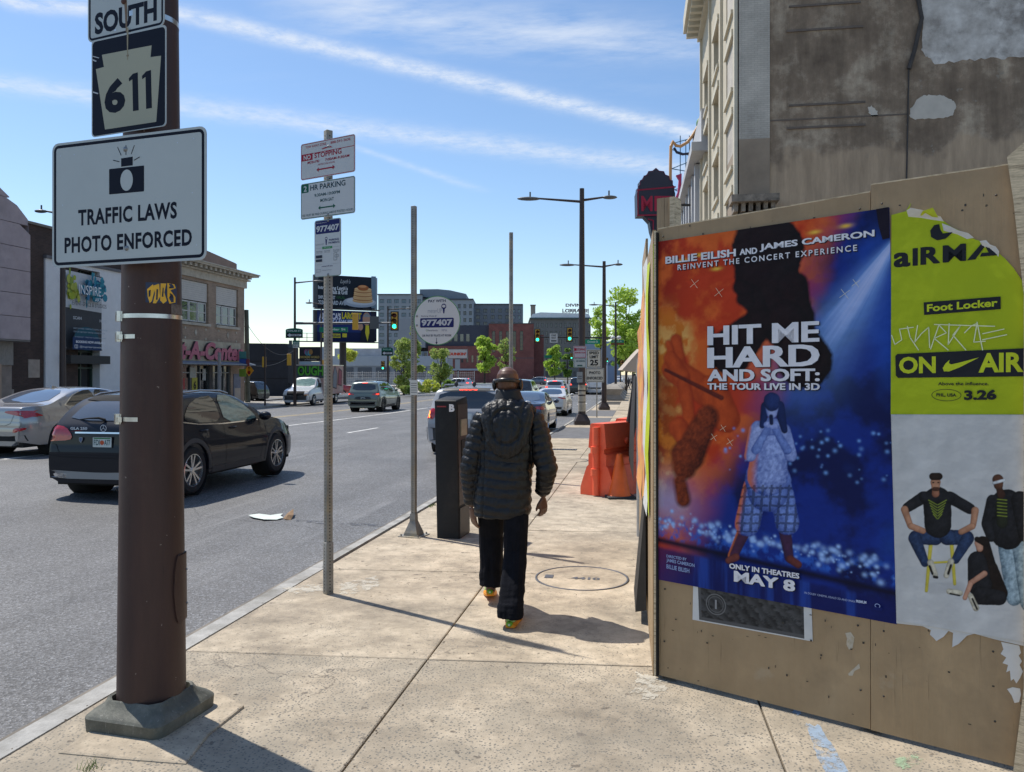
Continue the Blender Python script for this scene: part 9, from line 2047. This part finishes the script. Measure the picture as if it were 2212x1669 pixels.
bar('mast_arm','signal mast arm over the street ahead, from the third street lamp','mast arm',[at(1331,731,74),at(1240,729.5,72),at(1158,729,70)],[0.09,0.07,0.05],SBK)
def plate(label,u0,v0,u1,v1,d,col_,txts=(),cat='sign',name='street_sign',r_=0.02,arch=False,post=None,slot=None):
 a,b=at(u0,800,d),at(u1,800,d); pl_=Plane(a,b); W_=pl_.W; z0=pl_(u0,v1)[1]; z1=pl_(u0,v0)[1]
 t=thing(name,label,cat,(pl_.o.x,pl_.o.y,0),pl_.rz); pts=rrect(0,z0,W_,z1,r_)
 if arch:pts=[(0,z0),(W_,z0),(W_,z1-(z1-z0)*.18)]+[(W_/2+W_/2*math.cos(R(i)),z1-(z1-z0)*.18+(z1-z0)*.18*math.sin(R(i))) for i in range(15,180,15)]+[(0,z1-(z1-z0)*.18)]
 MB().prism(pts,0,0.03,0,lambda x,z,y:(x,y,z)).build('plate',SIGNW,t)
 P_=Print(-0.003,0.003); P_.poly(pts,hx(col_))
 for s_,x0,zz0,x1,zz1,c_,kd in txts:
  X0,X1,Z0,Z1=W_*x0,W_*x1,z0+(z1-z0)*zz0,z0+(z1-z0)*zz1
  if kd == 't':P_.text(s_,X0,Z0,X1,Z1,hx(c_),0.03)
  elif kd == 'r':P_.rect(X0,Z0,X1,Z1,hx(c_))
  elif kd == 'f':P_.frame(X0,Z0,X1,Z1,min(W_,z1-z0)*0.03,hx(c_),0.01)
  elif kd == 'a':P_.poly([(X0,(Z0+Z1)/2),(X0+(X1-X0)*.2,Z1),(X0+(X1-X0)*.2,Z1-(Z1-Z0)*.25),(X1,Z1-(Z1-Z0)*.25),(X1,Z0+(Z1-Z0)*.25),(X0+(X1-X0)*.2,Z0+(Z1-Z0)*.25),(X0+(X1-X0)*.2,Z0)],hx(c_))
 P_.build('printed_face',SIGNP,t)
 if post:
  gz_=zg(pl_.o.y); MB().tube([(W_*post,0.06,gz_),(W_*post,0.06,z1)],0.03,6).build('post',GALV,t)
 return t
OW=[('',.05,.08,.95,.52,'#101216','r'),('',.10,.10,.92,.50,'#c9ccd0','a'),('ONE WAY',.32,.23,.84,.38,'#101216','t')]
plate('green arched POPLAR ST plate over a one way arrow on the far corner',617,709.6,654,731,53.6,'#1d5a4a',[('POPLAR ST',.08,.64,.90,.82,'#b9c4c0','t')]+OW,arch=True)
plate('small green plate with white bus stop sign below the POPLAR ST plate',632,736,647,752,53.6,'#2f6a55',[('BROAD',.12,.55,.9,.8,'#b9c4c0','t'),('',.05,.0,.95,.45,'#c4c8c4','r'),('9-5:15',.12,.1,.9,.35,'#2b2e33','t')])
plate('grey back of a small sign behind the corner lamp post',624,736,631,751,53.8,'#4d565c')
plate('green Poplar St name sign on the mast arm',690,707.5,751.5,718,50.8,'#1f7a60',[('Poplar St',.20,.22,.92,.80,'#c4d4cc','t')])
plate('grey back of a sign hung on the mast arm before the billboard',799,684,818.5,711,50.6,'#5c6062')
plate('green arched name plate over a one way arrow on the thin far post',824,751,849,769,76.5,'#1d5a4a',[('POPLAR',.15,.66,.85,.84,'#8fb0a4','t')]+OW,arch=True)
plate('white one way sign between the two overhead green signals',1187.5,721,1204.5,741,69.8,'#bfc0bd',[('ONE',.2,.70,.8,.90,'#2b2b2e','t'),('WAY',.2,.42,.8,.62,'#2b2b2e','t'),('',.15,.08,.85,.32,'#17181b','a')])
plate('green street name sign right of the first lamp post',1264,734,1296,743.6,71,'#1f8a68',[('Ginnodo St',.14,.25,.86,.78,'#b9d4c8','t')])
plate('green name sign right of the second lamp post',1320,735,1348,741,74,'#1f7a60',[('Girard Av',.14,.25,.86,.78,'#a9c8ba','t')])
plate('rust red board under the green sign right of the second lamp post',1320,741.8,1348,745.5,74.2,'#7a4034');
for a,b in ((1176,768),(1196,768)):plate('green name sign at the farther crossing, %s' % ('left one' if a < 1180 else 'right one'),a,b,a+17,b+6,150,'#2a7a60')
plate('white and red parking sign strapped to the first lamp post',1239,748,1266.5,774,31.3,'#b5a9ae',[('',.04,.04,.96,.96,'#9c3346','f'),('',.05,.60,.24,.82,'#9c2136','r'),('STOPPING',.28,.62,.9,.80,'#9c3346','t'),('MON-FRI 7-9 AM',.12,.38,.9,.50,'#9c3346','t')])
plate('white and green parking sign below the red one on the first lamp post',1239,775,1266,794.5,31.3,'#aeb1ae',[('',.04,.04,.96,.96,'#3f6a5c','f'),('HR PARKING',.2,.62,.9,.80,'#3f5a5c','t'),('',.3,.15,.7,.28,'#2f5a50','r')])
plate('small grey notice low on the first lamp post',1246.5,804,1258.5,827,31.3,'#8d8f8e',[('',.15,.55,.85,.62,'#55585c','r'),('',.15,.35,.85,.42,'#55585c','r')])
sp_=spot(1290,902.5); ds=depth(sp_)
plate('white SPEED LIMIT 25 sign beyond the first lamp post',1267.5,756,1299,795,ds,'#bdbcb4',[('',.03,.03,.97,.97,'#1b1c20','f'),('SPEED',.16,.74,.84,.90,'#1b1c20','t'),('LIMIT',.20,.52,.80,.68,'#1b1c20','t'),('25',.22,.12,.78,.44,'#1b1c20','t')],post=0.70,name='speed_limit_sign')
plate('white PHOTO ENFORCED plate under the speed limit sign',1264.7,796,1305,826.7,ds,'#bab9b2',[('',.03,.03,.97,.97,'#4a4b4e','f'),('PHOTO',.20,.58,.80,.78,'#2b2c30','t'),('ENFORCED',.08,.20,.92,.40,'#2b2c30','t')],name='photo_enforced_plate')
plate('grey back of a sign beside the speed limit sign on the second lamp post',1299.5,774,1306,826,ds+10,'#85878a')
plate('yellow diamond signal-ahead sign on the utility pole',530,790,546,812,60,'#2b2b2b')
def diamond(u,v,s_,d):
 p=at(u,v,d); t=[o for o in COL.objects if o.get('label','').startswith('yellow diamond')][0]
 for ch in list(t.children):bpy.data.objects.remove(ch)
 t.location=p; t.rotation_euler=(0,0,TH); k=s_*d/FP
 MB().prism([(0,-k),(k*.8,0),(0,k),(-k*.8,0)],0,0.02,0,lambda x,z,y:(x,y,z)).build('plate',mat('sign_yellow',hx('#d99a1c'),0.5),t)
 P_=Print(-0.004,0.003); P_.ell(0,-k*.35,k*.27,k*.33,hx('#8f1f24'),16); P_.poly([(0,k*.70),(k*.16,k*.4),(0.02,k*.4),(0.02,k*.1),(-0.02,k*.1),(-0.02,k*.4),(-k*.16,k*.4)],hx('#16171a')); P_.build('printed_face',SIGNP,t)
diamond(538,801,12.5,59.8)
t=thing('utility_pole','weathered greenish utility pole at the corner beyond the brick store','utility pole',spot(535,0,60.2)); MB().tube([(0,0,0),(-0.1,0,zat(670,t.location))],[0.20,0.16],10).build('pole',mat('pole_green_wood',(0.09,0.10,0.08),0.9,0.3,2),t)
MB().tube([(-0.8,0,zat(705,t.location)),(0.1,0,zat(705,t.location))],0.04,6).build('crossarm',TRIM,t)
tp_=Vector(t.location); top=Vector((tp_.x,tp_.y,HC+(HV-702)*60/FP))
def cable(label,a,b,sag,r=0.018):
 c_=thing('overhead_cable',label,'cable',a); pts=[(b-a)*(i/20)-Vector((0,0,sag*4*(i/20)*(1-i/20))) for i in range(21)]; MB().tube(pts,r,5).build('wire',TRIM,c_)
cable('thin cable sagging from the utility pole towards the black building',top,at(636,757,76),1.2); cable('lower cable across the front of the black building',at(545,790,60),at(620,775,76),0.3)
t=thing('kerb_signal_post','slim dark post with a yellow signal at the far kerb','post',spot(572.5,0,54)); MB().tube([(0,0,0),(0,0,zat(743,t.location))],0.065,8).build('pole',LPB,t)
t=thing('grey_street_post','pale grey post in front of the pink script sign','post',spot(474,0,46)); MB().tube([(0,0,0),(0,0,1.2),(0,0,zat(762,t.location))],[0.15,0.11,0.09],8).build('pole',mat('post_grey',(0.19,0.19,0.195),0.6,0.2,3),t)
t=thing('shop_hanging_signs','blue, red and green small signs hanging at the corner store edge','sign',at(524,790,58),TH)
for k,(c_,z,w_) in enumerate((('#3f7d78',0.75,.5),('#2b4a8f',0.25,.55),('#7d3a3f',0.2,.25),('#7d9a30',-0.55,.5))):MB().box(-0.25+(0.5 if k == 2 else 0),0,z-0.28,-0.25+(0.5 if k == 2 else 0)+w_,0.05,z+0.28).build('board',mat('shop_sign_%s' % c_[1:],hx(c_),0.6),t)
t=thing('white_globe_camera','pair of white round cameras on the mast arm right of the second lamp post','camera',at(1331,732,72.5),TH)
for u in (1324,1337):m=MB(); m.ell(((u-1331)*72.5/FP,0,0.08),(0.22,0.22,0.18),10); m.build('globe',mat('notice_white',0),t)
PLC=mat('planter_concrete',(0.26,0.235,0.20),0.9,0.2,1.2,0.3,10)
proto=None
for k,(y,lb) in enumerate(((66,'nearest low concrete planter block on the far pavement'),(72,'second concrete planter block along the far pavement'),(79,'third concrete planter block along the far pavement'),(87,'farthest concrete planter block along the far pavement'))):
 if proto is None:
  t=thing('concrete_planter',lb,'planter',(-1.9,y,zg(y)),0,'concrete planter blocks'); m=MB(); m.rings([[Vector((x,yy,z)) for x,yy in ((-a,-b),(a,-b),(a,b),(-a,b))] for a,b,z in ((0.95,1.9,0),(0.95,1.9,0.12),(0.62,1.7,0.45),(0.80,1.85,0.95),(0.45,1.3,1.25))],0,True,False); m.build('block',PLC,t,sharp=30); proto=t
 else:t=copy_tree(proto); t.location=(-1.9,y,zg(y)); t['label']=lb
def walker(label,x,y,top,rz=0.0,h=1.72):
 t=thing('person',label,'person',(x,y,zg(y)),rz,'people far down the pavement'); m=MB(); s_=h/1.72
 m.tube([(0,0,0.80*s_),(0,0,1.05*s_),(0,0,1.30*s_),(0,0,1.46*s_),(0,0,1.52*s_),(0,0.01,1.60*s_),(0,0.01,1.72*s_)],[0.15,0.15,0.20,0.12,0.06,0.09,0.05],12)
 m.tube([(-0.08,0,0.85*s_),(-0.10,0.12,0.45*s_),(-0.10,0.2,0.04)],[0.09,0.07,0.05],8); m.tube([(0.08,0,0.85*s_),(0.10,-0.05,0.45*s_),(0.10,-0.25,0.04)],[0.09,0.07,0.05],8)
 for q_ in (-1,1):m.tube([(q_*0.18,0,1.40*s_),(q_*0.25,-0.03,1.12*s_),(q_*0.23,0.06,0.86*s_)],[0.06,0.05,0.035],8)
 me=remesh(m,'body',0.025,2); me.materials.append(top); link('body',me,parent=t)
DC=mat('dark_clothes',(0.015,0.016,0.02),0.9);
for k,(u,d,lb) in enumerate(((1367,86,'dark dressed pedestrian nearest the fence, far down the pavement'),(1372,98,'pedestrian in red top at the edge of the fence far away'),(1358,104,'small dark pedestrian left of the others far away'),(1352,118,'distant pedestrian beyond the concrete planters'))):
 p=spot(u,0,d); walker(lb,p.x,p.y,mat('red_top',(0.25,0.05,0.06),0.9) if k == 1 else DC,k*0.7)
t=thing('stone_awning','beige cloth awning sticking out from the right side far away','awning',(*at(1372,800,60).xy,0),TH); z_=HC+(HV-790)*60/FP
m=MB(); m.prism([(-1.0,z_-0.35),(0.5,z_-0.55),(0.5,z_+1.3),(0.1,z_+0.9)],0,2.5,0,lambda x,z,y:(x,y,z)); m.build('cloth',mat('awning_beige',(0.42,0.36,0.30),0.9),t)
t=thing('low_lot_wall','low pale wall along the far pavement between the box truck and the trees','wall',(-26.0,76,-0.57),R(90)); MB().box(0,0,0,7,0.3,0.75).build('wall',mat('low_wall_pale',(0.33,0.32,0.30),0.9,0.1,1),t)
BARK=mat('bark',(0.055,0.042,0.032),0.95,0.3,3,0.4,12)
def leafmat(name,a,b):
 if name in MATS:return MATS[name]
 m=bpy.data.materials.new(name); m.use_nodes=True; n=m.node_tree.nodes; l=m.node_tree.links; b_=n['Principled BSDF']; b_.inputs['Roughness'].default_value=0.6
 g=n.new('ShaderNodeNewGeometry'); c=ramp(n,l,g.outputs['Random Per Island'],[(0.0,a),(1.0,b)]); l.new(c,b_.inputs['Base Color'])
 tr=n.new('ShaderNodeBsdfTranslucent'); l.new(c,tr.inputs[0]); mx=n.new('ShaderNodeMixShader'); mx.inputs[0].default_value=0.5; o=n['Material Output']; l.new(b_.outputs[0],mx.inputs[1]); l.new(tr.outputs[0],mx.inputs[2]); l.new(mx.outputs[0],o.inputs[0]); MATS[name]=m; return m
LF={'lime':leafmat('leaves_lime',(0.30,0.46,0.05),(0.52,0.66,0.12)),'olive':leafmat('leaves_olive',(0.24,0.33,0.07),(0.42,0.50,0.14)),'deep':leafmat('leaves_deep',(0.10,0.19,0.03),(0.28,0.42,0.08)),'yellow':leafmat('leaves_yellow',(0.42,0.50,0.06),(0.62,0.64,0.14))}
def tree(label,u,d,vtop,vbot,wpx,kind,n=1500,leaf=0.20,cone=False,seed=1,trunk=True,clumps=22,x=None,name='tree',density=0.25):
 p=spot(u,0,d); t=thing(name,label,'tree' if name == 'tree' else 'bush',p); rs_=np.random.RandomState(seed)
 z1=zat(vtop,p); z0=zat(vbot,p); w=wpx*d/FP/2; rd=random.Random(seed); cen=[]
 for _ in range(clumps):
  f=rd.random(); rr=(1-f)**0.8*1.0 if cone else math.sin(math.pi*min(0.96,max(0.08,f*0.9+0.05)))**0.7
  a=rd.uniform(0,6.28); r_=w*rr*math.sqrt(rd.uniform(0.05,1))*0.85; cen.append((r_*math.cos(a),r_*math.sin(a),z0+(z1-z0)*f,w*rd.uniform(.22,.42)*(0.6 if cone and f > .7 else 1)))
 if trunk:
  m=MB(); m.tube([(0,0,0),(0.05,0,z0*.6),(0,0.05,z0+(z1-z0)*.25),(0.1,0,z0+(z1-z0)*.8)],[0.13*w**.3,0.10*w**.3,0.07,0.02],8)
  for c_ in cen[:14]:b_=Vector((0,0,z0+(c_[2]-z0)*.35)); e_=Vector(c_[:3]); m.tube([b_,b_.lerp(e_,.5)+Vector((0,0,.1)),e_],[0.045,0.03,0.012],5)
  m.build('trunk',BARK,t)
 C_=np.array([c_[:3] for c_ in cen]); Rr=np.array([c_[3] for c_ in cen]); ix=rs_.randint(0,len(cen),n)
 dv=rs_.normal(size=(n,3)); dv /= np.linalg.norm(dv,axis=1)[:,None]; P=C_[ix]+dv*(Rr[ix]*rs_.uniform(.2,1.0,n)**.5)[:,None]*np.array([1,1,.75])
 a=rs_.normal(size=(n,3)); a /= np.linalg.norm(a,axis=1)[:,None]; b=np.cross(a,rs_.normal(size=(n,3))); b /= np.linalg.norm(b,axis=1)[:,None]; s_=(leaf*rs_.uniform(.5,1.3,n))[:,None]
 V=np.stack([P-a*s_,P+b*s_*.55,P+a*s_,P-b*s_*.55],1).reshape(-1,3); me=bpy.data.meshes.new('crown'); me.from_pydata(V.tolist(),[],np.arange(n*4).reshape(-1,4).tolist()); me.materials.append(LF[kind]); link('crown',me,parent=t)
 return t
tree('loose olive green spring tree left of the round sign post',872,80,735,835,62,'olive',2600,.17,seed=2,clumps=34); tree('taller pointed green tree just behind the round sign post',893,84,700,836,52,'olive',2400,.16,cone=True,seed=3,clumps=34)
tree('small olive tree under the round sign',951,92,755,824,58,'olive',2200,.17,seed=4,clumps=30); tree('bright lime tree left of the bare grey post',1046,88,731,798,62,'lime',1700,.22,seed=5,clumps=26); tree('darker thin tree behind the bare grey post',1092,92,735,800,44,'olive',1500,.15,seed=6,clumps=26)
tree('big fresh green street tree on the right skyline',1352,92,628,772,100,'lime',5200,.20,seed=7,clumps=60); tree('second street tree left of the big one, thinner',1297,112,668,745,62,'lime',1800,.22,seed=8,clumps=30); tree('tall dark street tree behind the big one',1366,130,690,800,60,'deep',2600,.28,seed=9,clumps=34); tree('low tree behind the green signals on the right',1340,140,745,800,40,'deep',1200,.28,seed=10)
tree('rounded green tree in the middle distance over the oncoming cars',1198,150,752,812,44,'lime',2000,.32,seed=11,clumps=30); tree('smaller green tree right of the rounded one',1226,165,756,812,34,'deep',1500,.32,seed=12,clumps=24)
tree('yellow green tree behind the billboard column',752,122,760,775,52,'yellow',1300,.28,seed=13,trunk=False,clumps=20)
for k,(u,v0,v1,w,d) in enumerate(((888,838,850,34,76),(924,823,846,52,78),(968,824,840,30,84),(872,836,846,20,73))):tree(['low bushes left of the round sign post','bright yellow green bush right of the round sign post','dark green bush under the small olive tree','small shrub beside the sage SUV'][k],u,d,v0,v1,w,['deep','yellow','deep','olive'][k],900,.14,seed=20+k,trunk=False,clumps=14,name='bush')
